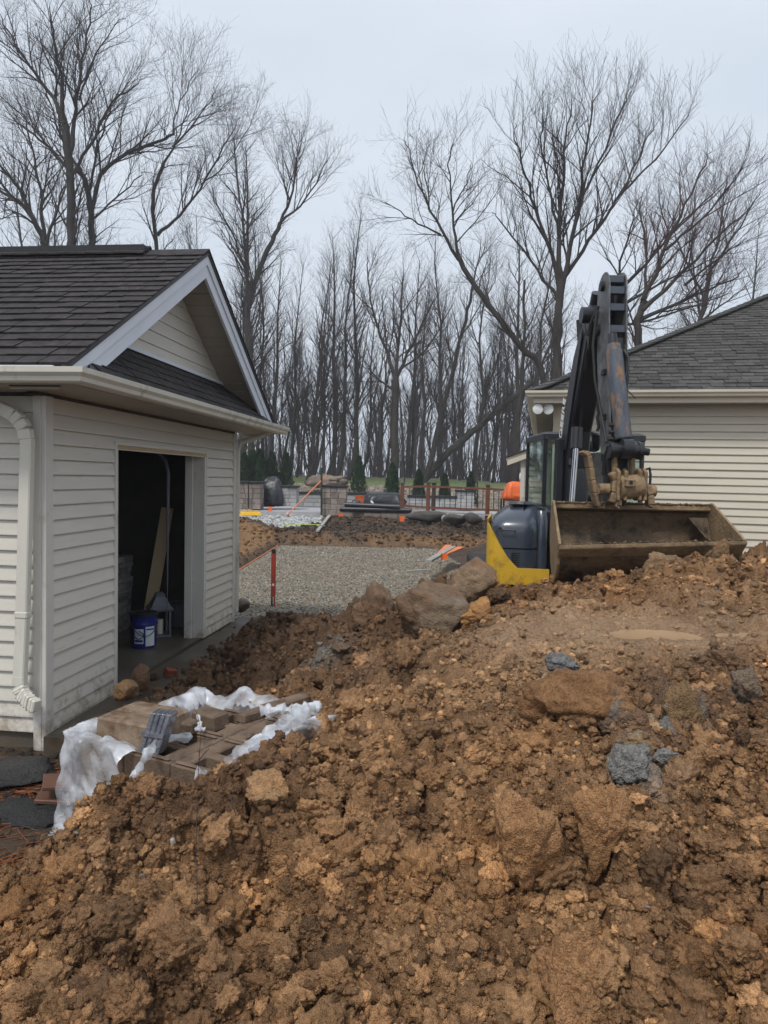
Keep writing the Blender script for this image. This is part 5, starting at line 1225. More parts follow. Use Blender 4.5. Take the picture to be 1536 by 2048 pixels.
for k in range(6):
    m = MB(); m.box(xh(HX0 + .27, HY0 - .004, .93 + k * .025), xh(HX0 + .27, HY0 - .004, .93 + k * .025) + Vector((.2, .02, .012))); m.build('grille_slat', M_BLACK, ex)
m = MB(); m.tube([xh(HX0 + .16, HY0 + .0, 1.30), xh(HX0 + .16, HY0 - .035, 1.31), xh(HX0 + .30, HY0 - .035, 1.31), xh(HX0 + .30, HY0 + .0, 1.30)], .009, 6); m.build('hood_handle', M_BLACK, ex)
# ---------------------------------------------------------------- pallet of blocks
PC = Vector((-.97, 4.05, -.15)); PR = math.radians(-28)
PM = Matrix.Translation(PC) @ Matrix.Rotation(PR, 4, 'Z')
pal = thing('wooden_pallet', 'wooden pallet under the plastic wrapped concrete blocks', 'pallet', PC, PR)
for k in range(6): MB().box((-.52, -.52 + k * .185, .1), (.52, -.41 + k * .185, .122)).build('deck_board', M_WOOD, pal)
for k in range(3): MB().box((-.52 + k * .48, -.52, .0), (-.44 + k * .48, .52, .099)).build('stringer', M_WOOD, pal)
def block_mesh(L, D, H, groove=True):
    """hollow retaining-wall block with one square core and a groove along its top"""
    m = MB(); x0, x1, y0, y1 = -L / 2, L / 2, -D / 2, D / 2; cx0, cx1, cy0, cy1 = -L * .22, L * .19, -D * .36, D * .36
    g = .018
    def ring(z, r): return [(r[0], r[2], z), (r[1], r[2], z), (r[1], r[3], z), (r[0], r[3], z)]
    o_ = (x0, x1, y0, y1); c_ = (cx0, cx1, cy0, cy1)
    V = ring(0, o_) + ring(H, o_) + ring(H, c_) + ring(0, c_)
    F = [(0, 12, 13, 1), (1, 13, 14, 2), (2, 14, 15, 3), (3, 15, 12, 0), (0, 1, 5, 4), (1, 2, 6, 5), (2, 3, 7, 6), (3, 0, 4, 7), (4, 5, 9, 8), (5, 6, 10, 9), (6, 7, 11, 10), (7, 4, 8, 11),
         (8, 9, 13, 12), (9, 10, 14, 13), (10, 11, 15, 14), (11, 8, 12, 15)]
    m.add(V, F)
    if groove: m.box((x0 + .02, y0 + .006, H + .001), (x1 - .02, y0 + .03, H + .016))
    return m.mesh('concrete_block', M_BLOCK, bev=.008)
bmA = block_mesh(.33, .195, .2); bmB = block_mesh(.33, .195, .2)
random.seed(6); nb_ = 0
pos_words = {}
for lay in range(2):
    for i in range(3):
        for j in range(5):
            if lay == 1 and i == 0 and j in (2, 3, 4): continue
            if lay == 1 and i == 1 and j == 4: continue
            x = -.335 + i * .337 + random.uniform(-.006, .006); y = -.40 + j * .2 + random.uniform(-.004, .004)
            o = link('concrete_block', bmA if (i + j) % 2 else bmB, None)
            o.matrix_world = PM @ Matrix.Translation((x, y, .124 + lay * .202)) @ Matrix.Rotation(random.uniform(-.03, .03) + (math.pi if (j % 2) else 0), 4, 'Z')
            lab = 'brown hollow concrete block hidden in the lower layer on the pallet' if lay == 0 else 'top layer hollow block, ' + ('first', 'second', 'third', 'fourth', 'fifth')[j] + ' row back from the mound, ' + ('garage end', 'middle', 'machine end')[i]
            tag(o, lab, 'block', 'hollow concrete blocks stacked on the pallet, ' + ('lower' if lay == 0 else 'top') + ' layer')
# solid pieces on top at the left end
def solid(label, px, py, z, size, rot, tilt, mt):
    p = Wz(px, py, z); m = MB(); a, b, c = size
    m.hexa([(-a, -b, -c), (a, -b, -c), (a, b, -c), (-a, b, -c)], [(-a * .93, -b * .93, c), (a * .93, -b * .93, c), (a * .93, b * .93, c), (-a * .93, b * .93, c)])
    o = m.build('cap_block', mt, None, bev=.012); o.matrix_world = Matrix.Translation(p) @ Matrix.Rotation(rot, 4, 'Z') @ Matrix.Rotation(tilt, 4, 'X'); tag(o, label, 'block'); return o
solid('large smooth tan block on the pallet corner nearest the garage', 288, 1455, .42, (.20, .175, .085), PR + .10, 0, M_PAVER)
solid('long brown block lying behind the grey wrapped pack', 360, 1450, .42, (.11, .045, .035), PR + .15, .05, M_BLOCK)
solid('brown block wedged under plastic at the back of the pallet', 420, 1438, .40, (.10, .07, .05), PR - .1, 0, M_BLOCK)
solid('narrow brown strip block at the far end of the pallet', 570, 1408, .40, (.20, .045, .03), PR + 1.35, 0, M_BLOCK)
solid('second narrow strip block at the far end of the pallet', 530, 1422, .40, (.20, .04, .03), PR + 1.35, 0, M_BLOCK)
# grey pack of narrow sticks wrapped in clear film, standing tilted
M_FILMPACK = mat('grey film wrapped pack', (.07, .075, .095), (.16, .165, .19), scale=18, rough=.12, spec=.8, coat=.8, bump=.006, bscale=60)
p = Wz(304, 1496, .40); pk = thing('wrapped_pack', 'dark grey pack shrink wrapped in shiny film standing on the blocks', 'pack', p, PR + .25)
for k in range(4):
    x = -.045 + k * .03; m = MB(); m.hexa([(x - .0145, -.04, -.02), (x + .0145, -.04, -.02), (x + .0145, .04, -.02), (x - .0145, .04, -.02)], [(x - .0145 + .055, -.04 + .03, .19), (x + .0145 + .055, -.04 + .03, .19), (x + .0145 + .055, .04 + .03, .19), (x - .0145 + .055, .04 + .03, .19)]); m.build('stick', M_FILMPACK, pk, bev=.005)
m = MB(); m.hexa([(-.064, -.044, .05), (.064 + .0, -.044, .05), (.064, .046, .05), (-.064, .046, .05)], [(-.060, -.043, .07), (.070, -.043, .07), (.07, .05, .07), (-.06, .05, .07)]); 
o = m.build('band', M_FILMPACK, pk); o.location = (.018, .008, .02)
# stretch film round the pallet: crumpled skirt, open on top
M_FILM = bpy.data.materials.new('white stretch film'); M_FILM.use_nodes = True
n_ = M_FILM.node_tree.nodes; l_ = M_FILM.node_tree.links; b_ = n_['Principled BSDF']
b_.inputs['Roughness'].default_value = .28; b_.inputs['Specular IOR Level'].default_value = .6
g_ = n_.new('ShaderNodeNewGeometry'); t_ = n_.new('ShaderNodeTexNoise'); t_.inputs['Scale'].default_value = 7; t_.inputs['Detail'].default_value = 8; l_.new(g_.outputs['Position'], t_.inputs['Vector'])
r_ = n_.new('ShaderNodeValToRGB'); r_.color_ramp.elements[0].position = .35; r_.color_ramp.elements[0].color = (.72, .75, .80, 1); r_.color_ramp.elements[1].position = .72; r_.color_ramp.elements[1].color = (.62, .50, .33, 1)
e_ = r_.color_ramp.elements.new(.60); e_.color = (.74, .76, .80, 1); l_.new(t_.outputs['Fac'], r_.inputs['Fac']); l_.new(r_.outputs[0], b_.inputs['Base Color'])
t2_ = n_.new('ShaderNodeTexNoise'); t2_.inputs['Scale'].default_value = 5; t2_.inputs['Detail'].default_value = 4; l_.new(g_.outputs['Position'], t2_.inputs['Vector'])
r2_ = n_.new('ShaderNodeMapRange'); r2_.inputs['From Min'].default_value = .35; r2_.inputs['From Max'].default_value = .6; r2_.inputs['To Min'].default_value = .82; r2_.inputs['To Max'].default_value = .2
l_.new(t2_.outputs['Fac'], r2_.inputs['Value']); l_.new(r2_.outputs[0], b_.inputs['Alpha'])
b_.inputs['Transmission Weight'].default_value = 0.0; b_.inputs['Subsurface Weight'].default_value = 0.0
tw = n_.new('ShaderNodeTexNoise'); tw.inputs['Scale'].default_value = 14; tw.inputs['Detail'].default_value = 6; tw.inputs['Distortion'].default_value = .6; tw.noise_type = 'RIDGED_MULTIFRACTAL'; l_.new(g_.outputs['Position'], tw.inputs['Vector'])
bw = n_.new('ShaderNodeBump'); bw.inputs['Distance'].default_value = .009; l_.new(tw.outputs['Fac'], bw.inputs['Height']); l_.new(bw.outputs[0], b_.inputs['Normal'])
def wrap_ring(z_top, a0, a1, fold, seed, name, label, out=.04, zlow=.06, thick=1.0):
    """film running along the pallet perimeter from t=a0 to a1 (0..4, one unit per side, from the near left corner anticlockwise)"""
    hw, hd = .525, .525; NT, NV = 300, 44
    T = np.linspace(a0, a1, NT); cor = np.array([(-hw, -hd), (hw, -hd), (hw, hd), (-hw, hd), (-hw, -hd), (hw, -hd), (hw, hd)])
    i = np.floor(T).astype(int); f = (T - i)[:, None]; base = cor[i] * (1 - f) + cor[i + 1] * f
    nrm = base / np.maximum(np.abs(base[:, :1]) / hw, np.abs(base[:, 1:]) / hd) ; nrm = base / np.linalg.norm(base, axis=1)[:, None]
    v = np.linspace(0, 1, NV)
    Tm, Vm = np.meshgrid(T, v, indexing='ij')
    edge = .07 * fbm(Tm * 3.1, Tm * 0 + seed, Tm * 0, 3, seed)
    up = np.clip(Vm / .62, 0, 1); ov = np.clip((Vm - .62) / .38, 0, 1)
    z = zlow + (z_top + edge - zlow) * up
    ang = ov * math.pi * .95; rad = fold * (1 + .5 * fbm(Tm * 4, Tm * 0, Tm * 0 + seed, 3, seed + 3))
    z = z + rad * .75 * np.sin(ang) - .06 * ov; inn = rad * (1 - np.cos(ang))
    wr = fbm(Tm * 6 + Vm * 2, Vm * 1.6, Tm * 0 + seed, 3, seed + 7); wr2 = 1.6 * (1 - 3.2 * np.abs(fbm(Tm * 9 + Vm * 5, Vm * 1.8 - Tm * 4, Tm * 0 + seed, 3, seed + 9, .6)))
    o_ = out + .028 * wr + .011 * wr2 + .02 * up + .06 * (1 - up) ** 1.3 * np.clip(Tm - 3, 0, 1) - inn
    z = z + .02 * wr2 * ov + .015 * wr
    X = base[:, 0][:, None] + nrm[:, 0][:, None] * o_; Y = base[:, 1][:, None] + nrm[:, 1][:, None] * o_
    V = np.stack([X, Y, z], -1).reshape(-1, 3); ii = np.arange(NT * NV).reshape(NT, NV)
    F = np.stack([ii[:-1, :-1], ii[1:, :-1], ii[1:, 1:], ii[:-1, 1:]], -1).reshape(-1, 4)
    o = link(name, np_mesh(name, V, F, M_FILM, True)); o.matrix_world = PM; tag(o, label, 'plastic film'); return o
wrap_ring(.53, 2.1, 4.42, .075, 3, 'stretch_film', 'torn white stretch film bunched over the garage side of the pallet')
wrap_ring(.56, .85, 1.98, .075, 8, 'stretch_film', 'clear shiny stretch film around the far right end of the pallet')
# loose twisted strand of film
def strand(pts, r, label, seed):
    m = MB(); P = [Wz(*q) if len(q) == 3 else q for q in pts]; Q = []
    for a_, b_ in zip(P[:-1], P[1:]):
        for t in np.linspace(0, 1, 8, endpoint=False): Q.append(a_.lerp(b_, t))
    Q.append(P[-1]); n = len(Q); rs_ = [r * (.55 + .7 * abs(math.sin(seed + k * .7)) * (.6 + .4 * math.sin(k * 2.3))) for k in range(n)]
    m.tube(Q, rs_, 9); V = np.array([tuple(v) for v in m.V]); d = fbm(V[:, 0] * 22, V[:, 1] * 22, V[:, 2] * 22, 3, seed); V[:, 2] += .02 * d; V[:, 0] += .015 * fbm(V[:, 0] * 30, V[:, 1] * 22, V[:, 2] * 22, 2, seed + 4); m.V = [tuple(v) for v in V]
    tag(m.build('film_strand', M_FILM, None, smooth=True), label, 'plastic film')
strand([(520, 1424, .46), (560, 1420, .47), (605, 1418, .48), (640, 1412, .47)], .036, 'twisted strand of white film across the far blocks', 2)
strand([(268, 1555, .47), (292, 1512, .46), (318, 1480, .44), (380, 1472, .42)], .022, 'rust stained strand of film tucked under the grey pack', 5)
strand([(395, 1432, .47), (402, 1448, .45), (392, 1458, .45), (410, 1462, .44)], .012, 'small knotted scrap of film on the middle blocks', 7)
strand([(458, 1524, .47), (520, 1490, .48), (570, 1450, .49), (612, 1424, .49)], .05, 'thick white rolled edge of film along the mound side of the pallet', 9)
strand([(100, 1680, -.05), (118, 1665, -.03), (130, 1648, -.02), (122, 1640, -.02)], .035, 'crumpled clear film scrap on the ground by the mound', 11)
strand([(128, 1602, .0), (150, 1590, .03), (158, 1575, .07)], .035, 'crumpled film scrap beside the reddish boards', 13)
# reddish boards sticking out at the pallet's left foot
for (px, py, z, rot, lab) in ((160, 1562, .02, .42, 'upper reddish brown board sticking out beside the pallet'), (150, 1592, -.06, .2, 'lower reddish brown board sticking out beside the pallet')):
    m = MB(); m.box((-.2, -.10, -.012), (.2, .10, .012)); o = m.build('board', mat('reddish stained board', (.12, .055, .035), (.17, .085, .055), scale=5, rough=.4), None, bev=.004)
    o.matrix_world = Matrix.Translation(Wz(px, py, z)) @ Matrix.Rotation(rot, 4, 'Z') @ Matrix.Rotation(.12, 4, 'Y'); tag(o, lab, 'board')
# thin dry stems standing on the mound crest before the pallet
random.seed(2)
def stem(pts, r, label):
    m = MB(); m.tube(pts, r, 5); tag(m.build('dry_stem', M_TWIG, None), label, 'dry stem')
stem([W(395, 1830, 2.52), W(392, 1690, 2.86), W(394, 1600, 2.98), W(397, 1530, 3.1), W(402, 1470, 3.1), W(398, 1440, 3.1), W(386, 1408, 3.1)], [.0018, .0018, .0017, .0016, .0013, .001, .0008], 'tall thin dry stem rising from the mound before the pallet')
stem([W(398, 1520, 3.12), W(410, 1505, 3.12), W(418, 1497, 3.12)], [.0025, .002, .0015], 'short side sprig beside the tall dry stem')
stem([W(345, 1930, 2.36), W(362, 1880, 2.42), W(388, 1850, 2.46)], [.003, .003, .002], 'dark thin root lying on the lower mound face')
stem([W(458, 1580, 3.0), W(464, 1605, 2.95), W(472, 1632, 2.92)], [.003, .003, .002], 'pale thin root hanging from the mound crest')

# ---------------------------------------------------------------- gravel pad, patio and fence in the middle distance
padc = [(-3.0, 9.9), (2.3, 9.9), (2.2, 14), (1.75, 18), (1.6, 20.6), (.2, 20.75), (-1.4, 20.65), (-3.0, 20.6), (-3.05, 15)]
PADZ = -.17
m = MB(); m.prism(padc, lambda u, v, t: (u, v, t), PADZ - .2, PADZ)
M_PAD = mat('grey crushed stone', (.15, .133, .105), (.25, .225, .183), scale=18, rough=.8, bump=.03, bscale=28)
kind(m.build('gravel_pad', M_PAD), 'structure', 'rectangular pad of grey crushed stone in the dug pit')
def inpoly(x, y, poly):
    r = np.zeros(len(x), bool); n = len(poly)
    for i in range(n):
        (x0, y0), (x1, y1) = poly[i], poly[(i + 1) % n]
        c_ = ((y0 > y) != (y1 > y)) & (x < (x1 - x0) * (y - y0) / (y1 - y0 + 1e-12) + x0); r ^= c_
    return r
octa = (np.array([(1, 0, 0), (-1, 0, 0), (0, 1, 0), (0, -1, 0), (0, 0, 1), (0, 0, -1)], float), np.array([(0, 2, 4), (2, 1, 4), (1, 3, 4), (3, 0, 4), (2, 0, 5), (1, 2, 5), (3, 1, 5), (0, 3, 5)]))
octs = []
for k in range(8):
    r_g = np.random.RandomState(k); octs.append((octa[0] * r_g.uniform(.6, 1.3, (6, 1)) + r_g.normal(0, .15, (6, 3)), octa[1]))
def gravel(name, poly, zf, n, smin, smax, cols, seed, label):
    r_g = np.random.RandomState(seed); pa = np.array(poly)
    x = r_g.uniform(pa[:, 0].min(), pa[:, 0].max(), n); y = r_g.uniform(pa[:, 1].min(), pa[:, 1].max(), n); ok = inpoly(x, y, poly); x, y = x[ok], y[ok]; n = len(x)
    z = zf(x, y); ca = np.array(cols)[r_g.randint(len(cols), size=n)] * r_g.uniform(.7, 1.3, (n, 1))
    return scatter(name, np.stack([x, y, z], -1), r_g.uniform(smin, smax, n), ca, octs, M_STONE, seed, sink=.4, label=label)
gravel('gravel', padc, lambda x, y: np.full(len(x), PADZ) , 26000, .012, .026, [(.18, .16, .125), (.265, .237, .19), (.38, .345, .285), (.115, .10, .078), (.29, .22, .14)], 5, 'loose crushed stone covering the pad')
# orange form board along the pad's left edge
m = MB(); m.bar((-3.04, 12.8, -.15), (-3.02, 20.3, -.14), .015, .02); tag(m.build('form_board', M_ORANGEPAINT), 'long thin orange form board along the pad edge', 'board')
# ground block beside the garage corner far side
# spirit-level stake
p = Wz(546, 1213, PADZ); lv = thing('red_level', 'upright red level stake standing at the near end of the gravel pad', 'level', p)
Hh = (W(543, 1100, p.y).z - p.z)
MB().box((-.035, -.015, 0.16), (.035, .015, Hh)).build('body', M_RED, lv, bev=.004)
MB().box((-.03, -.012, -.12), (-.006, .012, .159)).build('leg', M_BLACK, lv); MB().box((.008, -.012, -.12), (.032, .012, .159)).build('leg', M_RED, lv)
m = MB(); m.tube([(0, -.018, .34), (0, -.012, .34)], .02, 12); m.build('vial', M_LAMP, lv)
m = MB(); m.box((-.03, -.017, Hh - .05), (.03, .017, Hh + .012)); m.build('end_cap', M_BLACK, lv)

def gz(x, y): return float(ground_z(np.array([x]), np.array([y]))[0])
def pillar_thing(label, px0, px1, pyt, pyb, d, mt, cap=M_CAP, depth=.7, rows=5, cols=3):
    a = W(px0, pyt, d); b = W(px1, pyb, d); w_ = b.x - a.x; h = a.z - b.z
    t = thing('stone_pillar', label, 'pillar', ((a.x + b.x) / 2, d + depth / 2, b.z - .05))
    H_ = h + .05 - .07; rh = H_ / rows; random.seed(int(px0))
    MB().box((-w_ / 2 + .02, -depth / 2 + .02, 0), (w_ / 2 - .02, depth / 2 - .02, H_ - .01)).build('core', MATS['grey foundation'], t)
    for r in range(rows):
        for fy in (-1,):
            x = -w_ / 2
            ws = [w_ / cols * random.uniform(.75, 1.25) for _ in range(cols)]; s = sum(ws)
            for q_ in ws:
                q_ = q_ * w_ / s; MB().box((x + .006, -depth / 2 - random.uniform(0, .012), r * rh + .005), (x + q_ - .006, -depth / 2 + .12, (r + 1) * rh - .005)).build('block', mt, t, bev=.01); x += q_
        for sx_ in (-1, 1):
            y = -depth / 2 + .121
            for q_ in (.3, .28): 
                x0_ = sx_ * w_ / 2; MB().box((min(x0_, x0_ - sx_ * .1), y + .004, r * rh + .005), (max(x0_, x0_ - sx_ * .1), y + q_ - .004, (r + 1) * rh - .005)).build('block', mt, t, bev=.008); y += q_
    MB().box((-w_ / 2 - .05, -depth / 2 - .06, H_), (w_ / 2 + .05, depth / 2 + .05, H_ + .075)).build('coping', cap, t, bev=.012)
    return t
pillar_thing('broad tan stone pillar with black coping nearest the garage corner', 470, 521, 962, 1016, 25.5, M_WALLBLOCK)
pillar_thing('grey stone pillar with black coping behind the covered grill', 560, 593, 971, 1010, 26.6, M_WALLGREY, cols=2)
pillar_thing('tan stone pillar with black coping that the orange rake leans on', 645, 692, 970, 1029, 25.0, M_WALLBLOCK)
pillar_thing('pale stone pillar behind the brown railing', 915, 948, 980, 1018, 28.5, M_WALLGREY, cols=2)
def wall_thing(label, px0, px1, pyt, pyb, d0, d1, mt, capt=.06, capm=M_CAP, blk=.45, rows=3, name='garden_wall'):
    a = W(px0, pyt[0], d0); b = W(px1, pyt[1], d1); a0 = W(px0, pyb[0], d0); b0 = W(px1, pyb[1], d1)
    L = math.hypot(b.x - a.x, b.y - a.y); rot = math.atan2(b.y - a.y, b.x - a.x); zb_ = min(a0.z, b0.z) - .05; h = (a.z + b.z) / 2 - zb_ - capt
    t = thing(name, label, 'wall', (a.x, a.y, zb_), rot); rh = h / rows; random.seed(int(px0) + 7)
    MB().box((.01, .03, 0), (L - .01, .25, h - .005)).build('core', MATS['grey foundation'], t)
    for r in range(rows):
        x = 0
        while x < L - .03:
            q_ = min(blk * random.uniform(.7, 1.3), L - x); MB().box((x + .006, random.uniform(-.012, 0), r * rh + .005), (x + q_ - .006, .08, (r + 1) * rh - .005)).build('block', mt, t, bev=.01); x += q_
    x = 0
    while x < L:
        q_ = min(1.0, L - x); MB().box((x + .002, -.05, h), (x + q_ - .002, .30, h + capt)).build('coping', capm, t, bev=.008); x += q_
wall_thing('low grey wall with black coping between grill and rake pillar', 590, 645, (984, 983), (1010, 1008), 29, 29, M_WALLGREY, .1)
wall_thing('long low grey wall with black coping behind the black cover', 692, 805, (984, 987), (1004, 1010), 29, 28.8, M_WALLGREY, .1, rows=2)
wall_thing('grey wall with black coping seen through the brown railing', 815, 916, (989, 993), (1010, 1012), 29, 28.6, M_WALLGREY, .1, rows=3)
wall_thing('lowest tan retaining wall with black coping at the patio edge', 681, 822, (1014, 1018), (1033, 1038), 24.7, 24.3, M_WALLBLOCK, .12, rows=1, blk=.7)
# patio deck and white edging
pd_ = [W(560, 1012, 26.3), W(640, 1018, 25.8), W(800, 1018, 25.4), W(1010, 1026, 24.9), W(1090, 1028, 25)]
m = MB(); z = .62
m.prism([(-4.8, 25.0), (-1.6, 25.15), (1.2, 25.1), (8.5, 24.6), (9, 29.6), (-5, 29.8)], lambda u, v, t: (u, v, t), .3, .60)
kind(m.build('patio', mat('pale grey paving', (.34, .34, .35), (.42, .42, .43), scale=5, rough=.6)), 'structure', 'pale grey paved patio behind the retaining wall')
for k in range(14):
    a = W(826, 1021, 24.35); b = W(1015, 1031, 23.9); q0 = a.lerp(b, k / 14); q1 = a.lerp(b, (k + .97) / 14)
    m = MB(); m.bar(q0 + Vector((0, .25, -.02)), q1 + Vector((0, .25, -.02)), .5, .05); o = m.build('edging_paver', M_GREY); tag(o, 'light grey paver in the strip under the brown railing', 'paver', 'pavers under the railing')
# gravel of pale limestone
gravel('limestone_gravel', LIME, lambda x, y: ground_z(x, y) + .01, 9000, .012, .026, [(.5, .5, .49), (.42, .42, .41), (.58, .58, .57), (.3, .3, .29)], 7, 'pale limestone gravel before the patio')
gravel('bed_stones', [(-9, 29.6), (9, 29.6), (11, 36.6), (-11, 36.8)], lambda x, y: ground_z(x, y) , 9000, .03, .075, [(.30, .26, .21), (.24, .20, .16), (.38, .33, .27), (.16, .13, .10)], 8, 'river stones mulching the planted slope')
# railing: posts, rails, balusters
rl = thing('railing', 'reddish brown railing with black balusters at the patio edge', 'railing', (0, 0, 0))
posts = [(805, 968, 1018, 24.9), (857, 967, 1022, 24.6), (976, 972, 1027, 24.1), (1092, 978, 1032, 23.6)]
tops = []
for px, t_, b2, d in posts:
    a = W(px, t_, d); b = W(px, b2, d)
    MB().box((a.x - .065, d - .065, b.z - .25), (a.x + .065, d + .065, a.z)).build('post', M_RAIL, rl, bev=.008)
    MB().hexa([(a.x - .09, d - .09, a.z), (a.x + .09, d - .09, a.z), (a.x + .09, d + .09, a.z), (a.x - .09, d + .09, a.z)], [(a.x - .05, d - .05, a.z + .06), (a.x + .05, d - .05, a.z + .06), (a.x + .05, d + .05, a.z + .06), (a.x - .05, d + .05, a.z + .06)]).build('post_cap', M_BLACK, rl)
    tops.append((a, b))
bal = MB().box((-.011, -.011, 0), (.011, .011, .82)).mesh('baluster', M_BLACK)
for i in range(3):
    (a, b), (a2, b2) = tops[i], tops[i + 1]; o1 = Vector((0, 0, -.10)); o2 = Vector((0, 0, .12))
    MB().bar(a + o1, a2 + o1, .06, .07).build('top_rail', M_RAIL, rl); MB().bar(b + o2, b2 + o2, .06, .07).build('bottom_rail', M_RAIL, rl)
    n = 4 if i == 0 else 11
    for k in range(1, n):
        p = (b + o2).lerp(b2 + o2, k / n); q = (a + o1).lerp(a2 + o1, k / n)
        link('baluster', bal, rl, p, None, (1, 1, (q.z - p.z) / .82))
p2 = W(868, 968, 26.0)
rl2 = thing('gate_post', 'dark brown gate post just behind the corner railing post', 'post', (p2.x, 26.0, p2.z - 1.05)); MB().box((-.07, -.07, 0), (.07, .07, 1.05)).build('shaft', mat('dark brown post', (.05, .03, .022), (.06, .036, .027), rough=.5), rl2, bev=.008); MB().box((-.095, -.095, 1.05), (.095, .095, 1.1)).build('cap', M_BLACK, rl2, bev=.01)
# covered grill
def draped(name, label, cat, px0, px1, pyt, pyb, d, depth, mt, seed, top=.45, sub=5, squash=.35):
    a = W(px0, pyt, d); b = W(px1, pyb, d); V, F = ICO[sub]; V = V.copy()
    V = np.sign(V) * np.abs(V) ** .34; V[:, 2] = np.where(V[:, 2] < 0, V[:, 2], V[:, 2])
    tt = (V[:, 2] + 1) / 2; V[:, :2] *= (1.0 - (1 - top) * tt ** 2)[:, None]
    an = np.arctan2(V[:, 1], V[:, 0]); V[:, :2] *= (1 + .09 * np.sin(an * 11 + seed) * (1 - tt) + .06 * fbm(np.cos(an) * 3, np.sin(an) * 3, V[:, 2] * 1.5, 3, seed))[:, None]
    V[:, 2] += .12 * fbm(V[:, 0] * 2, V[:, 1] * 2, V[:, 2] * 0 + seed, 2, seed + 1)
    V = V * np.array([(b.x - a.x) / 2, depth / 2, (a.z - b.z) / 2])
    o = link(name, np_mesh(name, V, F, mt, True), None, ((a.x + b.x) / 2, d + depth / 2, (a.z + b.z) / 2)); tag(o, label, cat); return o
draped('covered_grill', 'grill under a black vinyl cover between two stone pillars', 'grill', 515, 567, 954, 1014, 26.3, .9, M_TARP, 3, .45)
draped('covered_fire_pit', 'low black covered fire pit on the patio behind the retaining wall', 'fire pit', 722, 812, 985, 1014, 26.5, 1.4, M_TARP, 5, .72)
og = thing('orange_cart', 'orange tarpaulin draped over a cart by the house corner', 'cart', W(1028, 1005, 22.5))
g0 = W(1028, 1005, 22.5)
dr = draped('tarpaulin', '', '', 1012, 1062, 964, 1003, 22.5, .9, M_ORANGE, 7, .72)
del dr['label']; del dr['category']; dr.parent = og; dr.matrix_parent_inverse = Matrix.Translation(g0).inverted()
for k in range(4):
    x = -.3 + .5 * (k % 2); y = .15 + .5 * (k // 2); MB().bar((x, y, -.35), (x, y, .1), .05).build('leg', M_BLACK, og)
m = MB(); m.box((.22, -.05, -.3), (.5, .3, .02)); m.build('panel', M_WHITE, og, bev=.02)
# small site things
def flag(label, px, py, d, s=.12):
    p = W(px, py, d); t = thing('marker_flag', label, 'flag', p, random.uniform(-.5, .5))
    m = MB(); V = []
    for i in range(4):
        for j in range(3): V.append((s * (i / 3 - .3), .02 * math.sin(i * 1.7), s * (j / 2 - .3)))
    m.add(V, [(i * 3 + j, i * 3 + 3 + j, i * 3 + 4 + j, i * 3 + 1 + j) for i in range(3) for j in range(2)]); o = m.build('flag_sheet', M_ORANGE, t)
    MB().tube([(-s * .3, 0, -.25), (-s * .3, 0, s * .72)], .004, 5).build('wire', M_BLACK, t)
flag('small orange marker flag in the limestone gravel', 539, 1020, 24.5, .17); flag('small orange marker flag in dark soil below the retaining wall', 802, 1040, 22.6, .17)
flag('orange marker flag beside the loose boards', 886, 1116, 14.5, .13); flag('crumpled orange flag at foot of the rake pillar', 679, 1034, 24.3, .18)
p = W(719, 1000, 25.6); m = MB(); m.lathe([(.13, 0), (.15, .02), (.17, .32), (.175, .33)], n=18); o = m.build('orange_pail', M_ORANGE, None, smooth=True); o.location = p - Vector((0, 0, .17)); tag(o, 'bright orange pail beside the black covered fire pit', 'pail')
# yellow tray
p = W(501, 1025, 23.6); ty = thing('yellow_tray', 'yellow plastic tool tray lying on the limestone gravel', 'tray', p + Vector((0, 0, -.1)), .35)
MB().hexa([(-.34, -.22, 0), (.34, -.22, 0), (.34, .22, 0), (-.34, .22, 0)], [(-.30, -.18, .12), (.30, -.18, .12), (.30, .18, .12), (-.30, .18, .12)]).build('shell', M_TOOLYEL, ty, bev=.02)
for k in range(3): MB().box((-.25 + k * .18, -.14, .121), (-.13 + k * .18, .14, .16)).build('rib', M_TOOLYEL, ty, bev=.01)
# landscape rake with orange handle
p0 = W(573, 1031, 24.0); p1 = W(660, 944, 25.0)
rk = thing('landscape_rake', 'wide landscape rake with orange handle leaning on the stone pillar', 'rake', p0)
MB().tube([(0, 0, 0), (p1 - p0) * .93], .022, 8).build('handle', M_ORANGEPAINT, rk); MB().tube([(p1 - p0) * .931, (p1 - p0)], .023, 8).build('grip', M_BLACK, rk)
MB().bar((-.14, 0, .06), (.10, -.1, -.2), .04, .06).build('head', M_GREY, rk)
for k in range(9):
    q = Vector((-.14, 0, .06)).lerp(Vector((.10, -.1, -.2)), k / 8); MB().bar(q, q + Vector((-.04, -.06, -.05)), .008).build('tine', M_BLACK, rk)
# loose lumber
def board(label, a, b, w_, h_, mt, name='board'):
    m = MB(); m.bar(a, b, w_, h_); tag(m.build(name, mt, None, bev=.003), label, 'board')
board('grey board laid down the bank from the patio', W(635, 1062, 20.9), W(659, 1031, 23.9), .10, .05, M_GREY)
board('short grey board across the foot of the bank board', W(636, 1051, 21.6), W(648, 1052, 21.8), .12, .04, M_GREY)
board('grey board resting on orange boards beside the pad', W(857, 1122, 14.2), W(907, 1094, 16.6), .13, .05, M_GREY)
board('longer orange painted board beside the pad', W(878, 1112, 15.0), W(897, 1091, 16.9), .16, .04, M_ORANGEPAINT)
board('shorter orange painted board beside the pad', W(880, 1112, 15.2), W(922, 1095, 16.6), .16, .04, M_ORANGEPAINT)
board('thin dark stake lying over the pad edge', W(812, 1143, 12.4), W(862, 1140, 12.6), .05, .04, M_GREY, 'stake')
board('lime green string lying at the foot of the gravel strip', W(563, 1049, 21.9), W(640, 1049, 22.1), .04, .02, M_LIME, 'string_line')
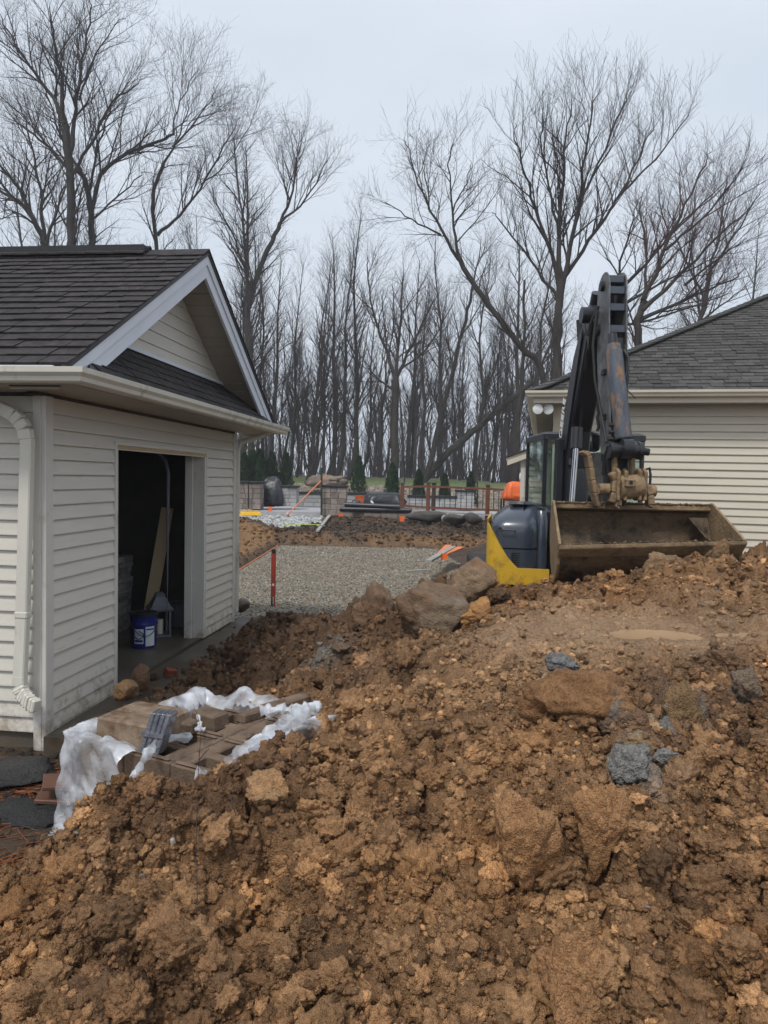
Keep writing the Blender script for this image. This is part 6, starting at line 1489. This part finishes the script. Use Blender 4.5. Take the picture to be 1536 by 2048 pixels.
board('lime green stick leaning near the garage corner', W(472, 1024, 22.5), W(481, 1048, 21.5), .04, .03, M_LIME, 'stick')
board('white strut leaning on the black cover', W(742, 1002, 25.4), W(752, 1015, 25.2), .06, .05, M_WHITE, 'strut')
# black pipes stacked on the retaining wall
for k, (px0, py0, px1, py1) in enumerate(((690, 1009, 800, 1014), (680, 1018, 822, 1021))):
    m = MB(); m.tube([W(px0, py0, 24.3), W(px1, py1, 24.0)], .085, 12); tag(m.build('black_pipe', M_CAP, None, smooth=True), ('upper', 'lower')[k] + ' long black pipe lying on the retaining wall', 'pipe')
draped('tool_bag', 'black tool bag on the end of the black pipes', 'bag', 700, 724, 1000, 1017, 24.4, .4, M_TARP, 9, .6, sub=3)
# edge rocks
for k, (px, py, d, sz, lab) in enumerate(((855, 1033, 23.2, (.7, .3, .2), 'long dark edge rock under the railing'), (910, 1039, 22.6, (.4, .3, .2), 'blocky dark edge rock under the railing'), (945, 1036, 22.3, (.36, .3, .24), 'pointed dark edge rock beside the excavator'), (890, 1037, 22.9, (.12, .12, .12), 'pale small rock between dark edge rocks'))):
    c = (.06, .055, .05) if k < 3 else (.3, .28, .25); lump('edge_rock', lab, 'rock', px, py, d, sz, 90 + k, c, tuple(1.5 * q for q in c), 8, .12, .55, sub=3, material=M_STONE)
for k, (px, py, d, sz, lab) in enumerate(((650, 963, 33, (.85, .5, .3), 'largest flat boulder in the slope rock pile'), (632, 958, 33.5, (.5, .4, .25), 'pale boulder at the garage side of the slope rock pile'), (672, 960, 33, (.55, .4, .28), 'brown boulder at the tree side of the slope rock pile'), (660, 969, 32, (.4, .3, .16), 'small low boulder in front of the slope rock pile'))):
    lump('slope_boulder', lab, 'boulder', px, py, d, sz, 95 + k, (.12, .09, .07), (.22, .18, .14), 8, .12, .55, sub=3, material=M_STONE)
lump('slope_boulder', 'pale rounded boulder beside the garage far corner', 'boulder', 475, 932, 33, (.35, .3, .4), 99, (.3, .28, .25), (.36, .34, .31), 9, .1, .65, sub=3, material=M_STONE)
# thin black stakes
for k, (px, py0, py1, d, lab) in enumerate(((643, 935, 1030, 24.8, 'tall dark green stake against the rake pillar'), (497, 962, 1016, 25.3, 'thin dark post against the pillar nearest the garage'), (809, 922, 965, 27, 'thin black stake behind the corner railing post'), (955, 963, 1015, 27, 'thin black stake beside the pale pillar'))):
    a = W(px, py0, d); b = W(px, py1, d); m = MB(); m.tube([b, a], .035 if k == 0 else .022, 8); tag(m.build('garden_stake', mat('dark green stake', (.02, .035, .028), (.025, .04, .032), rough=.5) if k == 0 else M_BLACK, None), lab, 'stake')

# dark topsoil crumbs on the bed beside the pallet
rg = np.random.RandomState(44); n = 1500; bx = rg.uniform(-2.9, -1.4, n); by = rg.uniform(3.1, 5.0, n)
bz = np.maximum(ground_z(bx, by), mound_surface(bx, by)[0]); okb = mound_surface(bx, by)[0] < ground_z(bx, by) + .03
bc = np.where(rg.rand(n)[:, None] < .8, np.array([[.03, .022, .016]]), np.array([[.10, .055, .03]])) * rg.uniform(.6, 1.5, (n, 1))
instanced('bed_crumbs', np.stack([bx, by, bz], -1)[okb], (.008 + .035 * rg.rand(n) ** 4)[okb], bc[okb], 3, 12, 'dark topsoil crumbs and bark on the bed beside the garage', .2)

# loose soil crowding onto the edge of the concrete apron
rg = np.random.RandomState(51); n = 2600; u_ = rg.uniform(-.05, 4.3, n); v_ = -rg.uniform(.12, 1.0, n); keep_ = rg.rand(n) < np.clip((-v_ - .1) / .75, 0, 1) ** 1.4
Rm = Matrix.Translation(SA) @ Matrix.Rotation(SROT, 4, 'Z'); Pw = np.array([list(Rm @ Vector((a, b, -.012))) for a, b in zip(u_[keep_], v_[keep_])])
Pw[:, 2] = np.maximum(Pw[:, 2], mound_surface(Pw[:, 0], Pw[:, 1])[0])
cs = np.where(rg.rand(len(Pw))[:, None] < .6, np.array([[.085, .048, .026]]), np.array([[.16, .085, .042]])) * rg.uniform(.6, 1.4, (len(Pw), 1))
instanced('apron_soil', Pw, .008 + .045 * rg.rand(len(Pw)) ** 3, cs, 3, 15, 'loose wet soil strewn over the edge of the concrete apron', .25)
# ---------------------------------------------------------------- trees
def tubes_mesh(name, branches, material, thick_sides=7):
    """branches: list of (pts, radii); same-length branches are batched"""
    groups = {}
    for pts, rad in branches:
        s = 3 if rad[0] < .022 else (5 if rad[0] < .09 else thick_sides + 2)
        groups.setdefault((len(pts), s), []).append((pts, rad))
    Vs = []; Fs = []; off = 0
    for (n, s), L in groups.items():
        P = np.array([b[0] for b in L]); R = np.array([b[1] for b in L]); m = len(L)
        T = np.empty_like(P); T[:, 1:-1] = P[:, 2:] - P[:, :-2]; T[:, 0] = P[:, 1] - P[:, 0]; T[:, -1] = P[:, -1] - P[:, -2]
        T /= np.linalg.norm(T, axis=2, keepdims=True) + 1e-9
        ref = np.where(np.abs(T[:, :1, 2:3]) > .8, np.array([1.0, .2, 0]), np.array([0, 0, 1.0])) * np.ones_like(P)
        X = np.cross(T, ref); X /= np.linalg.norm(X, axis=2, keepdims=True) + 1e-9; Y = np.cross(T, X)
        a = np.arange(s) * 2 * np.pi / s
        V = P[:, :, None] + (X[:, :, None] * np.cos(a)[None, None, :, None] + Y[:, :, None] * np.sin(a)[None, None, :, None]) * R[:, :, None, None]
        i = np.arange(m)[:, None, None] * n * s; j = np.arange(n - 1)[None, :, None] * s; k = np.arange(s)[None, None]; k2 = (k + 1) % s
        F = np.stack([i + j + k, i + j + k2, i + j + s + k2, i + j + s + k], -1).reshape(-1, 4) + off
        Vs.append(V.reshape(-1, 3)); Fs.append(F); off += V.size // 3
    return np_mesh(name, np.concatenate(Vs), np.concatenate(Fs), material, True)
def rot_about(d, ang, az):
    """tilt direction d by ang, at azimuth az"""
    x, y, z = d
    if abs(z) < .9: ax = (y, -x, 0.0)
    else: ax = (0.0, z, -y)
    l = math.sqrt(ax[0] ** 2 + ax[1] ** 2 + ax[2] ** 2) + 1e-9; ax = (ax[0] / l, ax[1] / l, ax[2] / l)
    bx = (y * ax[2] - z * ax[1], z * ax[0] - x * ax[2], x * ax[1] - y * ax[0])
    ca, sa, cz, sz_ = math.cos(ang), math.sin(ang), math.cos(az), math.sin(az)
    return tuple(d[i] * ca + (ax[i] * cz + bx[i] * sz_) * sa for i in range(3))
def norm3(v):
    l = math.sqrt(v[0] ** 2 + v[1] ** 2 + v[2] ** 2) + 1e-9; return (v[0] / l, v[1] / l, v[2] / l)
def spawn(rnd, out, pts, rad, lvl, mx_, dens, t0=.15, spread=(.45, .85), lratio=(.32, .6), up=.35, minr=.006, gain=None):
    """children along a polyline"""
    segl = [math.dist(pts[i], pts[i + 1]) for i in range(len(pts) - 1)]; L = sum(segl)
    n = int(L * dens[lvl] + rnd.random())
    for k in range(n):
        t = t0 + (1 - t0) * ((k + rnd.random()) / n); s = t * L; i = 0
        while i < len(segl) - 1 and s > segl[i]: s -= segl[i]; i += 1
        f = min(1, s / (segl[i] + 1e-9)); p = tuple(pts[i][j] * (1 - f) + pts[i + 1][j] * f for j in range(3))
        r = rad[i] * (1 - f) + rad[i + 1] * f; d = norm3(tuple(pts[i + 1][j] - pts[i][j] for j in range(3)))
        cd = rot_about(d, rnd.uniform(*spread), rnd.uniform(0, 6.283)); cd = norm3((cd[0], cd[1], cd[2] + up))
        cl = (gain[lvl] if gain else L * rnd.uniform(*lratio)) * (1.15 - .65 * t)
        if gain: cl *= rnd.uniform(.6, 1.25)
        cr = max(minr, min(r * rnd.uniform(.42, .68), .018 * cl + .004))
        grow(rnd, out, p, cd, cl, cr, lvl + 1, mx_, dens, spread, lratio, up, minr, gain)
def grow(rnd, out, p, d, L, r, lvl, mx_, dens, spread, lratio, up, minr, gain=None):
    if L < .22: return
    n = 3 if lvl >= mx_ else max(3, min(7, int(L / .5) + 2)); st = L / (n - 1); pts = [p]; w_ = .11 if lvl < 4 else .18
    for i in range(n - 1):
        d = norm3((d[0] + rnd.gauss(0, w_), d[1] + rnd.gauss(0, w_), d[2] + rnd.gauss(0, w_) + up * .16))
        p = (p[0] + d[0] * st, p[1] + d[1] * st, p[2] + d[2] * st); pts.append(p)
    rad = [max(minr * .6, r * (1 - .78 * i / (n - 1))) for i in range(n)]
    out[min(lvl, 5)].append((pts, rad))
    if lvl < mx_: spawn(rnd, out, pts, rad, lvl, mx_, dens, .12, spread, lratio, up, minr, gain)
def finish_tree(root, out, twig=None):
    trunk = [b for l_ in (0, 1) for b in out[l_]]; crown = [b for l_ in (2, 3, 4, 5) for b in out[l_]]
    link('trunk', tubes_mesh('trunk', trunk, M_BARK), root)
    if crown: link('crown', tubes_mesh('crown', crown, twig or M_TWIG), root)
def smooth_path(P, n):
    """Catmull-Rom through P"""
    P = [Vector(p) for p in P]; Q = [P[0] * 2 - P[1]] + P + [P[-1] * 2 - P[-2]]; out = []
    for i in range(1, len(Q) - 2):
        for k in range(n):
            t = k / n; a, b, c, d = Q[i - 1], Q[i], Q[i + 1], Q[i + 2]
            out.append(tuple(.5 * ((2 * b) + (c - a) * t + (2 * a - 5 * b + 4 * c - d) * t * t + (3 * b - a - 3 * c + d) * t ** 3)))
    out.append(tuple(P[-1])); return out
def hero(label, d, limbs, seed, mx_=4, dens=(0, 2.4, 3.1, 3.8, 3.0), gain=None, up=.22, minr=.0045, tdens=None, spread=(.4, .95), name='bare_tree', twig=None):
    """limbs: list of (pixel polyline, r0, r1, depth swing); the first is the trunk from the ground"""
    rnd = random.Random(seed); base = W(*limbs[0][0][0], d); base.z = gz(base.x, base.y) - .2
    t = thing(name, label, 'tree', base); out = {k: [] for k in range(6)}
    for li, (pl_, r0, r1, dep) in enumerate(limbs):
        m_ = len(pl_); P = []
        for i, (px, py) in enumerate(pl_):
            q = W(px, py, d + dep * (i / (m_ - 1)) ** 1.3); P.append(q - base)
        if li == 0: P[0] = Vector((P[0].x, P[0].y, 0))
        elif r1 < .025: P[-1] = P[-2].lerp(P[-1], .4)      # the twigs reach on beyond the limb's end
        pts = smooth_path(P, 4); n = len(pts); jit = .04
        pts = [(x + rnd.gauss(0, jit), y + rnd.gauss(0, jit), z) for x, y, z in pts]
        rad = [.8 * (r0 + (r1 - r0) * (i / (n - 1)) ** .7) for i in range(n)]
        out[0 if li == 0 else 1].append((pts, rad))
        t0 = .15 if li else .55
        spawn(rnd, out, pts, rad, 1, mx_, dens if li else tuple((tdens if tdens is not None else q * .4) if i == 1 else q for i, q in enumerate(dens)), t0, spread, (.26, .5), up, minr, gain)
    finish_tree(t, out, twig); return t
G1 = (0, 3.4, 1.7, .95, .65)
hero('tallest dark bare tree behind the garage roof, reaching the picture top', 33, [
    ([(142, 945), (142, 600), (141, 480), (139, 350), (130, 250)], .30, .20, 0),
    ([(130, 250), (105, 195), (60, 130), (15, 60), (-20, -20)], .16, .02, 1.5), ([(130, 250), (120, 150), (105, 60), (95, -60)], .15, .02, -2), ([(138, 310), (152, 220), (165, 120), (180, 30), (190, -50)], .15, .02, 2),
    ([(141, 350), (178, 295), (222, 208), (262, 180), (330, 120)], .12, .015, -1.5), ([(160, 200), (190, 110), (230, 50), (275, 20)], .07, .012, 1), ([(139, 340), (95, 290), (40, 250), (-30, 180)], .12, .015, 2.5)],
    1, gain=G1)
hero('dark bare tree with long sideways limb just behind the garage ridge', 34, [
    ([(184, 945), (184, 600), (184, 480), (178, 385), (160, 340)], .25, .14, 0), ([(183, 420), (205, 345), (260, 305), (318, 284), (345, 270)], .13, .07, -1), ([(345, 270), (355, 220), (390, 150), (400, 110)], .06, .012, 0), ([(345, 270), (380, 230), (430, 190)], .05, .01, 1),
    ([(160, 340), (120, 270), (90, 170), (70, 80)], .1, .015, 2), ([(186, 440), (230, 400), (280, 350), (300, 330)], .08, .015, 2), ([(178, 385), (190, 320), (205, 260), (225, 200), (228, 150)], .1, .015, -2)], 2, gain=G1)
hero('bare forked tree with limbs splaying out past the picture edge', 35, [
    ([(95, 945), (95, 600), (92, 500), (85, 470)], .28, .2, 0), ([(85, 470), (45, 410), (5, 385), (-60, 330)], .18, .05, 1), ([(80, 465), (40, 380), (0, 330), (-40, 260)], .15, .03, -2), ([(90, 480), (82, 400), (70, 320), (50, 240), (10, 120)], .14, .02, 2),
    ([(95, 490), (110, 430), (125, 380), (140, 300)], .12, .02, -1), ([(88, 475), (60, 440), (20, 420), (-30, 430)], .1, .02, -3)], 3, gain=G1)
hero('slim bare tree with curved stem rising from behind the ridge vent', 38, [
    ([(312, 945), (312, 600), (312, 490), (306, 400), (325, 330)], .17, .11, 0), ([(325, 330), (352, 285), (375, 215), (385, 150)], .1, .015, 1), ([(345, 295), (390, 245), (425, 190), (432, 140)], .08, .012, -1), ([(312, 470), (360, 430), (410, 360), (460, 275), (510, 175)], .13, .02, 1.5), ([(400, 370), (450, 330), (500, 250), (525, 190)], .06, .01, -1)], 4, gain=(0, 3.0, 1.6, .95, .65))
hero('bare tree with steep leaning stem above the gable peak', 40, [
    ([(505, 945), (498, 700), (500, 600), (535, 500), (560, 445)], .26, .14, 0), ([(560, 445), (585, 380), (600, 300), (610, 235)], .12, .015, 1), ([(560, 445), (610, 400), (650, 330), (672, 290)], .1, .012, -1), ([(500, 610), (492, 500), (480, 400), (470, 300), (455, 240)], .15, .02, 2), ([(495, 560), (470, 480), (430, 400), (415, 330)], .1, .015, -2), ([(580, 400), (560, 340), (545, 260)], .06, .01, 1)], 5, gain=(0, 3.2, 1.6, .95, .65))
hero('leaning bare tree whose trunk bends away from the house roof', 30, [
    ([(1100, 965), (1090, 760), (1040, 692), (962, 592), (918, 520)], .20, .13, 0), ([(918, 520), (906, 430), (900, 330), (908, 215)], .10, .012, -1), ([(918, 520), (872, 440), (838, 370), (815, 300), (800, 255)], .10, .012, 1), ([(885, 470), (825, 440), (780, 410), (755, 395)], .06, .01, -1), ([(905, 430), (935, 350), (950, 280)], .05, .01, 1), ([(860, 420), (850, 340), (838, 290)], .05, .01, -2)], 6, gain=(0, 2.7, 1.4, .85, .6))
hero('largest bare tree with fan shaped crown behind the excavator arm', 29, [
    ([(1115, 965), (1114, 760), (1118, 640), (1120, 560)], .27, .18, 0), ([(1120, 560), (1119, 440), (1128, 330), (1140, 230), (1150, 120)], .15, .012, 1), ([(1118, 600), (1150, 460), (1165, 340), (1185, 220), (1225, 110)], .15, .012, -1), ([(1120, 570), (1180, 480), (1240, 390), (1290, 290), (1340, 150)], .13, .012, 1.5),
    ([(1240, 390), (1310, 320), (1370, 240), (1395, 190)], .07, .01, -1), ([(1120, 560), (1085, 460), (1055, 370), (1030, 280), (1025, 195)], .12, .012, -2), ([(1118, 600), (1060, 520), (1000, 440), (960, 400)], .10, .012, 2), ([(1119, 470), (1095, 370), (1085, 250), (1090, 160)], .09, .012, -1), ([(1160, 400), (1210, 300), (1250, 200), (1275, 130)], .08, .012, 2)], 7, gain=(0, 2.8, 1.45, .85, .6), up=.5)
hero('reddish bare tree with arching limbs above the house roof', 26, [
    ([(1285, 965), (1280, 760), (1275, 660), (1290, 600)], .22, .15, 0), ([(1290, 600), (1330, 500), (1370, 410), (1410, 330), (1440, 265)], .12, .012, 1), ([(1285, 620), (1370, 540), (1450, 460), (1540, 380)], .12, .012, -1), ([(1280, 640), (1370, 600), (1460, 560), (1545, 500)], .11, .015, 1.5), ([(1280, 640), (1290, 520), (1280, 420), (1300, 330)], .1, .012, 2), ([(1330, 500), (1400, 440), (1470, 360), (1510, 300)], .08, .01, -1), ([(1370, 570), (1460, 500), (1550, 440)], .07, .01, 1)], 8, gain=(0, 2.6, 1.4, .85, .6), up=.3, twig=mat('reddish twig', (.055, .028, .028), (.08, .042, .042), scale=1, rough=.9, spec=.15))
hero('bare tree sweeping low towards the picture edge behind the roof', 31, [
    ([(1190, 965), (1186, 780), (1190, 680), (1225, 600)], .22, .15, 0), ([(1225, 600), (1290, 530), (1360, 450), (1430, 390), (1490, 320)], .12, .012, 1), ([(1210, 630), (1300, 580), (1400, 530), (1540, 470)], .11, .012, -1), ([(1195, 660), (1300, 640), (1420, 600), (1540, 560)], .10, .015, 2), ([(1225, 600), (1250, 500), (1270, 420), (1310, 330)], .09, .012, -2)], 9, gain=(0, 2.7, 1.4, .85, .6), up=.3)
hero('bare tree half hidden behind the house roof near the picture edge', 37, [
    ([(1400, 965), (1400, 760), (1405, 640), (1420, 540)], .2, .13, 0), ([(1420, 540), (1440, 460), (1450, 380), (1470, 290)], .1, .012, 1), ([(1420, 540), (1470, 470), (1510, 400), (1550, 330)], .1, .012, -1), ([(1410, 600), (1370, 520), (1340, 430), (1330, 350)], .09, .012, 1), ([(1405, 640), (1470, 590), (1540, 540)], .08, .012, -1)], 17, gain=(0, 2.8, 1.5, .9, .6), up=.3)
hero('forked bare tree standing alone at the middle of the lawn edge', 44, [
    ([(790, 950), (790, 850), (790, 760)], .36, .28, 0), ([(790, 760), (768, 690), (745, 620), (735, 540), (740, 470)], .17, .02, 1), ([(790, 760), (825, 690), (858, 620), (890, 560)], .16, .02, -1), ([(790, 770), (797, 680), (805, 580), (812, 480)], .18, .02, 2), ([(800, 740), (850, 700), (900, 620), (925, 560)], .1, .015, -1), ([(785, 780), (740, 740), (700, 690)], .1, .015, 1)], 10, gain=(0, 3.4, 1.5, .8, .5))
hero('thick leaning trunk propped diagonally across the far woods', 47, [
    ([(838, 950), (900, 902), (960, 850), (1020, 800), (1065, 765)], .34, .2, 0), ([(1065, 765), (1095, 700), (1120, 640), (1150, 580)], .14, .02, 1), ([(960, 850), (975, 780), (1000, 700), (1010, 620)], .12, .02, -1), ([(1040, 785), (1080, 770), (1120, 740)], .1, .02, 1)], 11, gain=(0, 3.0, 1.4, .8, .5))
hero('tall smooth leaning bare tree right of the forked one', 46, [
    ([(850, 950), (878, 850), (905, 740), (930, 640), (945, 570)], .25, .10, 0), ([(945, 570), (960, 500), (965, 430)], .09, .012, 1), ([(920, 680), (955, 620), (990, 560), (1000, 500)], .08, .012, -1), ([(905, 740), (890, 660), (885, 580)], .07, .012, 1)], 12, gain=(0, 3.0, 1.4, .8, .5))
hero('pale straight trunk beside the small house wing', 40, [([(1030, 968), (1036, 860), (1042, 760), (1048, 650), (1050, 560)], .19, .08, 0), ([(1042, 760), (1020, 690), (1010, 600)], .07, .012, 1), ([(1046, 680), (1075, 610), (1085, 540)], .06, .012, -1)], 13, gain=(0, 2.6, 1.3, .75, .5))
# repeated woodland trees: six kinds, each copied
def wood_tree(seed, H, r, lean, multi=1):
    rnd = random.Random(seed); out = {k: [] for k in range(6)}
    for s in range(multi):
        ph = rnd.uniform(0, 6.28); ln = lean * rnd.uniform(.5, 1.3) + (.10 if multi > 1 else 0); n = 9; pts = []; x = y = 0
        for i in range(n):
            t = i / (n - 1); x += rnd.gauss(0, .22) + math.cos(ph) * ln * H / n; y += rnd.gauss(0, .22) + math.sin(ph) * ln * H / n; pts.append((x, y, -.2 + t * H))
        pts[0] = (math.cos(ph) * .1 * (multi > 1), math.sin(ph) * .1 * (multi > 1), -.2)
        rr = r * (1 if multi == 1 else .72); rad = [rr * (1.15 if i == 0 else 1) * (1 - .90 * (i / (n - 1)) ** 1.15) for i in range(n)]
        out[0].append((pts, rad)); spawn(rnd, out, pts, rad, 1, 4, (0, 1.7, 2.2, 2.4, 1.8), .2, (.45, .95), (.2, .4), .35, .0055, (0, 3.6, 1.8, 1.0, .6))
    t = [b for l_ in (0, 1) for b in out[l_]]; c = [b for l_ in (2, 3, 4, 5) for b in out[l_]]
    return tubes_mesh('trunk', t, M_BARK), tubes_mesh('crown', c, M_TWIG)
kinds = [(wood_tree(50, 20, .19, .02), 'straight slender grey bare tree in the woods behind the lawn'), (wood_tree(51, 18, .16, .06), 'slightly leaning bare tree in the woods behind the lawn'), (wood_tree(52, 22, .25, .015), 'stout tall bare tree in the woods behind the lawn'),
         (wood_tree(53, 17, .17, .03, 2), 'twin stemmed bare tree in the woods behind the lawn'), (wood_tree(54, 15, .11, .05), 'thin young bare tree in the woods behind the lawn'), (wood_tree(55, 19, .2, .04, 3), 'three stemmed bare tree in the woods behind the lawn')]
rnd = random.Random(77); spots = []
for px, d in [(478, 47), (500, 56), (520, 50), (545, 58), (562, 48), (580, 62), (596, 52), (612, 46), (628, 60), (648, 49), (660, 66), (676, 53), (695, 47), (712, 60), (728, 52), (745, 68), (760, 57), (812, 60), (828, 70), (846, 55), (868, 63), (884, 50), (905, 67), (922, 54), (938, 72), (952, 49), (968, 61), (985, 52), (1003, 66), (1018, 56), (1040, 62), (1062, 54), (1085, 68),
              (-40, 50), (20, 56), (70, 48), (120, 60), (210, 55), (250, 49), (290, 60), (340, 52), (380, 58), (420, 50), (450, 62), (1120, 58), (1160, 50), (1210, 62), (1250, 55), (1330, 60), (1400, 52), (1470, 58), (1540, 50)] + [(480 + 33 * q_ + 9 * (q_ % 3), 58 + (q_ * 37 % 23)) for q_ in range(18)]:
    ki = rnd.choice([0, 0, 1, 1, 2, 3, 4, 4, 5]); (tm, cm), lab = kinds[ki]; p = W(px + rnd.uniform(-4, 4), 950, d); z = gz(p.x, p.y)
    t = thing('woodland_tree', lab, 'tree', (p.x, p.y, z), rnd.uniform(0, 6.28), 'bare trees in the woods behind the lawn')
    s = rnd.uniform(.62, .92) if 600 < px < 1000 else rnd.uniform(.75, 1.05); t.scale = (s, s, s); link('trunk', tm, t); link('crown', cm, t)
# far woods that read as one mass
rnd = random.Random(5); out_t = []; out_c = []
for k in range(140):
    d = rnd.uniform(74, 125); p = W(rnd.uniform(-150, 1700), 950, d); H = rnd.uniform(13, 20); n = 5; x, y = p.x, p.y; z = gz(x, y) - .3; pts = []; r = rnd.uniform(.1, .25)
    for i in range(n): x += rnd.gauss(0, .35); y += rnd.gauss(0, .3); pts.append((x, y, z + H * i / (n - 1)))
    rad = [r * (1 - .85 * i / (n - 1)) for i in range(n)]; out_t.append((pts, rad)); o_ = {k_: [] for k_ in range(6)}
    spawn(rnd, o_, pts, rad, 1, 3, (0, 1.1, 1.0, 0, 0), .15, (.4, .9), (.2, .4), .4, .010, (0, 3.4, 1.7, .8, .5))
    for l_ in o_.values(): out_c += l_
# brush: thin saplings filling the floor of the woods
for k in range(1700):
    d = rnd.uniform(56, 105); p = W(rnd.uniform(-150, 1700), 950, d); H = rnd.uniform(2, 8); x, y = p.x, p.y; z = gz(x, y) - .2; pts = [(x, y, z)]
    for i in range(3): x += rnd.gauss(0, .3); y += rnd.gauss(0, .3); pts.append((x, y, z + H * (i + 1) / 3))
    rad = [.045, .035, .02, .01]; out_c.append((pts, rad)); o_ = {k_: [] for k_ in range(6)}
    spawn(rnd, o_, pts, rad, 1, 2, (0, 1.3, 0, 0, 0), .1, (.4, .9), (.2, .4), .4, .011, (0, 1.8, .8, .5, .5)); out_c += o_[2]
kind(link('far_woods', tubes_mesh('far_woods', out_t + out_c, M_TWIG)), 'stuff', 'far bare woods reading as a grey brown mass')

# arborvitae along the slope
def arbor_mesh(seed):
    rg_ = np.random.RandomState(seed); n = 2600; h = rg_.rand(n) ** .8; a = rg_.rand(n) * 6.283
    R = (.36 * (1 - h) ** .7 + .03) * (1 + .18 * np.sin(a * 5 + h * 20 + seed)) * np.sqrt(rg_.uniform(.35, 1.05, n))
    c = np.stack([R * np.cos(a), R * np.sin(a), .06 + 1.0 * h * 1.5], -1)
    up_ = np.stack([.35 * np.cos(a), .35 * np.sin(a), np.ones(n)], -1) + rg_.normal(0, .25, (n, 3)); up_ /= np.linalg.norm(up_, axis=1)[:, None]
    sd = np.stack([-np.sin(a), np.cos(a), np.zeros(n)], -1) + rg_.normal(0, .4, (n, 3)); sd /= np.linalg.norm(sd, axis=1)[:, None]; s = rg_.uniform(.025, .055, n)[:, None]
    V = np.stack([c - sd * s * .6, c + sd * s * .6, c + up_ * s * 2.6], 1).reshape(-1, 3); F = np.arange(3 * n).reshape(-1, 3)
    cr_m = np_mesh('crown', V, F, M_CONIFER); m = MB(); m.tube([(0, 0, -.1), (0, 0, .6), (0, 0, 1.3)], [.035, .025, .01], 7); return cr_m, m.mesh('trunk', M_BARK)
ams = [arbor_mesh(k) for k in range(3)]
arb = [(488, 905, 957, 31, 'first arborvitae from the garage corner'), (504, 900, 958, 31.5, 'second arborvitae from the garage corner'), (519, 898, 957, 31.5, 'third arborvitae from the garage corner'), (543, 903, 958, 32, 'arborvitae alone behind the covered grill'), (571, 905, 955, 33, 'arborvitae behind the grey pillar'),
       (717, 912, 967, 33, 'arborvitae beside the slope rock pile'), (784, 925, 980, 31, 'tallest arborvitae left of the brown railing'), (837, 938, 985, 30.5, 'arborvitae behind the first railing bay'), (889, 948, 986, 30.5, 'small arborvitae behind the middle railing bay'), (941, 944, 980, 31, 'pale arborvitae above the pale pillar')]
for k, (px, t_, b_y, d, lab) in enumerate(arb):
    a = W(px, t_, d); b = W(px, b_y, d); cm, tm = ams[k % 3]; t = thing('arborvitae', 'dark green ' + lab if 'pale arb' not in lab else 'small ' + lab, 'shrub', (b.x, b.y, gz(b.x, b.y)), rnd.uniform(0, 6), 'young arborvitae along the slope')
    sc = (a.z - gz(b.x, b.y)) / 1.62; t.scale = (sc * .95, sc * .95, sc); link('crown', cm, t); link('trunk', tm, t)


# ---------------------------------------------------------------- damp air
M_HAZE = bpy.data.materials.new('damp air'); M_HAZE.use_nodes = True; _n = M_HAZE.node_tree.nodes; _n.clear()
_o = _n.new('ShaderNodeOutputMaterial'); _v = _n.new('ShaderNodeVolumePrincipled'); _v.inputs['Color'].default_value = (.86, .89, .94, 1); _v.inputs['Density'].default_value = .0016; _v.inputs['Anisotropy'].default_value = .2
M_HAZE.node_tree.links.new(_v.outputs[0], _o.inputs['Volume'])
hz = MB().box((-130, -30, -2.2), (130, 150, 34)).build('haze', M_HAZE); kind(hz, 'stuff', 'thin damp haze in the air')
